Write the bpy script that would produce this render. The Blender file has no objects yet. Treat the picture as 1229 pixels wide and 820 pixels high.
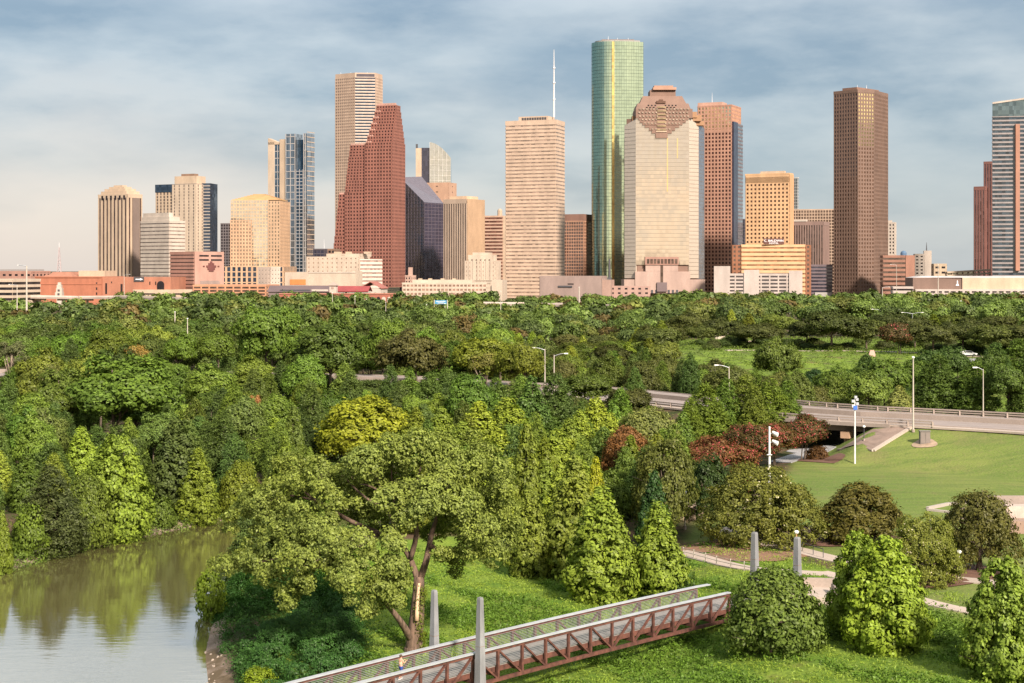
import bpy, math, random
import numpy as np
from mathutils import Vector
R = math.radians
rnd = random.Random(7)
RNG = np.random.default_rng(11)
F, HC, HY, CX = 1935.0, 30.0, 325.0, 614.5      # focal length in photo pixels, eye height, horizon row
C = bpy.context.scene.collection
sc = bpy.context.scene
ORI = {}                                          # world origin of every thing's root

# ---------------------------------------------------------------- helpers
class MB:
    def __init__(s): s.v = []; s.f = []
    def quad(s, a, b, c, d):
        n = len(s.v); s.v += [a, b, c, d]; s.f.append((n, n+1, n+2, n+3))
    def prism(s, poly, z0, z1, top=None):
        """poly CCW; top = optional polygon for the upper ring; z1 may be a list"""
        n = len(s.v); k = len(poly); top = top or poly
        za = z0 if isinstance(z0, (list, tuple)) else [z0]*k
        zb = z1 if isinstance(z1, (list, tuple)) else [z1]*k
        s.v += [(p[0], p[1], za[i]) for i, p in enumerate(poly)] + [(p[0], p[1], zb[i]) for i, p in enumerate(top)]
        for i in range(k):
            j = (i+1) % k; s.f.append((n+i, n+j, n+k+j, n+k+i))
        s.f.append(tuple(n+k+i for i in range(k))); s.f.append(tuple(n+i for i in reversed(range(k))))
    def box(s, x0, x1, y0, y1, z0, z1):
        s.prism([(x0, y0), (x1, y0), (x1, y1), (x0, y1)], z0, z1)
    def bar(s, a, b, w, h=None, up=(0, 0, 1)):
        """rectangular bar from a to b"""
        h = h or w; a = Vector(a); b = Vector(b); d = (b-a).normalized(); u = Vector(up)
        if abs(d.dot(u)) > .98: u = Vector((0, 1, 0))
        r = d.cross(u).normalized(); u = r.cross(d)
        n = len(s.v)
        for p in (a, b):
            for i, j in ((-1, -1), (1, -1), (1, 1), (-1, 1)):
                s.v.append(tuple(p + r*(i*w/2) + u*(j*h/2)))
        s.f += [(n, n+3, n+2, n+1), (n+4, n+5, n+6, n+7)] + [(n+i, n+(i+1) % 4, n+4+(i+1) % 4, n+4+i) for i in range(4)]
    def tube(s, pts, rad, seg=8, cap=True):
        pts = [Vector(p) for p in pts]; n0 = len(s.v); prev = None
        for i, p in enumerate(pts):
            d = (pts[min(i+1, len(pts)-1)] - pts[max(i-1, 0)]).normalized()
            u = Vector((1, 0, 0)) if abs(d.x) < .8 else Vector((0, 1, 0))
            if prev is not None: u = prev
            r = (u - d*u.dot(d)).normalized(); prev = r; q = d.cross(r)
            rr = rad[i] if isinstance(rad, (list, tuple)) else rad
            for k in range(seg):
                a = 2*math.pi*k/seg
                s.v.append(tuple(p + r*(rr*math.cos(a)) + q*(rr*math.sin(a))))
        for i in range(len(pts)-1):
            for k in range(seg):
                a = n0+i*seg+k; b = n0+i*seg+(k+1) % seg
                s.f.append((a, b, b+seg, a+seg))
        if cap:
            s.f.append(tuple(n0+k for k in reversed(range(seg)))); s.f.append(tuple(n0+(len(pts)-1)*seg+k for k in range(seg)))
    def dome(s, c, r, rz, seg=12, rings=5):
        n0 = len(s.v)
        for i in range(rings+1):
            a = math.pi/2*i/rings
            for k in range(seg):
                b = 2*math.pi*k/seg
                s.v.append((c[0]+r*math.cos(a)*math.cos(b), c[1]+r*math.cos(a)*math.sin(b), c[2]+rz*math.sin(a)))
        for i in range(rings):
            for k in range(seg):
                a = n0+i*seg+k; b = n0+i*seg+(k+1) % seg
                s.f.append((a, b, b+seg, a+seg))

def root_of(o):
    while o.parent: o = o.parent
    return o
def obj(name, mb, m, parent=None, smooth=False, tag_=None):
    org = ORI.get(root_of(parent).name, (0, 0, 0)) if parent else (0, 0, 0)
    me = bpy.data.meshes.new(name)
    me.from_pydata([(v[0]-org[0], v[1]-org[1], v[2]-org[2]) for v in mb.v], [], mb.f)
    me.materials.append(m)
    if smooth: me.polygons.foreach_set('use_smooth', [True]*len(me.polygons))
    me.update()
    o = bpy.data.objects.new(name, me); C.objects.link(o)
    if parent: o.parent = parent
    return o
def thing(name, label, cat, loc, group=None, rz=0):
    o = bpy.data.objects.new(name, None); C.objects.link(o)
    o.location = loc; o.rotation_euler = (0, 0, rz); o.empty_display_size = .5
    o['label'] = label; o['category'] = cat
    if group: o['group'] = group
    ORI[o.name] = tuple(loc)
    return o
def tag(o, label=None, cat=None, group=None, kind=None):
    if label: o['label'] = label
    if cat: o['category'] = cat
    if group: o['group'] = group
    if kind: o['kind'] = kind
    return o
def top(name, label, cat, mb, m, group=None, smooth=False):
    """a thing that is a single mesh, its origin at its base"""
    zs = min(v[2] for v in mb.v); xs = sum(v[0] for v in mb.v)/len(mb.v); ys = sum(v[1] for v in mb.v)/len(mb.v)
    mb.v = [(v[0]-xs, v[1]-ys, v[2]-zs) for v in mb.v]
    o = obj(name, mb, m, None, smooth); o.location = (xs, ys, zs)
    ORI[o.name] = (xs, ys, zs)
    return tag(o, label, cat, group)
def child(name, o_src, parent):
    c = o_src.copy(); C.objects.link(c); c.parent = parent
    return c

# ---------------------------------------------------------------- materials
def newmat(name):
    m = bpy.data.materials.new(name); m.use_nodes = True; nt = m.node_tree; nt.nodes.clear()
    out = nt.nodes.new('ShaderNodeOutputMaterial')
    return m, nt, out
def N(nt, t, **kw):
    n = nt.nodes.new(t)
    for k, v in kw.items():
        if k == 'inp':
            for kk, vv in v.items(): n.inputs[kk].default_value = vv
        else: setattr(n, k, v)
    return n
def col4(c): return (c[0], c[1], c[2], 1)
def mixrgb(nt, fac, a, b, mode='MIX'):
    n = N(nt, 'ShaderNodeMix', data_type='RGBA', blend_type=mode)
    for sock, val in ((n.inputs[0], fac), (n.inputs[6], a), (n.inputs[7], b)):
        if hasattr(val, 'links') or hasattr(val, 'node'): nt.links.new(val, sock)
        elif isinstance(val, (int, float)): sock.default_value = val
        else: sock.default_value = col4(val)
    return n.outputs[2]
def math_(nt, op, a, b=None, clamp=False):
    n = N(nt, 'ShaderNodeMath', operation=op); n.use_clamp = clamp
    for i, val in enumerate((a, b)):
        if val is None: continue
        if hasattr(val, 'node'): nt.links.new(val, n.inputs[i])
        else: n.inputs[i].default_value = val
    return n.outputs[0]
def noise(nt, scale, detail=4, vec=None, rough=.55):
    n = N(nt, 'ShaderNodeTexNoise', inp={'Scale': scale, 'Detail': detail, 'Roughness': rough})
    if vec is not None: nt.links.new(vec, n.inputs['Vector'])
    return n.outputs['Fac']
def ramp(nt, fac, lo, hi):
    n = N(nt, 'ShaderNodeMapRange', inp={'From Min': lo, 'From Max': hi}); n.clamp = True
    nt.links.new(fac, n.inputs['Value']); return n.outputs['Result']
def worldpos(nt, scale=(1, 1, 1)):
    g = N(nt, 'ShaderNodeNewGeometry'); mp = N(nt, 'ShaderNodeMapping'); mp.inputs['Scale'].default_value = scale
    nt.links.new(g.outputs['Position'], mp.inputs['Vector']); return mp.outputs['Vector']
_mc = {}
def stone(c, rough=.8, var=.18, sc_=.12, name='stone'):
    key = ('s', c, rough, var, sc_)
    if key in _mc: return _mc[key]
    m, nt, out = newmat(name); p = N(nt, 'ShaderNodeBsdfPrincipled', inp={'Roughness': rough})
    f = noise(nt, sc_, 5, worldpos(nt, (1, 1, .35))); f2 = noise(nt, sc_*12, 3, worldpos(nt))
    a = tuple(x*(1-var) for x in c); b = tuple(min(1, x*(1+var)) for x in c)
    cc = mixrgb(nt, ramp(nt, f, .3, .7), a, b); cc = mixrgb(nt, ramp(nt, f2, .35, .65), cc, mixrgb(nt, .5, cc, tuple(x*.75 for x in c)))
    nt.links.new(cc, p.inputs['Base Color']); nt.links.new(p.outputs[0], out.inputs[0])
    _mc[key] = m; return m
def glass(c, metallic=.0, rough=.08, var=.5, cell=(3.2, 3.2, 4.0), spec=.9, wav=0.02, name='window_glass'):
    """opaque tinted building glass, every pane its own tone and a slightly different tilt"""
    key = ('g', c, metallic, rough, var, cell, spec, wav)
    if key in _mc: return _mc[key]
    m, nt, out = newmat(name)
    p = N(nt, 'ShaderNodeBsdfPrincipled', inp={'Roughness': rough, 'Metallic': metallic, 'IOR': 1.6})
    p.inputs['Specular IOR Level'].default_value = spec
    g = N(nt, 'ShaderNodeNewGeometry'); sn = N(nt, 'ShaderNodeVectorMath', operation='SNAP'); sn.inputs[1].default_value = cell
    nt.links.new(g.outputs['Position'], sn.inputs[0])
    w = N(nt, 'ShaderNodeTexWhiteNoise'); nt.links.new(sn.outputs[0], w.inputs['Vector'])
    cc = mixrgb(nt, w.outputs['Value'], tuple(x*(1-var) for x in c), tuple(min(1, x*(1+var*.6)) for x in c))
    nt.links.new(cc, p.inputs['Base Color'])
    if wav:
        sub = N(nt, 'ShaderNodeVectorMath', operation='SUBTRACT'); nt.links.new(w.outputs['Color'], sub.inputs[0]); sub.inputs[1].default_value = (.5, .5, .5)
        sca = N(nt, 'ShaderNodeVectorMath', operation='SCALE'); nt.links.new(sub.outputs[0], sca.inputs[0]); sca.inputs['Scale'].default_value = wav
        wn = N(nt, 'ShaderNodeTexNoise', inp={'Scale': .03, 'Detail': 2}); nt.links.new(g.outputs['Position'], wn.inputs['Vector'])
        sub2 = N(nt, 'ShaderNodeVectorMath', operation='SUBTRACT'); nt.links.new(wn.outputs['Color'], sub2.inputs[0]); sub2.inputs[1].default_value = (.5, .5, .5)
        sc2 = N(nt, 'ShaderNodeVectorMath', operation='SCALE'); nt.links.new(sub2.outputs[0], sc2.inputs[0]); sc2.inputs['Scale'].default_value = wav*5
        ad0 = N(nt, 'ShaderNodeVectorMath', operation='ADD'); nt.links.new(sca.outputs[0], ad0.inputs[0]); nt.links.new(sc2.outputs[0], ad0.inputs[1])
        ad = N(nt, 'ShaderNodeVectorMath', operation='ADD'); nt.links.new(g.outputs['Normal'], ad.inputs[0]); nt.links.new(ad0.outputs[0], ad.inputs[1])
        no = N(nt, 'ShaderNodeVectorMath', operation='NORMALIZE'); nt.links.new(ad.outputs[0], no.inputs[0])
        nt.links.new(no.outputs[0], p.inputs['Normal'])
    nt.links.new(p.outputs[0], out.inputs[0])
    _mc[key] = m; return m
def plain(name, c, rough=.6, metallic=0, var=.12, sc_=1.5):
    key = ('p', name, c, rough, metallic)
    if key in _mc: return _mc[key]
    m, nt, out = newmat(name); p = N(nt, 'ShaderNodeBsdfPrincipled', inp={'Roughness': rough, 'Metallic': metallic})
    f = noise(nt, sc_, 5, worldpos(nt))
    cc = mixrgb(nt, ramp(nt, f, .3, .7), tuple(x*(1-var) for x in c), tuple(min(1, x*(1+var)) for x in c))
    nt.links.new(cc, p.inputs['Base Color']); nt.links.new(p.outputs[0], out.inputs[0])
    _mc[key] = m; return m

def foliage(name, bloom=None, thr=.85, attr_tint=False, transl=.22):
    m, nt, out = newmat(name)
    tone = N(nt, 'ShaderNodeAttribute', attribute_name='tone').outputs['Fac']
    oi = N(nt, 'ShaderNodeObjectInfo')
    if attr_tint: base = N(nt, 'ShaderNodeAttribute', attribute_name='tint').outputs['Color']
    else: base = oi.outputs['Color']
    dark = mixrgb(nt, 1.0, base, (.50, .54, .50), 'MULTIPLY'); lite = mixrgb(nt, 1.0, base, (1.62, 1.66, 1.25), 'MULTIPLY')
    cc = mixrgb(nt, ramp(nt, tone, 0, 1), dark, lite)
    big = noise(nt, .35, 2, worldpos(nt))
    cc = mixrgb(nt, ramp(nt, big, .35, .65), cc, mixrgb(nt, 1.0, cc, (1.06, 1.03, .85), 'MULTIPLY'))
    if bloom:
        cc = mixrgb(nt, math_(nt, 'GREATER_THAN', tone, thr), cc, bloom)
    d = N(nt, 'ShaderNodeBsdfDiffuse'); t = N(nt, 'ShaderNodeBsdfTranslucent'); g = N(nt, 'ShaderNodeBsdfGlossy', inp={'Roughness': .5})
    nt.links.new(cc, d.inputs['Color'])
    nt.links.new(mixrgb(nt, 1.0, cc, (1.1, 1.25, .5), 'MULTIPLY'), t.inputs['Color'])
    g.inputs['Color'].default_value = (.9, .9, .8, 1)
    a = N(nt, 'ShaderNodeMixShader', inp={0: transl}); nt.links.new(d.outputs[0], a.inputs[1]); nt.links.new(t.outputs[0], a.inputs[2])
    b = N(nt, 'ShaderNodeMixShader', inp={0: .014}); nt.links.new(a.outputs[0], b.inputs[1]); nt.links.new(g.outputs[0], b.inputs[2])
    nt.links.new(b.outputs[0], out.inputs[0]); return m

M_FOL = foliage('leaves')
M_RED = foliage('red_blossom_leaves', (.34, .07, .065), .73)
M_PINK = foliage('pink_blossom_leaves', (.38, .09, .09), .82)
M_CREAM = foliage('cream_blossom_leaves', (.55, .5, .32), .93)
M_WOOD = foliage('woodland_leaves', attr_tint=True)
def bark_mat(name, c):
    m, nt, out = newmat(name); p = N(nt, 'ShaderNodeBsdfPrincipled', inp={'Roughness': .9})
    f = noise(nt, 4, 6, worldpos(nt, (1, 1, .25))); nt.links.new(mixrgb(nt, ramp(nt, f, .35, .65), tuple(x*.45 for x in c), tuple(x*1.3 for x in c)), p.inputs['Base Color'])
    b = N(nt, 'ShaderNodeBump', inp={'Strength': .7, 'Distance': .1}); nt.links.new(f, b.inputs['Height']); nt.links.new(b.outputs[0], p.inputs['Normal'])
    nt.links.new(p.outputs[0], out.inputs[0]); return m
M_BARK = bark_mat('grey_bark', (.12, .09, .065))
M_BARKH = bark_mat('brown_bark', (.145, .095, .065))

# ---------------------------------------------------------------- camera, light, sky
cam = bpy.data.cameras.new('camera'); co = bpy.data.objects.new('camera', cam); C.objects.link(co)
co.location = (0, 0, HC); co.rotation_euler = (R(90), 0, 0)
cam.sensor_width = 36; cam.lens = 36*F/1229; cam.shift_y = -(410-HY)/1229; cam.clip_start = 1; cam.clip_end = 90000
sc.camera = co
SUN_AZ, SUN_EL = R(27), R(34)            # sun behind the camera, to its right
sdir = Vector((math.sin(SUN_AZ)*math.cos(SUN_EL), -math.cos(SUN_AZ)*math.cos(SUN_EL), math.sin(SUN_EL)))
sl = bpy.data.lights.new('sun', 'SUN'); sl.energy = 4.5; sl.angle = R(6.0); sl.color = (1, .865, .755)
so = bpy.data.objects.new('sun', sl); C.objects.link(so); so.rotation_euler = (-sdir).to_track_quat('-Z', 'Y').to_euler(); so.location = (0, 0, 100)

W = bpy.data.worlds.new('World'); sc.world = W; W.use_nodes = True; nt = W.node_tree; nt.nodes.clear()
wo = N(nt, 'ShaderNodeOutputWorld'); bg = N(nt, 'ShaderNodeBackground', inp={'Strength': .1})
sky = N(nt, 'ShaderNodeTexSky', sky_type='NISHITA'); sky.sun_disc = False; sky.sun_elevation = SUN_EL
sky.sun_rotation = math.pi - SUN_AZ; sky.altitude = 20
tc = N(nt, 'ShaderNodeTexCoord'); sx = N(nt, 'ShaderNodeSeparateXYZ'); nt.links.new(tc.outputs['Generated'], sx.inputs[0])
X, Y, Z = sx.outputs
def mapped(scale, loc=(0, 0, 0), rot=(0, 0, 0)):
    mp = N(nt, 'ShaderNodeMapping'); mp.inputs['Scale'].default_value = scale; mp.inputs['Location'].default_value = loc; mp.inputs['Rotation'].default_value = rot
    nt.links.new(tc.outputs['Generated'], mp.inputs['Vector']); return mp.outputs['Vector']
K = 10.0 * .475
def kc(r, g, b): return (r*K, g*K, b*K)
n1 = noise(nt, 7.5, 9, mapped((1, 1, 3.2), (3.1, .4, 0), (0, R(6), 0)), .52)
n2 = noise(nt, 3.6, 4, mapped((1, 1, 3.4), (0.3, 1.7, .5)), .5)
n3 = noise(nt, 20, 7, mapped((1, 1, 2.8), (7.3, 2.2, 0), (0, R(-10), 0)), .6)
blue = kc(.235, .325, .42); pale = kc(.54, .60, .64)
c = mixrgb(nt, ramp(nt, n1, .39, .64), blue, pale)
c = mixrgb(nt, math_(nt, 'MULTIPLY', ramp(nt, n2, .44, .62), .75), c, kc(.25, .345, .445))
c = mixrgb(nt, math_(nt, 'MULTIPLY', ramp(nt, n3, .48, .76), .32), c, kc(.60, .64, .67))
# paler, warmer air towards the horizon, pinkest to the left
lowf = math_(nt, 'MULTIPLY', ramp(nt, math_(nt, 'ADD', Z, math_(nt, 'MULTIPLY', math_(nt, 'SUBTRACT', n1, .5), -.16)), .115, .0), .9)
leftf = ramp(nt, X, .12, -.28)
warm = mixrgb(nt, leftf, kc(.58, .61, .63), kc(.68, .61, .575))
c = mixrgb(nt, lowf, c, warm)
leftc = math_(nt, 'MULTIPLY', math_(nt, 'MULTIPLY', leftf, ramp(nt, n2, .34, .56)), ramp(nt, Z, .135, .055))
c = mixrgb(nt, math_(nt, 'MULTIPLY', leftc, .8), c, kc(.88, .755, .68))
# the bright evening half of the sky behind the camera
c = mixrgb(nt, math_(nt, 'MULTIPLY', ramp(nt, Z, .155, .25), math_(nt, 'ADD', math_(nt, 'MULTIPLY', ramp(nt, n1, .35, .6), .55), .3)), c, kc(1.25, 1.28, 1.30))
side = math_(nt, 'MULTIPLY', ramp(nt, X, -.40, -.72), ramp(nt, Z, .6, .1))
c = mixrgb(nt, math_(nt, 'MULTIPLY', side, .92), c, kc(.035, .14, .25))  # unseen left sky darkened, shaped for the green tower's teal reflection
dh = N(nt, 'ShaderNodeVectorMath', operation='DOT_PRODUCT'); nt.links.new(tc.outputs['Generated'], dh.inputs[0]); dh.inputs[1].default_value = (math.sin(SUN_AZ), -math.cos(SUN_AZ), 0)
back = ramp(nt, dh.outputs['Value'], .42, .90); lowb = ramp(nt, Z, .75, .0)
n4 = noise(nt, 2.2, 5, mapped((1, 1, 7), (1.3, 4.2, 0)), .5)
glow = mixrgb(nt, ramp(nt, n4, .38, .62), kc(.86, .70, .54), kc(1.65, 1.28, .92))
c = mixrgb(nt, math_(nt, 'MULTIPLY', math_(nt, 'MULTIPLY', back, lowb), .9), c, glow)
dm = N(nt, 'ShaderNodeVectorMath', operation='DOT_PRODUCT'); nt.links.new(tc.outputs['Generated'], dm.inputs[0]); dm.inputs[1].default_value = tuple(sdir)
halo = math_(nt, 'POWER', math_(nt, 'MAXIMUM', dm.outputs['Value'], 0.0), 40.0)
c = mixrgb(nt, math_(nt, 'MULTIPLY', halo, .8), c, kc(3.2, 2.2, 1.2))
c = mixrgb(nt, .86, sky.outputs[0], c)
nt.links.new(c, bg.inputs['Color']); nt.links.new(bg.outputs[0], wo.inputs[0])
vs = sc.view_settings; vs.view_transform = 'Standard'; vs.look = 'None'; vs.gamma = 1; vs.use_curve_mapping = False; vs.exposure = 1.05
sc.cycles.max_bounces = 6; sc.cycles.diffuse_bounces = 2; sc.cycles.glossy_bounces = 3; sc.cycles.transmission_bounces = 3; sc.cycles.transparent_max_bounces = 4

# ---------------------------------------------------------------- terrain
def pw(px, py, z): Yd = (HC-z)*F/(py-HY); return ((px-CX)/F*Yd, Yd)
WL = -4.0
water_poly = [pw(*p, WL) for p in ((-260, 770), (-80, 716), (0, 692), (60, 674), (130, 656), (200, 641), (255, 630), (300, 622), (340, 616), (420, 618),
              (520, 628), (520, 640), (430, 642), (380, 652), (330, 668), (275, 705), (248, 735), (238, 755), (230, 785), (232, 820), (250, 900), (200, 1100), (-900, 1300), (-900, 900))]
def sdist(poly, x, y):
    """signed distance to polygon, negative inside (arrays)"""
    x = np.asarray(x, float); y = np.asarray(y, float); d = np.full(x.shape, 1e9); ins = np.zeros(x.shape, bool)
    n = len(poly)
    for i in range(n):
        x0, y0 = poly[i]; x1, y1 = poly[(i+1) % n]; ex, ey = x1-x0, y1-y0
        t = np.clip(((x-x0)*ex+(y-y0)*ey)/(ex*ex+ey*ey+1e-9), 0, 1)
        d = np.minimum(d, np.hypot(x-x0-t*ex, y-y0-t*ey))
        cnd = ((y0 > y) != (y1 > y)) & (x < (x1-x0)*(y-y0)/((y1-y0) if y1 != y0 else 1e-9)+x0)
        ins ^= cnd
    return np.where(ins, -d, d)
RZ = 5.0
road_pts = [pw(px, py, RZ) for px, py in ((-700, 440), (300, 451), (600, 463), (700, 469), (760, 475), (830, 482), (900, 489), (960, 494.5), (1030, 499.5), (1100, 503), (1229, 510), (1420, 522), (2100, 560))]
def seg_dist(pts, x, y):
    """distance to polyline and arc position"""
    x = np.asarray(x, float); y = np.asarray(y, float); d = np.full(x.shape, 1e9); s = np.zeros(x.shape); acc = 0
    for (x0, y0), (x1, y1) in zip(pts[:-1], pts[1:]):
        ex, ey = x1-x0, y1-y0; L = math.hypot(ex, ey); t = np.clip(((x-x0)*ex+(y-y0)*ey)/(L*L), 0, 1)
        dd = np.hypot(x-x0-t*ex, y-y0-t*ey); m = dd < d
        d = np.where(m, dd, d); s = np.where(m, acc+t*L, s); acc += L
    return d, s
_, _s = seg_dist(road_pts, np.array([pw(948, 493, RZ)[0], pw(1082, 502, RZ)[0]]), np.array([pw(948, 493, RZ)[1], pw(1082, 502, RZ)[1]]))
SPAN0, SPAN1 = float(_s[0]), float(_s[1])
RW = 10.5
def sst(t): t = np.clip(t, 0, 1); return t*t*(3-2*t)
def H(x, y):
    x = np.asarray(x, float); y = np.asarray(y, float)
    low = 1-sst(np.maximum((x-9)/16, (y-160)/35))
    h = -2.0*low
    # far embankment and plateau right of the valley
    right = sst((x/np.maximum(y, 1)-.06)/.05)
    pl = sst((y-372)/75)*(1-sst((y-900)/300))
    h = h + 7.0*right*pl
    h = h + .35*np.sin(x*.07+1)*np.sin(y*.05) + .12*np.sin(x*.31)*np.cos(y*.27+2)
    d, s = seg_dist(road_pts, x, y)
    ins = np.maximum(np.minimum(s-SPAN0, SPAN1-s), 0)
    emb = RZ-.12 - .27*np.maximum(d-RW-1.0, 0) - .55*ins
    h = np.maximum(h, np.where(d < 60, emb, -9))
    w = sdist(water_poly, x, y)
    bank = np.where(w > 0, -4.5+.42*w, np.maximum(-4.5+.5*w, -7))
    return np.minimum(h, np.where(w < 30, bank, 99))
def Hf(x, y): return float(H(np.array([x]), np.array([y]))[0])
def at(px, py):
    """ground point seen at this pixel of the photograph"""
    u = (px-CX)/F; v = (py-HY)/F
    ys = np.linspace(60, 1600, 4000); g = H(u*ys, ys); below = HC-v*ys < g
    i = int(np.argmax(below)); Yd = ys[i]; return (u*Yd, Yd, Hf(u*Yd, Yd))
def axis(a, b, step, lo, hi, g=1.14):
    c0 = list(np.arange(a, b+step, step)); s = step; v = c0[-1]; up = []
    while v < hi: s *= g; v += s; up.append(v)
    s = step; v = a; dn = []
    while v > lo: s *= g; v -= s; dn.append(v)
    return np.array(dn[::-1]+c0+up)
gx = axis(-110, 150, 1.6, -30000, 30000); gy = axis(95, 470, 1.6, -6000, 60000)
GX, GY = np.meshgrid(gx, gy); GZ = H(GX, GY)
me = bpy.data.meshes.new('ground'); nx, ny = len(gx), len(gy)
vv = np.stack([GX, GY, GZ], -1).reshape(-1, 3); me.vertices.add(len(vv)); me.vertices.foreach_set('co', vv.ravel())
ii = np.arange(nx*ny).reshape(ny, nx); q = np.stack([ii[:-1, :-1], ii[:-1, 1:], ii[1:, 1:], ii[1:, :-1]], -1).reshape(-1, 4)
me.loops.add(q.size); me.loops.foreach_set('vertex_index', q.ravel()); me.polygons.add(len(q))
me.polygons.foreach_set('loop_start', np.arange(0, q.size, 4)); me.polygons.foreach_set('loop_total', np.full(len(q), 4)); me.polygons.foreach_set('use_smooth', np.ones(len(q), bool)); me.update()
# what covers the ground: R = mown lawn, G = rough meadow, B = bare earth
def pp(pts, z=0): return [pw(px, py, z) for px, py in pts]
lawn_poly = pp([(925, 600), (955, 545), (1040, 531), (1090, 512), (1229, 520), (1500, 540), (1600, 760), (1160, 745), (1110, 720), (1000, 668), (820, 640), (850, 600)], .5)
meadow_poly = pp([(300, 900), (330, 720), (420, 655), (560, 648), (700, 700), (830, 655), (990, 690), (1110, 722), (1600, 780), (1600, 1100), (300, 1100)], -1)
slope_poly = pp([(800, 452), (960, 468), (1300, 480), (1400, 418), (780, 418)], 3.5)
def soft(p, w): return np.clip(.5-sdist(p, vv[:, 0], vv[:, 1])/w, 0, 1)
lawn = soft(lawn_poly, 5); mead = soft(meadow_poly, 7); slp = soft(slope_poly, 14)
wd = sdist(water_poly, vv[:, 0], vv[:, 1]); shore = np.clip(1-(wd-1)/4.0, 0, 1)*(wd < 20)
mead = np.clip(np.maximum(mead, slp*.62), 0, 1)
cl = np.stack([lawn, mead*(1-lawn), shore, np.ones_like(lawn)], -1)
at_ = me.color_attributes.new('cover', 'FLOAT_COLOR', 'POINT'); at_.data.foreach_set('color', cl.astype(np.float32).ravel())
m, nt, out = newmat('ground'); p = N(nt, 'ShaderNodeBsdfPrincipled', inp={'Roughness': .95}); p.inputs['Specular IOR Level'].default_value = .1
ca = N(nt, 'ShaderNodeAttribute', attribute_name='cover'); sp = N(nt, 'ShaderNodeSeparateColor'); nt.links.new(ca.outputs['Color'], sp.inputs[0])
wp = worldpos(nt); big = noise(nt, .035, 4, wp); midn = noise(nt, .3, 5, wp); fine = noise(nt, 2.6, 5, wp); vfine = noise(nt, 9, 3, wp)
forest = mixrgb(nt, ramp(nt, midn, .4, .62), (.10, .068, .042), (.035, .05, .016))
mow = noise(nt, .5, 2, worldpos(nt, (.16, 1.0, 1)))
lawnc = mixrgb(nt, ramp(nt, big, .38, .62), (.112, .168, .032), (.165, .200, .048))
lawnc = mixrgb(nt, math_(nt, 'MULTIPLY', ramp(nt, mow, .42, .6), .5), lawnc, (.078, .125, .028))
lawnc = mixrgb(nt, math_(nt, 'MULTIPLY', ramp(nt, fine, .4, .7), .45), lawnc, (.17, .16, .07))
lawnc = mixrgb(nt, math_(nt, 'MULTIPLY', ramp(nt, noise(nt, .11, 6, wp, .7), .52, .68), .6), lawnc, (.165, .150, .062))
lawnc = mixrgb(nt, math_(nt, 'MULTIPLY', ramp(nt, noise(nt, .45, 6, wp, .7), .55, .7), .5), lawnc, (.06, .105, .022))
meadc = mixrgb(nt, ramp(nt, midn, .36, .64), (.09, .16, .02), (.17, .235, .035))
meadc = mixrgb(nt, math_(nt, 'MULTIPLY', ramp(nt, fine, .45, .7), .6), meadc, (.04, .08, .015))
meadc = mixrgb(nt, math_(nt, 'MULTIPLY', ramp(nt, noise(nt, .12, 4, wp), .58, .72), .7), meadc, (.16, .12, .05))
gravel = mixrgb(nt, ramp(nt, vfine, .35, .65), (.16, .115, .085), (.33, .26, .20)); gravel = mixrgb(nt, ramp(nt, midn, .45, .6), gravel, (.12, .09, .055))
edge = math_(nt, 'MULTIPLY', math_(nt, 'SUBTRACT', midn, .5), .8)
c = mixrgb(nt, ramp(nt, math_(nt, 'ADD', sp.outputs[1], edge), .35, .65), forest, meadc)
c = mixrgb(nt, ramp(nt, sp.outputs[0], .35, .65), c, lawnc)
c = mixrgb(nt, ramp(nt, math_(nt, 'ADD', sp.outputs[2], edge), .4, .6), c, gravel)
nt.links.new(c, p.inputs['Base Color']); b = N(nt, 'ShaderNodeBump', inp={'Strength': .5, 'Distance': .3}); nt.links.new(fine, b.inputs['Height']); nt.links.new(b.outputs[0], p.inputs['Normal'])
nt.links.new(p.outputs[0], out.inputs[0]); me.materials.append(m)
go = bpy.data.objects.new('ground', me); C.objects.link(go); go['kind'] = 'structure'

# river
m, nt, out = newmat('river_water'); p = N(nt, 'ShaderNodeBsdfPrincipled', inp={'Roughness': .05, 'IOR': 1.5})
wn = noise(nt, .08, 3, worldpos(nt)); nt.links.new(mixrgb(nt, wn, (.095, .085, .032), (.135, .12, .05)), p.inputs['Base Color'])
r1 = noise(nt, 1.1, 4, worldpos(nt, (.55, 1.6, 1))); r2 = noise(nt, .22, 2, worldpos(nt, (.6, 1.3, 1)))
b = N(nt, 'ShaderNodeBump', inp={'Strength': .10, 'Distance': .10}); nt.links.new(math_(nt, 'ADD', r1, math_(nt, 'MULTIPLY', r2, 1.5)), b.inputs['Height'])
nt.links.new(b.outputs[0], p.inputs['Normal'])
lw = N(nt, 'ShaderNodeLayerWeight', inp={'Blend': .55}); gl = N(nt, 'ShaderNodeBsdfGlossy', inp={'Roughness': .05}); gl.inputs['Color'].default_value = (.96, .96, .95, 1)
nt.links.new(b.outputs[0], gl.inputs['Normal']); nt.links.new(b.outputs[0], lw.inputs['Normal'])
mx = N(nt, 'ShaderNodeMixShader'); nt.links.new(lw.outputs['Fresnel'], mx.inputs[0]); nt.links.new(p.outputs[0], mx.inputs[1]); nt.links.new(gl.outputs[0], mx.inputs[2])
nt.links.new(mx.outputs[0], out.inputs[0])
mb = MB(); n = 40
xs = [p_[0] for p_ in water_poly]; ys = [p_[1] for p_ in water_poly]
mb.quad((min(xs)-5, min(ys)-5, WL), (max(xs)+4, min(ys)-5, WL), (max(xs)+4, max(ys)+4, WL), (min(xs)-5, max(ys)+4, WL))
tag(obj('river', mb, m), kind='structure')

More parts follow.
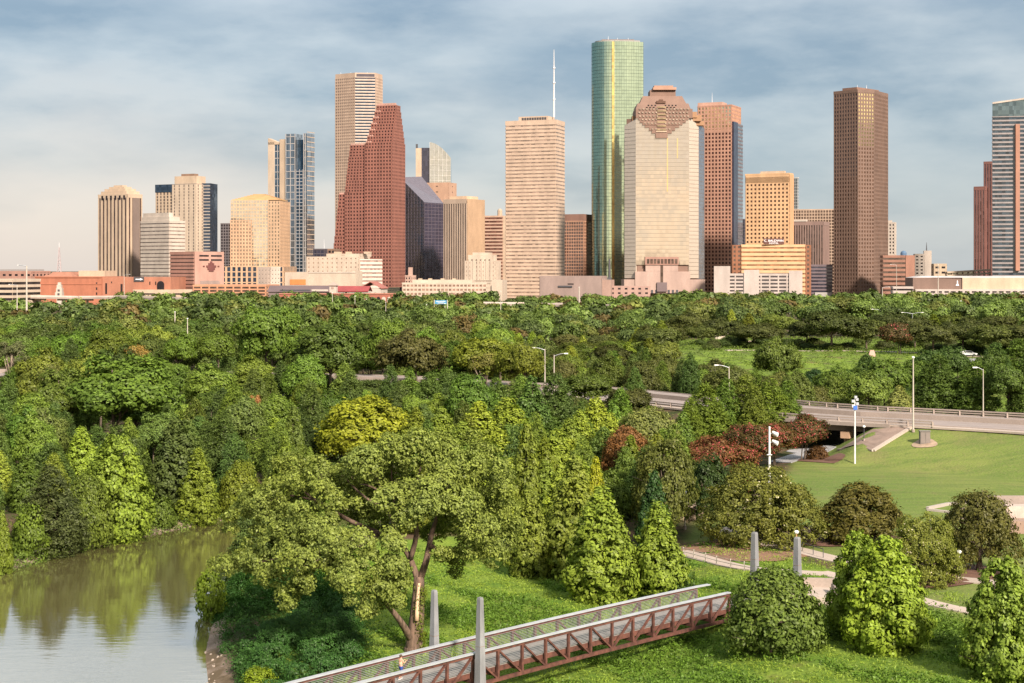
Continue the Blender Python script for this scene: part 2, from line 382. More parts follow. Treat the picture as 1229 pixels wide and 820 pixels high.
# ribbons draped on the ground (paths, roads)
def smooth_line(pts, step=1.5):
    out = []; n = len(pts)
    P = [Vector(p) for p in pts]
    for i in range(n-1):
        p0, p1, p2, p3 = P[max(i-1, 0)], P[i], P[i+1], P[min(i+2, n-1)]
        k = max(2, int((p2-p1).length/step))
        for j in range(k):
            t = j/k; out.append(.5*((2*p1)+(p2-p0)*t+(2*p0-5*p1+4*p2-p3)*t*t+(3*p1-p0-3*p2+p3)*t**3))
    out.append(P[-1]); return out
def ribbon(mb, line, off0, off1, zf, thick=0):
    L = []
    for i, p_ in enumerate(line):
        d = (line[min(i+1, len(line)-1)]-line[max(i-1, 0)]); d = Vector((d.x, d.y)).normalized(); r = Vector((d.y, -d.x))
        a = (p_.x+r.x*off0, p_.y+r.y*off0); b_ = (p_.x+r.x*off1, p_.y+r.y*off1)
        L.append((a, b_, zf(a), zf(b_)))
    for (a, b_, za, zb), (a2, b2, za2, zb2) in zip(L[:-1], L[1:]):
        mb.quad((b_[0], b_[1], zb), (b2[0], b2[1], zb2), (a2[0], a2[1], za2), (a[0], a[1], za))
        if thick:
            mb.quad((a[0], a[1], za), (a2[0], a2[1], za2), (a2[0], a2[1], za2-thick), (a[0], a[1], za-thick))
            mb.quad((b2[0], b2[1], zb2), (b_[0], b_[1], zb), (b_[0], b_[1], zb-thick), (b2[0], b2[1], zb2-thick))
            mb.quad((b_[0], b_[1], zb-thick), (a[0], a[1], za-thick), (a2[0], a2[1], za2-thick), (b2[0], b2[1], zb2-thick))
M_PATH = stone((.40, .33, .27), .9, .1, .3, 'concrete_path'); M_PATHG = stone((.30, .30, .30), .9, .1, .3, 'grey_path')
path_lines = []
def path(pts_px, w, name='footpath', mat=None, z=.10):
    line = smooth_line([Vector(at(*p_)[:2]) for p_ in pts_px]); path_lines.append([(q_.x, q_.y) for q_ in line])
    mb = MB(); ribbon(mb, line, -w/2, w/2, lambda a: Hf(*a)+z, .15)
    return tag(obj(name, mb, mat or M_PATH), kind='structure')
path([(812, 663), (860, 675), (905, 684), (960, 688), (1000, 690)], 1.9)
path([(862, 634), (905, 650), (950, 659), (1000, 672), (1060, 684), (1110, 692), (1160, 697), (1245, 706)], 2.6)
path([(985, 688), (1040, 702), (1115, 724), (1180, 738), (1260, 752)], 2.2)
path([(935, 556), (962, 547), (985, 541), (998, 537)], 3.8, mat=M_PATHG)
path([(150, 578), (195, 569), (235, 565), (300, 560)], 2.6)
path([(188, 583), (212, 590), (245, 592)], 2.2)
path([(120, 478), (190, 484), (240, 489), (300, 492), (380, 488), (480, 480), (620, 474)], 4.5, mat=M_PATH)
path([(870, 421), (1000, 421), (1080, 423), (1150, 427), (1240, 432)], 4.0)
path([(1100, 430), (1250, 436)], 5, mat=M_PATHG)
path([(-20, 668), (30, 655), (70, 648)], 1.5)
# ================================================================ parkway and its bridge
M_ASPH = stone((.26, .215, .19), .9, .12, .4, 'road_asphalt'); M_CONC = stone((.30, .245, .205), .85, .12, .3, 'bridge_concrete'); M_CONCD = stone((.22, .16, .12), .85, .15, .3)
M_PAINT = plain('road_paint', (.42, .40, .35)); M_STEEL = plain('galvanised_steel', (.42, .44, .45), .4, .6); M_POLE = plain('pole_concrete', (.40, .36, .30), .8)
M_WHITE = plain('white_paint', (.6, .6, .58)); M_RUST = plain('weathering_steel', (.090, .034, .022), .85, 0, .5, 2.2); M_RAIL = plain('silver_rail', (.42, .44, .45), .5, .3); M_CABLE = plain('cable_steel', (.26, .27, .26), .6, .3)
M_GLASSW = plain('lamp_glass', (.8, .8, .76), .2)
road = smooth_line([Vector(p_) for p_ in road_pts], 4)
mb = MB(); ribbon(mb, road, -RW, RW, lambda a: RZ); tag(obj('road', mb, M_ASPH), kind='structure')
mb = MB()
for off in (-RW+.7, -.95, .95, RW-.7): ribbon(mb, road, off-.07, off+.07, lambda a: RZ+.005)
for off in (-5.2, 5.2):
    for i in range(0, len(road)-2, 3): ribbon(mb, road[i:i+2], off-.08, off+.08, lambda a: RZ+.005)
tag(obj('road_markings', mb, M_PAINT), kind='structure')
mb = MB()
for o0, o1 in ((-RW-.3, -RW), (RW, RW+.3)): ribbon(mb, road, o0, o1, lambda a: RZ+.15, .6)
tag(obj('kerb', mb, M_CONC), kind='structure')
mb = MB(); ribbon(mb, road, RW+.3, RW+2.2, lambda a: RZ+.05, .3); tag(obj('pavement', mb, M_PATH), kind='structure')
def along(s):
    acc = 0
    for a, b in zip(road_pts[:-1], road_pts[1:]):
        L = math.hypot(b[0]-a[0], b[1]-a[1])
        if acc+L >= s: t = (s-acc)/L; d = Vector((b[0]-a[0], b[1]-a[1]))/L; return Vector((a[0]+(b[0]-a[0])*t, a[1]+(b[1]-a[1])*t)), d
        acc += L
    return Vector(road_pts[-1]), Vector((1, 0))
S0, S1 = SPAN0-3, SPAN1+3
p0, d0 = along((S0+S1)/2)
root = thing('road_bridge', 'concrete parkway bridge over the footpath underpass', 'bridge', (p0.x, p0.y, 0))
def P3(s, off, z): q, d = along(s); return (q.x+d.y*off, q.y-d.x*off, z)
ss = np.linspace(S0, S1, 9)
for nm, offs, zc, w, h, mm in (('girder', (-9, -4.5, 0, 4.5, 9.9), RZ-.95, .9, 1.3, M_CONCD), ('deck_edge', (-RW-.5, RW+2.3), RZ-.15, .35, .6, M_CONC)):
    for o_ in offs:
        mb = MB()
        for a, b in zip(ss[:-1], ss[1:]): mb.bar(P3(a, o_, zc), P3(b, o_, zc), w, h)
        obj(nm, mb, mm, root)
mb = MB()
for a, b in zip(ss[:-1], ss[1:]): mb.bar(P3(a, 0, RZ-.3), P3(b, 0, RZ-.3), 2*RW+3, .22)
obj('deck_slab', mb, M_CONCD, root)
for sf in (.36, .70):
    s_ = S0+(S1-S0)*sf
    mb = MB(); mb.bar(P3(s_, -RW, RZ-2.1), P3(s_, RW+1.6, RZ-2.1), 1.5, 1.1); cp_ = obj('pier_cap', mb, stone((.42, .27, .17), .85), root)
    for o_ in (-8, -1, 5, 10.4):
        q = P3(s_, o_, 0); mb = MB(); mb.box(q[0]-.6, q[0]+.6, q[1]-.6, q[1]+.6, Hf(q[0], q[1])-.5, RZ-2.6); obj('pier', mb, stone((.42, .27, .17), .85), cp_)
# sloped paving below the right abutment and the open rails
pv = [at(955, 535), at(1012, 543), at(1048, 543), at(1092, 513.5)]
mb = MB(); A_, B_, C_, D_ = [Vector(v) for v in (at(1006, 541), at(1048, 543), at(1094, 515), at(1076, 514))]
n_ = 12
for i in range(n_):
    t0, t1 = i/n_, (i+1)/n_
    l0, l1, r0, r1 = A_.lerp(D_, t0), A_.lerp(D_, t1), B_.lerp(C_, t0), B_.lerp(C_, t1)
    def zt_(v): return (v.x, v.y, Hf(v.x, v.y)+.18)
    m0, m1 = l0.lerp(r0, .5), l1.lerp(r1, .5)
    mb.quad(zt_(l0), zt_(m0), zt_(m1), zt_(l1)); mb.quad(zt_(m0), zt_(r0), zt_(r1), zt_(m1))
tag(obj('sloped_paving', mb, stone((.22, .16, .125), .9, .25, .5)), kind='structure')
mb = MB(); mb.bar(zt_(A_), zt_(B_), .5, .3); mb.bar(zt_(B_), zt_(C_), .6, .3); tag(obj('paving_kerb', mb, M_PATH), kind='structure')
pa_ = Vector(at(992, 539)[:2]); pm_ = S0+(S1-S0)*.53; L_ = smooth_line([pa_, Vector(P3(pm_, RW+4, 0)[:2]), Vector(P3(pm_, 0, 0)[:2]), Vector(P3(pm_, -RW-8, 0)[:2])])
mb = MB(); ribbon(mb, L_, -1.9, 1.9, lambda a: Hf(*a)+.11, .15); tag(obj('footpath', mb, M_PATHG), kind='structure')
def rail(label, off, s0, s1, m=M_CONC, h=.9, solid=False, name='guard_rail'):
    q, d = along((s0+s1)/2); root = thing(name, label, 'guard rail', (q.x, q.y, RZ)); n = int((s1-s0)/4); ss = np.linspace(s0, s1, n+1); pos = MB(); ra = MB()
    for a, b in zip(ss[:-1], ss[1:]):
        if solid: ra.bar(P3(a, off, RZ+h/2), P3(b, off, RZ+h/2), .35, h)
        else: ra.bar(P3(a, off, RZ+h), P3(b, off, RZ+h), .22, .22); ra.bar(P3(a, off, RZ+h*.55), P3(b, off, RZ+h*.55), .12, .2)
    obj('rail', ra, m, root)
    if not solid:
        for a in ss: pos = MB(); q = P3(a, off, RZ); pos.box(q[0]-.14, q[0]+.14, q[1]-.14, q[1]+.14, RZ, RZ+h); obj('post', pos, m, root)
rail('near side rail of the parkway bridge, running along the underpass opening', RW+2.0, SPAN0-25, SPAN1+10, h=.85)
rail('low solid barrier down the middle of the parkway', 0, 60, 660, M_CONC, .8, True, 'median_barrier')
rail('far side rail of the parkway bridge', -RW-.1, SPAN0-25, SPAN1+60, h=.85)

# ================================================================ footbridge
N0 = Vector((-8.83, 110.6)); N1 = Vector((18.7, 138.9)); bd = (N1-N0).normalized(); bp = Vector((-bd.y, bd.x)); BWD = 3.55
SP = 8.6; SE = (N1-N0).length; PAN = (SE-SP)/12; S_L = SP-12*PAN
def camber(s): return .35*(1-((s-(SP+SE)/2)/31)**2) if s > -20 else -.35
def BP(s, off, z): q = N0+bd*s+bp*off; return (q.x, q.y, z+camber(s)-.15)
ZT, ZB, ZD = 2.0, -.2, .75
root = thing('footbridge', 'rust red steel truss footbridge with silver handrails and a grey deck', 'footbridge', (*(N0+bd*20), -2))
segs = [S_L+i*PAN for i in range(25)]
for side, off in (('near', 0), ('far', BWD)):
    mt, mbm = MB(), MB()
    for a, b in zip(segs[:-1], segs[1:]): mt.bar(BP(a, off, ZT), BP(b, off, ZT), .20, .20); mbm.bar(BP(a, off, ZB), BP(b, off, ZB), .22, .26)
    tc_ = obj('top_chord', mt, M_RUST, root); obj('bottom_chord', mbm, M_RUST, root)
    for i, s in enumerate(segs):
        mb = MB(); mb.bar(BP(s, off, ZB+.13), BP(s, off, ZT-.1), .19, .19, (bd.x, bd.y, 0)); obj('truss_post', mb, M_RUST, root)
        if i < 24:
            rising = (i % 12) >= 6; a, b = (ZB+.1, ZT-.1) if rising else (ZT-.1, ZB+.1)
            mb = MB(); mb.bar(BP(s+.1, off, a), BP(segs[i+1]-.1, off, b), .13, .17, (bp.x, bp.y, 0)); obj('truss_diagonal', mb, M_RUST, root)
    hr = MB(); o_ = off+(-.02 if off == 0 else .0)
    for a, b in zip(segs[:-1], segs[1:]): hr.bar(BP(a, o_, ZT+.17), BP(b, o_, ZT+.17), .40, .09)
    if off: hr.bar(BP(segs[-1], o_, ZT+.17), BP(segs[-1]+1.8, o_, ZT+.14), .40, .09)
    obj('handrail', hr, M_RAIL, root)
    cb = MB(); inner = off+(.14 if off == 0 else -.14)
    for k in range(10):
        z = ZD+.12+k*.12
        for a, b in zip(segs[:-1:2], segs[2::2]): cb.bar(BP(a, inner, z), BP(b, inner, z), .03)
    obj('rail_cables', cb, M_CABLE, root)
dk = MB(); fl = MB()
for a, b in zip(segs[:-1], segs[1:]): dk.bar(BP(a, BWD/2, ZD), BP(b, BWD/2, ZD), BWD-.5, .12)
for i, s in enumerate(segs): fb = MB(); fb.bar(BP(s, .1, ZB+.35), BP(s, BWD-.1, ZB+.35), .2, .3); obj('floor_beam', fb, M_RUST, root)
bk = MB()
for a, b in zip(segs[:-1], segs[1:]):
    for off in (.32, BWD-.32): bk.bar(BP(a, off, ZD-.25), BP(b, off, ZD-.25), .14, .4)
obj('stringer', bk, M_RUST, root)
obj('deck', dk, stone((.22, .20, .185), .85, .22, .8, 'bridge_deck'), root)
M_PYL = stone((.21, .215, .22), .8, .35, 1.1, 'pylon_concrete')
def pylon(s, off, ztop, label, wb=.36, wt=.17):
    q = N0+bd*s+bp*off; zb = Hf(q.x, q.y)-.3; root = thing('pylon', label, 'pylon', (q.x, q.y, zb), 'tapered concrete pylons flanking the footbridge')
    def ring(w, c=.0): return [tuple(q+bd*(i*w)+bp*(j*w)) for i, j in ((-1, -1), (1, -1), (1, 1), (-1, 1))]
    def sq(w): r_ = [Vector(v) for v in ring(w)]; r_ = r_ if (r_[1]-r_[0]).cross(r_[2]-r_[1]) > 0 else r_[::-1]; return [tuple(v) for v in r_]
    mb = MB(); mb.prism(sq(wb), zb, ztop-.15, sq(wt)); mb.prism(sq(wt), ztop-.15, ztop, sq(wt*.8)); obj('shaft', mb, M_PYL, root)
    mb = MB(); mb.prism(sq(wb+.35), zb, zb+.5); obj('footing', mb, M_CONC, root)
    for z in (zb+(ztop-zb)*.3, zb+(ztop-zb)*.6):
        w = wb+(wt-wb)*((z-zb)/(ztop-zb))+.006; mb = MB(); mb.prism(sq(w), z, z+.03); obj('joint', mb, M_CONCD, root)
pylon(SP, -.75, 6.45, 'tapered concrete pylon in front of the near handrail, beside the big tree trunk')
pylon(SP+.2, BWD+.75, 6.25, 'tapered concrete pylon behind the far handrail, nearest to the big trunk')
pylon(48.9, -.6, 6.0, 'right pylon of the pair behind the willowy bush at the bridge end', .36, .22)
pylon(49.0, BWD+.6, 5.9, 'left pylon of the pair behind the willowy bush at the bridge end', .36, .22)
# concrete landing at the right-hand end
root = thing('bridge_landing', 'concrete landing with low walls and square pillars at the right end of the footbridge', 'landing', (*(N0+bd*47), -1))
c_ = at(985, 722); lx, ly = xx_ = ((985-CX)/F*143, 143.0)
mb = MB(); lx = (984-CX)/F*144; ly = 144
mb.box(lx-3.2, lx+1.6, ly, ly+4.2, -1.2, .95); obj('platform', mb, M_PATH, root)
for a, b in (((lx-2.4, ly+.2), (lx-.8, ly+4.4)), ((lx-.8, ly+4.4), (lx+2.2, ly+4.0)), ((lx+1.5, ly+.2), (lx+1.5, ly+1.8))):
    mb = MB(); mb.bar((*a, 1.35), (*b, 1.35), .3, .8); obj('low_wall', mb, M_CONC, root)
mb = MB(); mb.box(lx-1.1, lx+1.0, ly-1.3, ly-.2, .3, 1.1); obj('table_slab', mb, M_PATH, root)
for dx in (-.7, .6): mb = MB(); mb.box(lx+dx-.3, lx+dx+.3, ly-1.1, ly-.5, -1.6, .3); obj('pillar', mb, stone((.28, .18, .14)), root)
# approach deck under the willow
mb = MB(); 
for s in np.arange(segs[-1], 47, 2): mb.bar(BP(s, BWD/2, ZD), BP(s+2, BWD/2, ZD), BWD-.5, .14)
obj('approach_deck', mb, stone((.22, .20, .185), .85, .22, .8, 'bridge_deck'), root)

# person crossing the footbridge
def skin_body(name, pts, edges, radii, m, root, sub=2, rootv=0):
    me = bpy.data.meshes.new(name); me.from_pydata(pts, edges, []); o = bpy.data.objects.new(name, me); C.objects.link(o)
    sk = o.modifiers.new('s', 'SKIN'); sv = me.skin_vertices[0].data if me.skin_vertices else None
    if sv is None:
        bpy.context.view_layer.objects.active = o; bpy.context.view_layer.update()
        me.skin_vertices  # noqa
    for i, r in enumerate(radii): me.skin_vertices[0].data[i].radius = (r, r)
    me.skin_vertices[0].data[rootv].use_root = True
    ss_ = o.modifiers.new('u', 'SUBSURF'); ss_.levels = sub; ss_.render_levels = sub
    dg = bpy.context.evaluated_depsgraph_get(); me2 = bpy.data.meshes.new_from_object(o.evaluated_get(dg)); bpy.data.objects.remove(o)
    me2.materials.clear(); me2.materials.append(m); me2.polygons.foreach_set('use_smooth', [True]*len(me2.polygons))
    o = bpy.data.objects.new(name, me2); C.objects.link(o); o.parent = root; return o
sP = 3.75; q = N0+bd*sP+bp*2.4; zf = ZD+.06+camber(sP)-.15
person = thing('person', 'person in a pale top and blue shorts walking across the footbridge, arms raised in front', 'person', (q.x, q.y, zf), None, math.atan2(bd.y, bd.x))
SKIN = plain('skin', (.50, .27, .18), .6, 0, .05)
# local x = walking direction
J = [(0, 0, .92), (0, 0, 1.08), (0, 0, 1.28), (.01, 0, 1.42), (.02, 0, 1.50), (.04, 0, 1.60), (.05, 0, 1.68),
     (0, .17, 1.38), (.10, .21, 1.16), (.34, .14, 1.26), (.42, .12, 1.29), (0, -.17, 1.38), (.12, -.21, 1.15), (.36, -.12, 1.24), (.44, -.10, 1.28),
     (.0, .09, .86), (.14, .10, .50), (.10, .10, .08), (.22, .10, .04), (-.0, -.09, .86), (-.08, -.10, .48), (-.26, -.10, .10), (-.15, -.10, .04)]
E = [(0, 1), (1, 2), (2, 3), (3, 4), (4, 5), (5, 6), (3, 7), (7, 8), (8, 9), (9, 10), (3, 11), (11, 12), (12, 13), (13, 14), (0, 15), (15, 16), (16, 17), (17, 18), (0, 19), (19, 20), (20, 21), (21, 22)]
RR = [.14, .12, .145, .10, .055, .095, .075, .055, .042, .032, .028, .055, .042, .032, .028, .095, .062, .042, .04, .095, .062, .042, .04]
body_ = skin_body('body', J, E, RR, SKIN, person)
def hand(sgn, base, d):
    b = Vector(base); dv = Vector(d).normalized(); side = Vector((0, 1, 0)); pts, ed, rr = [tuple(b)], [], [.03]
    for k, (o_, L_) in enumerate(((-.032, .070), (-.011, .082), (.011, .078), (.032, .062))):
        p1 = b+dv*.08+side*o_; p2 = p1+dv*L_*.55+Vector((0, 0, -.006)); p3 = p2+dv*L_*.4+Vector((0, 0, -.022)); n_ = len(pts)
        pts += [tuple(p1), tuple(p2), tuple(p3)]; ed += [(0, n_), (n_, n_+1), (n_+1, n_+2)]; rr += [.011, .009, .008]
    n_ = len(pts); t1 = b+dv*.03+side*(-sgn*.035); t2 = t1+dv*.045+side*(-sgn*.02); pts += [tuple(t1), tuple(t2)]; ed += [(0, n_), (n_, n_+1)]; rr += [.013, .010]
    return skin_body('hand', pts, ed, rr, SKIN, body_, 1)
hand(1, (.42, .12, 1.29), (1, -.1, .35)); hand(-1, (.44, -.10, 1.28), (1, .1, .35))
TOP = plain('peach_top', (.62, .42, .28), .8); SHO = plain('blue_shorts', (.02, .05, .22), .8); HAIR = plain('dark_hair', (.06, .035, .02), .7)
skin_body('top', [(0, 0, 1.0), (0, 0, 1.2), (0, 0, 1.38), (0, .15, 1.39), (.05, .2, 1.27), (0, -.15, 1.39), (.06, -.2, 1.27)], [(0, 1), (1, 2), (2, 3), (3, 4), (2, 5), (5, 6)], [.15, .155, .13, .075, .062, .075, .062], TOP, person)
skin_body('shorts', [(0, 0, 1.0), (0, 0, .90), (.02, .1, .82), (.10, .1, .62), (0, -.1, .82), (-.06, -.1, .62)], [(0, 1), (1, 2), (2, 3), (1, 4), (4, 5)], [.155, .15, .115, .105, .115, .105], SHO, person)
def ball(name, c, r, m, parent, sz=(1, 1, 1)):
    mb = MB(); n = 12
    for i in range(7):
        a = -math.pi/2+math.pi*i/6
        for k in range(n): b = 2*math.pi*k/n; mb.v.append((c[0]+r*sz[0]*math.cos(a)*math.cos(b), c[1]+r*sz[1]*math.cos(a)*math.sin(b), c[2]+r*sz[2]*math.sin(a)))
    for i in range(6):
        for k in range(n): mb.f.append((i*n+k, i*n+(k+1) % n, (i+1)*n+(k+1) % n, (i+1)*n+k))
    me = bpy.data.meshes.new(name); me.from_pydata(mb.v, [], mb.f); me.materials.append(m); o = bpy.data.objects.new(name, me); C.objects.link(o); o.parent = parent; return o
ball('hair', (.015, 0, 1.665), .115, HAIR, person, (1, .95, 1)); ball('hair_bun', (-.1, 0, 1.70), .045, HAIR, person)
ball('nose', (.145, 0, 1.63), .016, SKIN, body_); ball('eye', (.132, .035, 1.66), .012, DARKM_ if 'DARKM_' in globals() else HAIR, body_); ball('eye', (.132, -.035, 1.66), .012, HAIR, body_)
ball('mouth', (.138, 0, 1.595), .016, plain('lips', (.35, .1, .08)), body_, (.5, 1.3, .4)); ball('ear', (.03, .10, 1.645), .022, SKIN, body_, (.7, .4, 1.2)); ball('ear', (.03, -.10, 1.645), .022, SKIN, body_, (.7, .4, 1.2))
for y_ in (.10, -.10): ball('shoe', (.17 if y_ > 0 else -.2, y_, .045), .06, M_WHITE, person, (2.2, .8, .75))

# ================================================================ poles and small things
def base_at(px, pyb, Yd=None):
    if Yd is None: return at(px, pyb)
    x = (px-CX)/F*Yd; return (x, Yd, Hf(x, Yd))
def htop(pyt, Yd, z0): return HC-(pyt-HY)/F*Yd-z0
def street_lamp(px, pyt, pyb, arms, label, Yd=None, r=.12, m=None, arm_len=2.2, group=None):
    x, y, z = base_at(px, pyb, Yd); h = htop(pyt, y, z); root = thing('street_lamp', label, 'street lamp', (x, y, z), group)
    mb = MB(); mb.tube([(x, y, z-.2), (x, y, z+h*.5), (x, y, z+h)], [r, r*.8, r*.55], 8); obj('pole', mb, m or M_POLE, root)
    mb = MB(); mb.tube([(x, y, z), (x, y, z+.45)], r*1.7, 8); obj('base', mb, M_CONC, root)
    for d in arms:
        mb = MB(); pts = [(x+d*arm_len*t, y, z+h-.25+.55*math.sin(t*math.pi/2)) for t in (0, .3, .6, 1)]; mb.tube(pts, r*.38, 6); a = obj('arm', mb, M_STEEL, root)
        mb = MB(); ex = x+d*arm_len; mb.box(ex-.12 if d > 0 else ex-.65, ex+.65 if d > 0 else ex+.12, y-.14, y+.14, z+h+.18, z+h+.38); obj('lamp_head', mb, M_GLASSW, a)
    if not arms:
        mb = MB(); mb.tube([(x, y, z+h), (x, y, z+h+.18), (x, y, z+h+.3)], [.2, .26, .08], 8); obj('lamp_head', mb, M_GLASSW, root)
    return root
street_lamp(1096, 430, 519, (), 'tall pale lamp pole at the top of the lawn beside the parkway', r=.16)
street_lamp(1180, 443, 502, (-1,), 'lamp with one short arm right of the tall pale pole beside the parkway', Yd=283, arm_len=1.2)
street_lamp(665, 426, 462, (1,), 'lamp with arm to the right above the trees, right of its twin', Yd=330, r=.15)
street_lamp(654, 419, 455, (-1,), 'lamp with arm to the left above the trees, left of its twin', Yd=345, r=.15)
street_lamp(875, 440, 470, (-1,), 'lone street lamp rising over the yellow-green trees left of the parkway bridge', Yd=315, r=.14)
street_lamp(1037, 513, 530, (), 'small dark lamp post beside the underpass pier', r=.09, m=plain('dark_metal', (.05, .05, .055)))
street_lamp(211, 559, 586, (), 'wooden park lamp beside the path at the far river bank', r=.11)
street_lamp(822, 592, 628, (), 'park lamp in front of the small tan roof between the trees', Yd=188, r=.10)
street_lamp(956, 640, 672, (), 'orange-brown park lamp right behind the bridge-end pylon', r=.09, m=plain('orange_pole', (.50, .28, .14)))
street_lamp(1151, 664, 697, (), 'short cream lamp post by the path left of the brown-crowned tree', r=.10)
for i, (px, pt_, arms, lab) in enumerate(((1095, 376, (-1, 1), 'double-armed street lamp among the oaks left of the pink crape myrtle top'), (1168, 383, (-1, 1), 'widest double-armed street lamp above the right-hand oaks'),
        (1135, 383, (1,), 'curved single-arm lamp between two double-armed lamps over the oaks'), (1058, 372, (-1, 1), 'small double-armed lamp far back left of the crape myrtle'), (932, 371, (1,), 'small far street lamp over the oaks below the white garage'),
        (950, 376, (-1,), 'thin far street lamp left of the big oak'), (1146, 362, (1,), 'far lamp below the long cream hall'))):
    street_lamp(px, pt_, 0, arms, lab, Yd=620+20*i, r=.16, m=M_STEEL, arm_len=3.6 if len(arms) == 2 else 2.6)
for (px, pt_, Yd, r, arms, lab) in ((32, 319, 800, .75, (-1,), 'thick tall pale pole at the far left in front of the city'), (20.5, 342, 880, .5, (-1,), 'shorter pale pole left of the thick tall one'), (695, 345, 1000, .7, (), 'tall pale mast pole in front of the theatre'),
        (149, 330, 1200, .35, (1,), 'thin lamp pole before the arched entrance of the brick hall'), (399, 352, 900, .35, (), 'pale pole directly under the clock turret'), (426, 356, 880, .3, (), 'pale pole right of the clock turret in the trees'),
        (463, 363, 860, .3, (), 'thin pole right of the brick warehouse centre'), (512, 366, 840, .3, (), 'thin pale pole above the curved ramp'), (524, 365, 830, .3, (1,), 'lamp pole by the blue sign above the curved ramp'), (534, 368, 820, .35, (), 'pale pole right of the blue sign'),
        (601, 350, 980, .35, (), 'pale pole in front of the banded tower'), (1059, 345, 980, .4, (1,), 'thin lamp pole at the foot of the brown tower'), (899, 352, 930, .45, (), 'orange-lit pole in front of the white garage'), (1126, 318, 1050, .5, (), 'thin tall pale pole before the dark panelled hall'),
        (1076, 318, 1200, .3, (-1,), 'thin lamp pole before the squat brick building'), (210, 375, 560, .4, (), 'pale post in the trees right of the low brick hut'), (225, 383, 500, .3, (), 'small cream post in the trees above the dry brown tree')):
    street_lamp(px, pt_, 0, arms, lab, Yd=Yd, r=r*.75, arm_len=4)
# blue highway sign
Yd = 835; x = (529-CX)/F*Yd; root = thing('highway_sign', 'small blue highway sign on a pale gantry in front of the low white offices', 'sign', (x, Yd, Hf(x, Yd))); z0 = Hf(x, Yd)
mb = MB(); mb.box(x-3, x+3, Yd, Yd+.3, HC-(365-HY)/F*Yd, HC-(360.5-HY)/F*Yd); obj('panel', mb, plain('sign_blue', (.05, .22, .38)), root)
for dx in (-3.4, 3.4): mb = MB(); mb.tube([(x+dx, Yd+.5, z0), (x+dx, Yd+.5, HC-(360-HY)/F*Yd)], .25, 6); obj('post', mb, M_POLE, root)
mb = MB(); mb.box(x-2.4, x+2.4, Yd-.1, Yd, HC-(362.2-HY)/F*Yd, HC-(361.6-HY)/F*Yd); mb.box(x-1.6, x+1.6, Yd-.1, Yd, HC-(364-HY)/F*Yd, HC-(363.4-HY)/F*Yd); obj('lettering', mb, M_WHITE, root)
# white floodlight pole, banner pole
x, y, z = base_at(1026, 557); h = htop(477, y, z); root = thing('lawn_pole', 'white pole with loudspeaker cluster and small blue banner standing alone on the lawn', 'pole', (x, y, z))
mb = MB(); mb.tube([(x, y, z-.2), (x, y, z+h)], [.15, .10], 10); obj('pole', mb, M_WHITE, root)
for k, (dx, dz) in enumerate(((.3, -.3), (-.32, -.55), (.34, -.95), (-.28, -1.3), (.1, .05))): mb = MB(); mb.box(x+dx-.2, x+dx+.2, y-.3, y+.1, z+h+dz-.22, z+h+dz+.18); obj('speaker', mb, plain('grey_speaker', (.35, .36, .38)) if k != 3 else M_WHITE, root)
mb = MB(); mb.box(x-.30, x+.32, y-.34, y-.30, z+h-1.9, z+h-1.25); obj('banner', mb, plain('banner_blue', (.03, .12, .45)), root)
x, y = (923.5-CX)/F*205, 205.0; z = Hf(x, y); h = htop(512, y, z); root = thing('floodlight_pole', 'white pole carrying two white floodlights in front of the red-flowered trees', 'pole', (x, y, z))
mb = MB(); mb.tube([(x, y, z-.2), (x, y, z+h)], [.17, .13], 10); obj('pole', mb, M_WHITE, root)
for dz in (-.9, -2.0):
    mb = MB(); mb.bar((x, y, z+h+dz), (x+.75, y, z+h+dz), .1); a = obj('arm', mb, M_WHITE, root); mb = MB(); mb.tube([(x+.35, y-.1, z+h+dz+.22), (x+.75, y-.35, z+h+dz-.02), (x+.98, y-.5, z+h+dz-.1)], [.16, .27, .29], 10); obj('floodlight', mb, M_WHITE, a)
mb = MB(); mb.tube([(x, y, z+h-3.75), (x, y, z+h-3.6), (x, y, z+h-3.5)], [.18, .38, .12], 10); obj('collar', mb, M_WHITE, root)
# utility cabinet on the lawn
x, y, z = base_at(1110, 533); root = thing('utility_cabinet', 'grey-brown utility cabinet on a mulch bed at the top of the lawn', 'cabinet', (x, y, z)); mb = MB(); mb.box(x-.8, x+.75, y-.4, y+.5, z, z+1.95); obj('body', mb, stone((.17, .15, .13)), root)
mb = MB(); mb.box(x-.9, x+.85, y-.5, y+.6, z+1.95, z+2.05); obj('lid', mb, stone((.2, .18, .16)), root)
for dx in (-.75, .0): mb = MB(); mb.box(x+dx+.03, x+dx+.68, y-.44, y-.4, z+.15, z+1.8); obj('door', mb, stone((.19, .16, .14)), root)
def bed(px, py, rx, ry, name='mulch_bed', c=(.13, .065, .04)):
    x, y, z = at(px, py); mb = MB(); n = 20; mb.v.append((x, y, z+.18)); 
    for k in range(n): a = 2*math.pi*k/n; r_ = 1+.12*math.sin(3*a+px); qx, qy = x+rx*r_*math.cos(a), y+ry*r_*math.sin(a); mb.v.append((qx, qy, Hf(qx, qy)+.08))
    for k in range(n): mb.f.append((0, 1+k, 1+(k+1) % n))
    tag(obj(name, mb, stone(c, .95, .3, 1.2, 'mulch')), kind='structure')
bed(1110, 533.5, 1.9, 2.0, c=(.30, .22, .15)); bed(1166, 688, 4.4, 4.5); bed(985, 553, 4, 5); bed(1120, 697, 4, 4); bed(960, 645, 7, 6); bed(1040, 650, 5, 5)
bed(860, 655, 6, 3.5, 'bare_earth', (.22, .12, .07)); bed(905, 668, 6, 3, 'bare_earth', (.20, .11, .065))
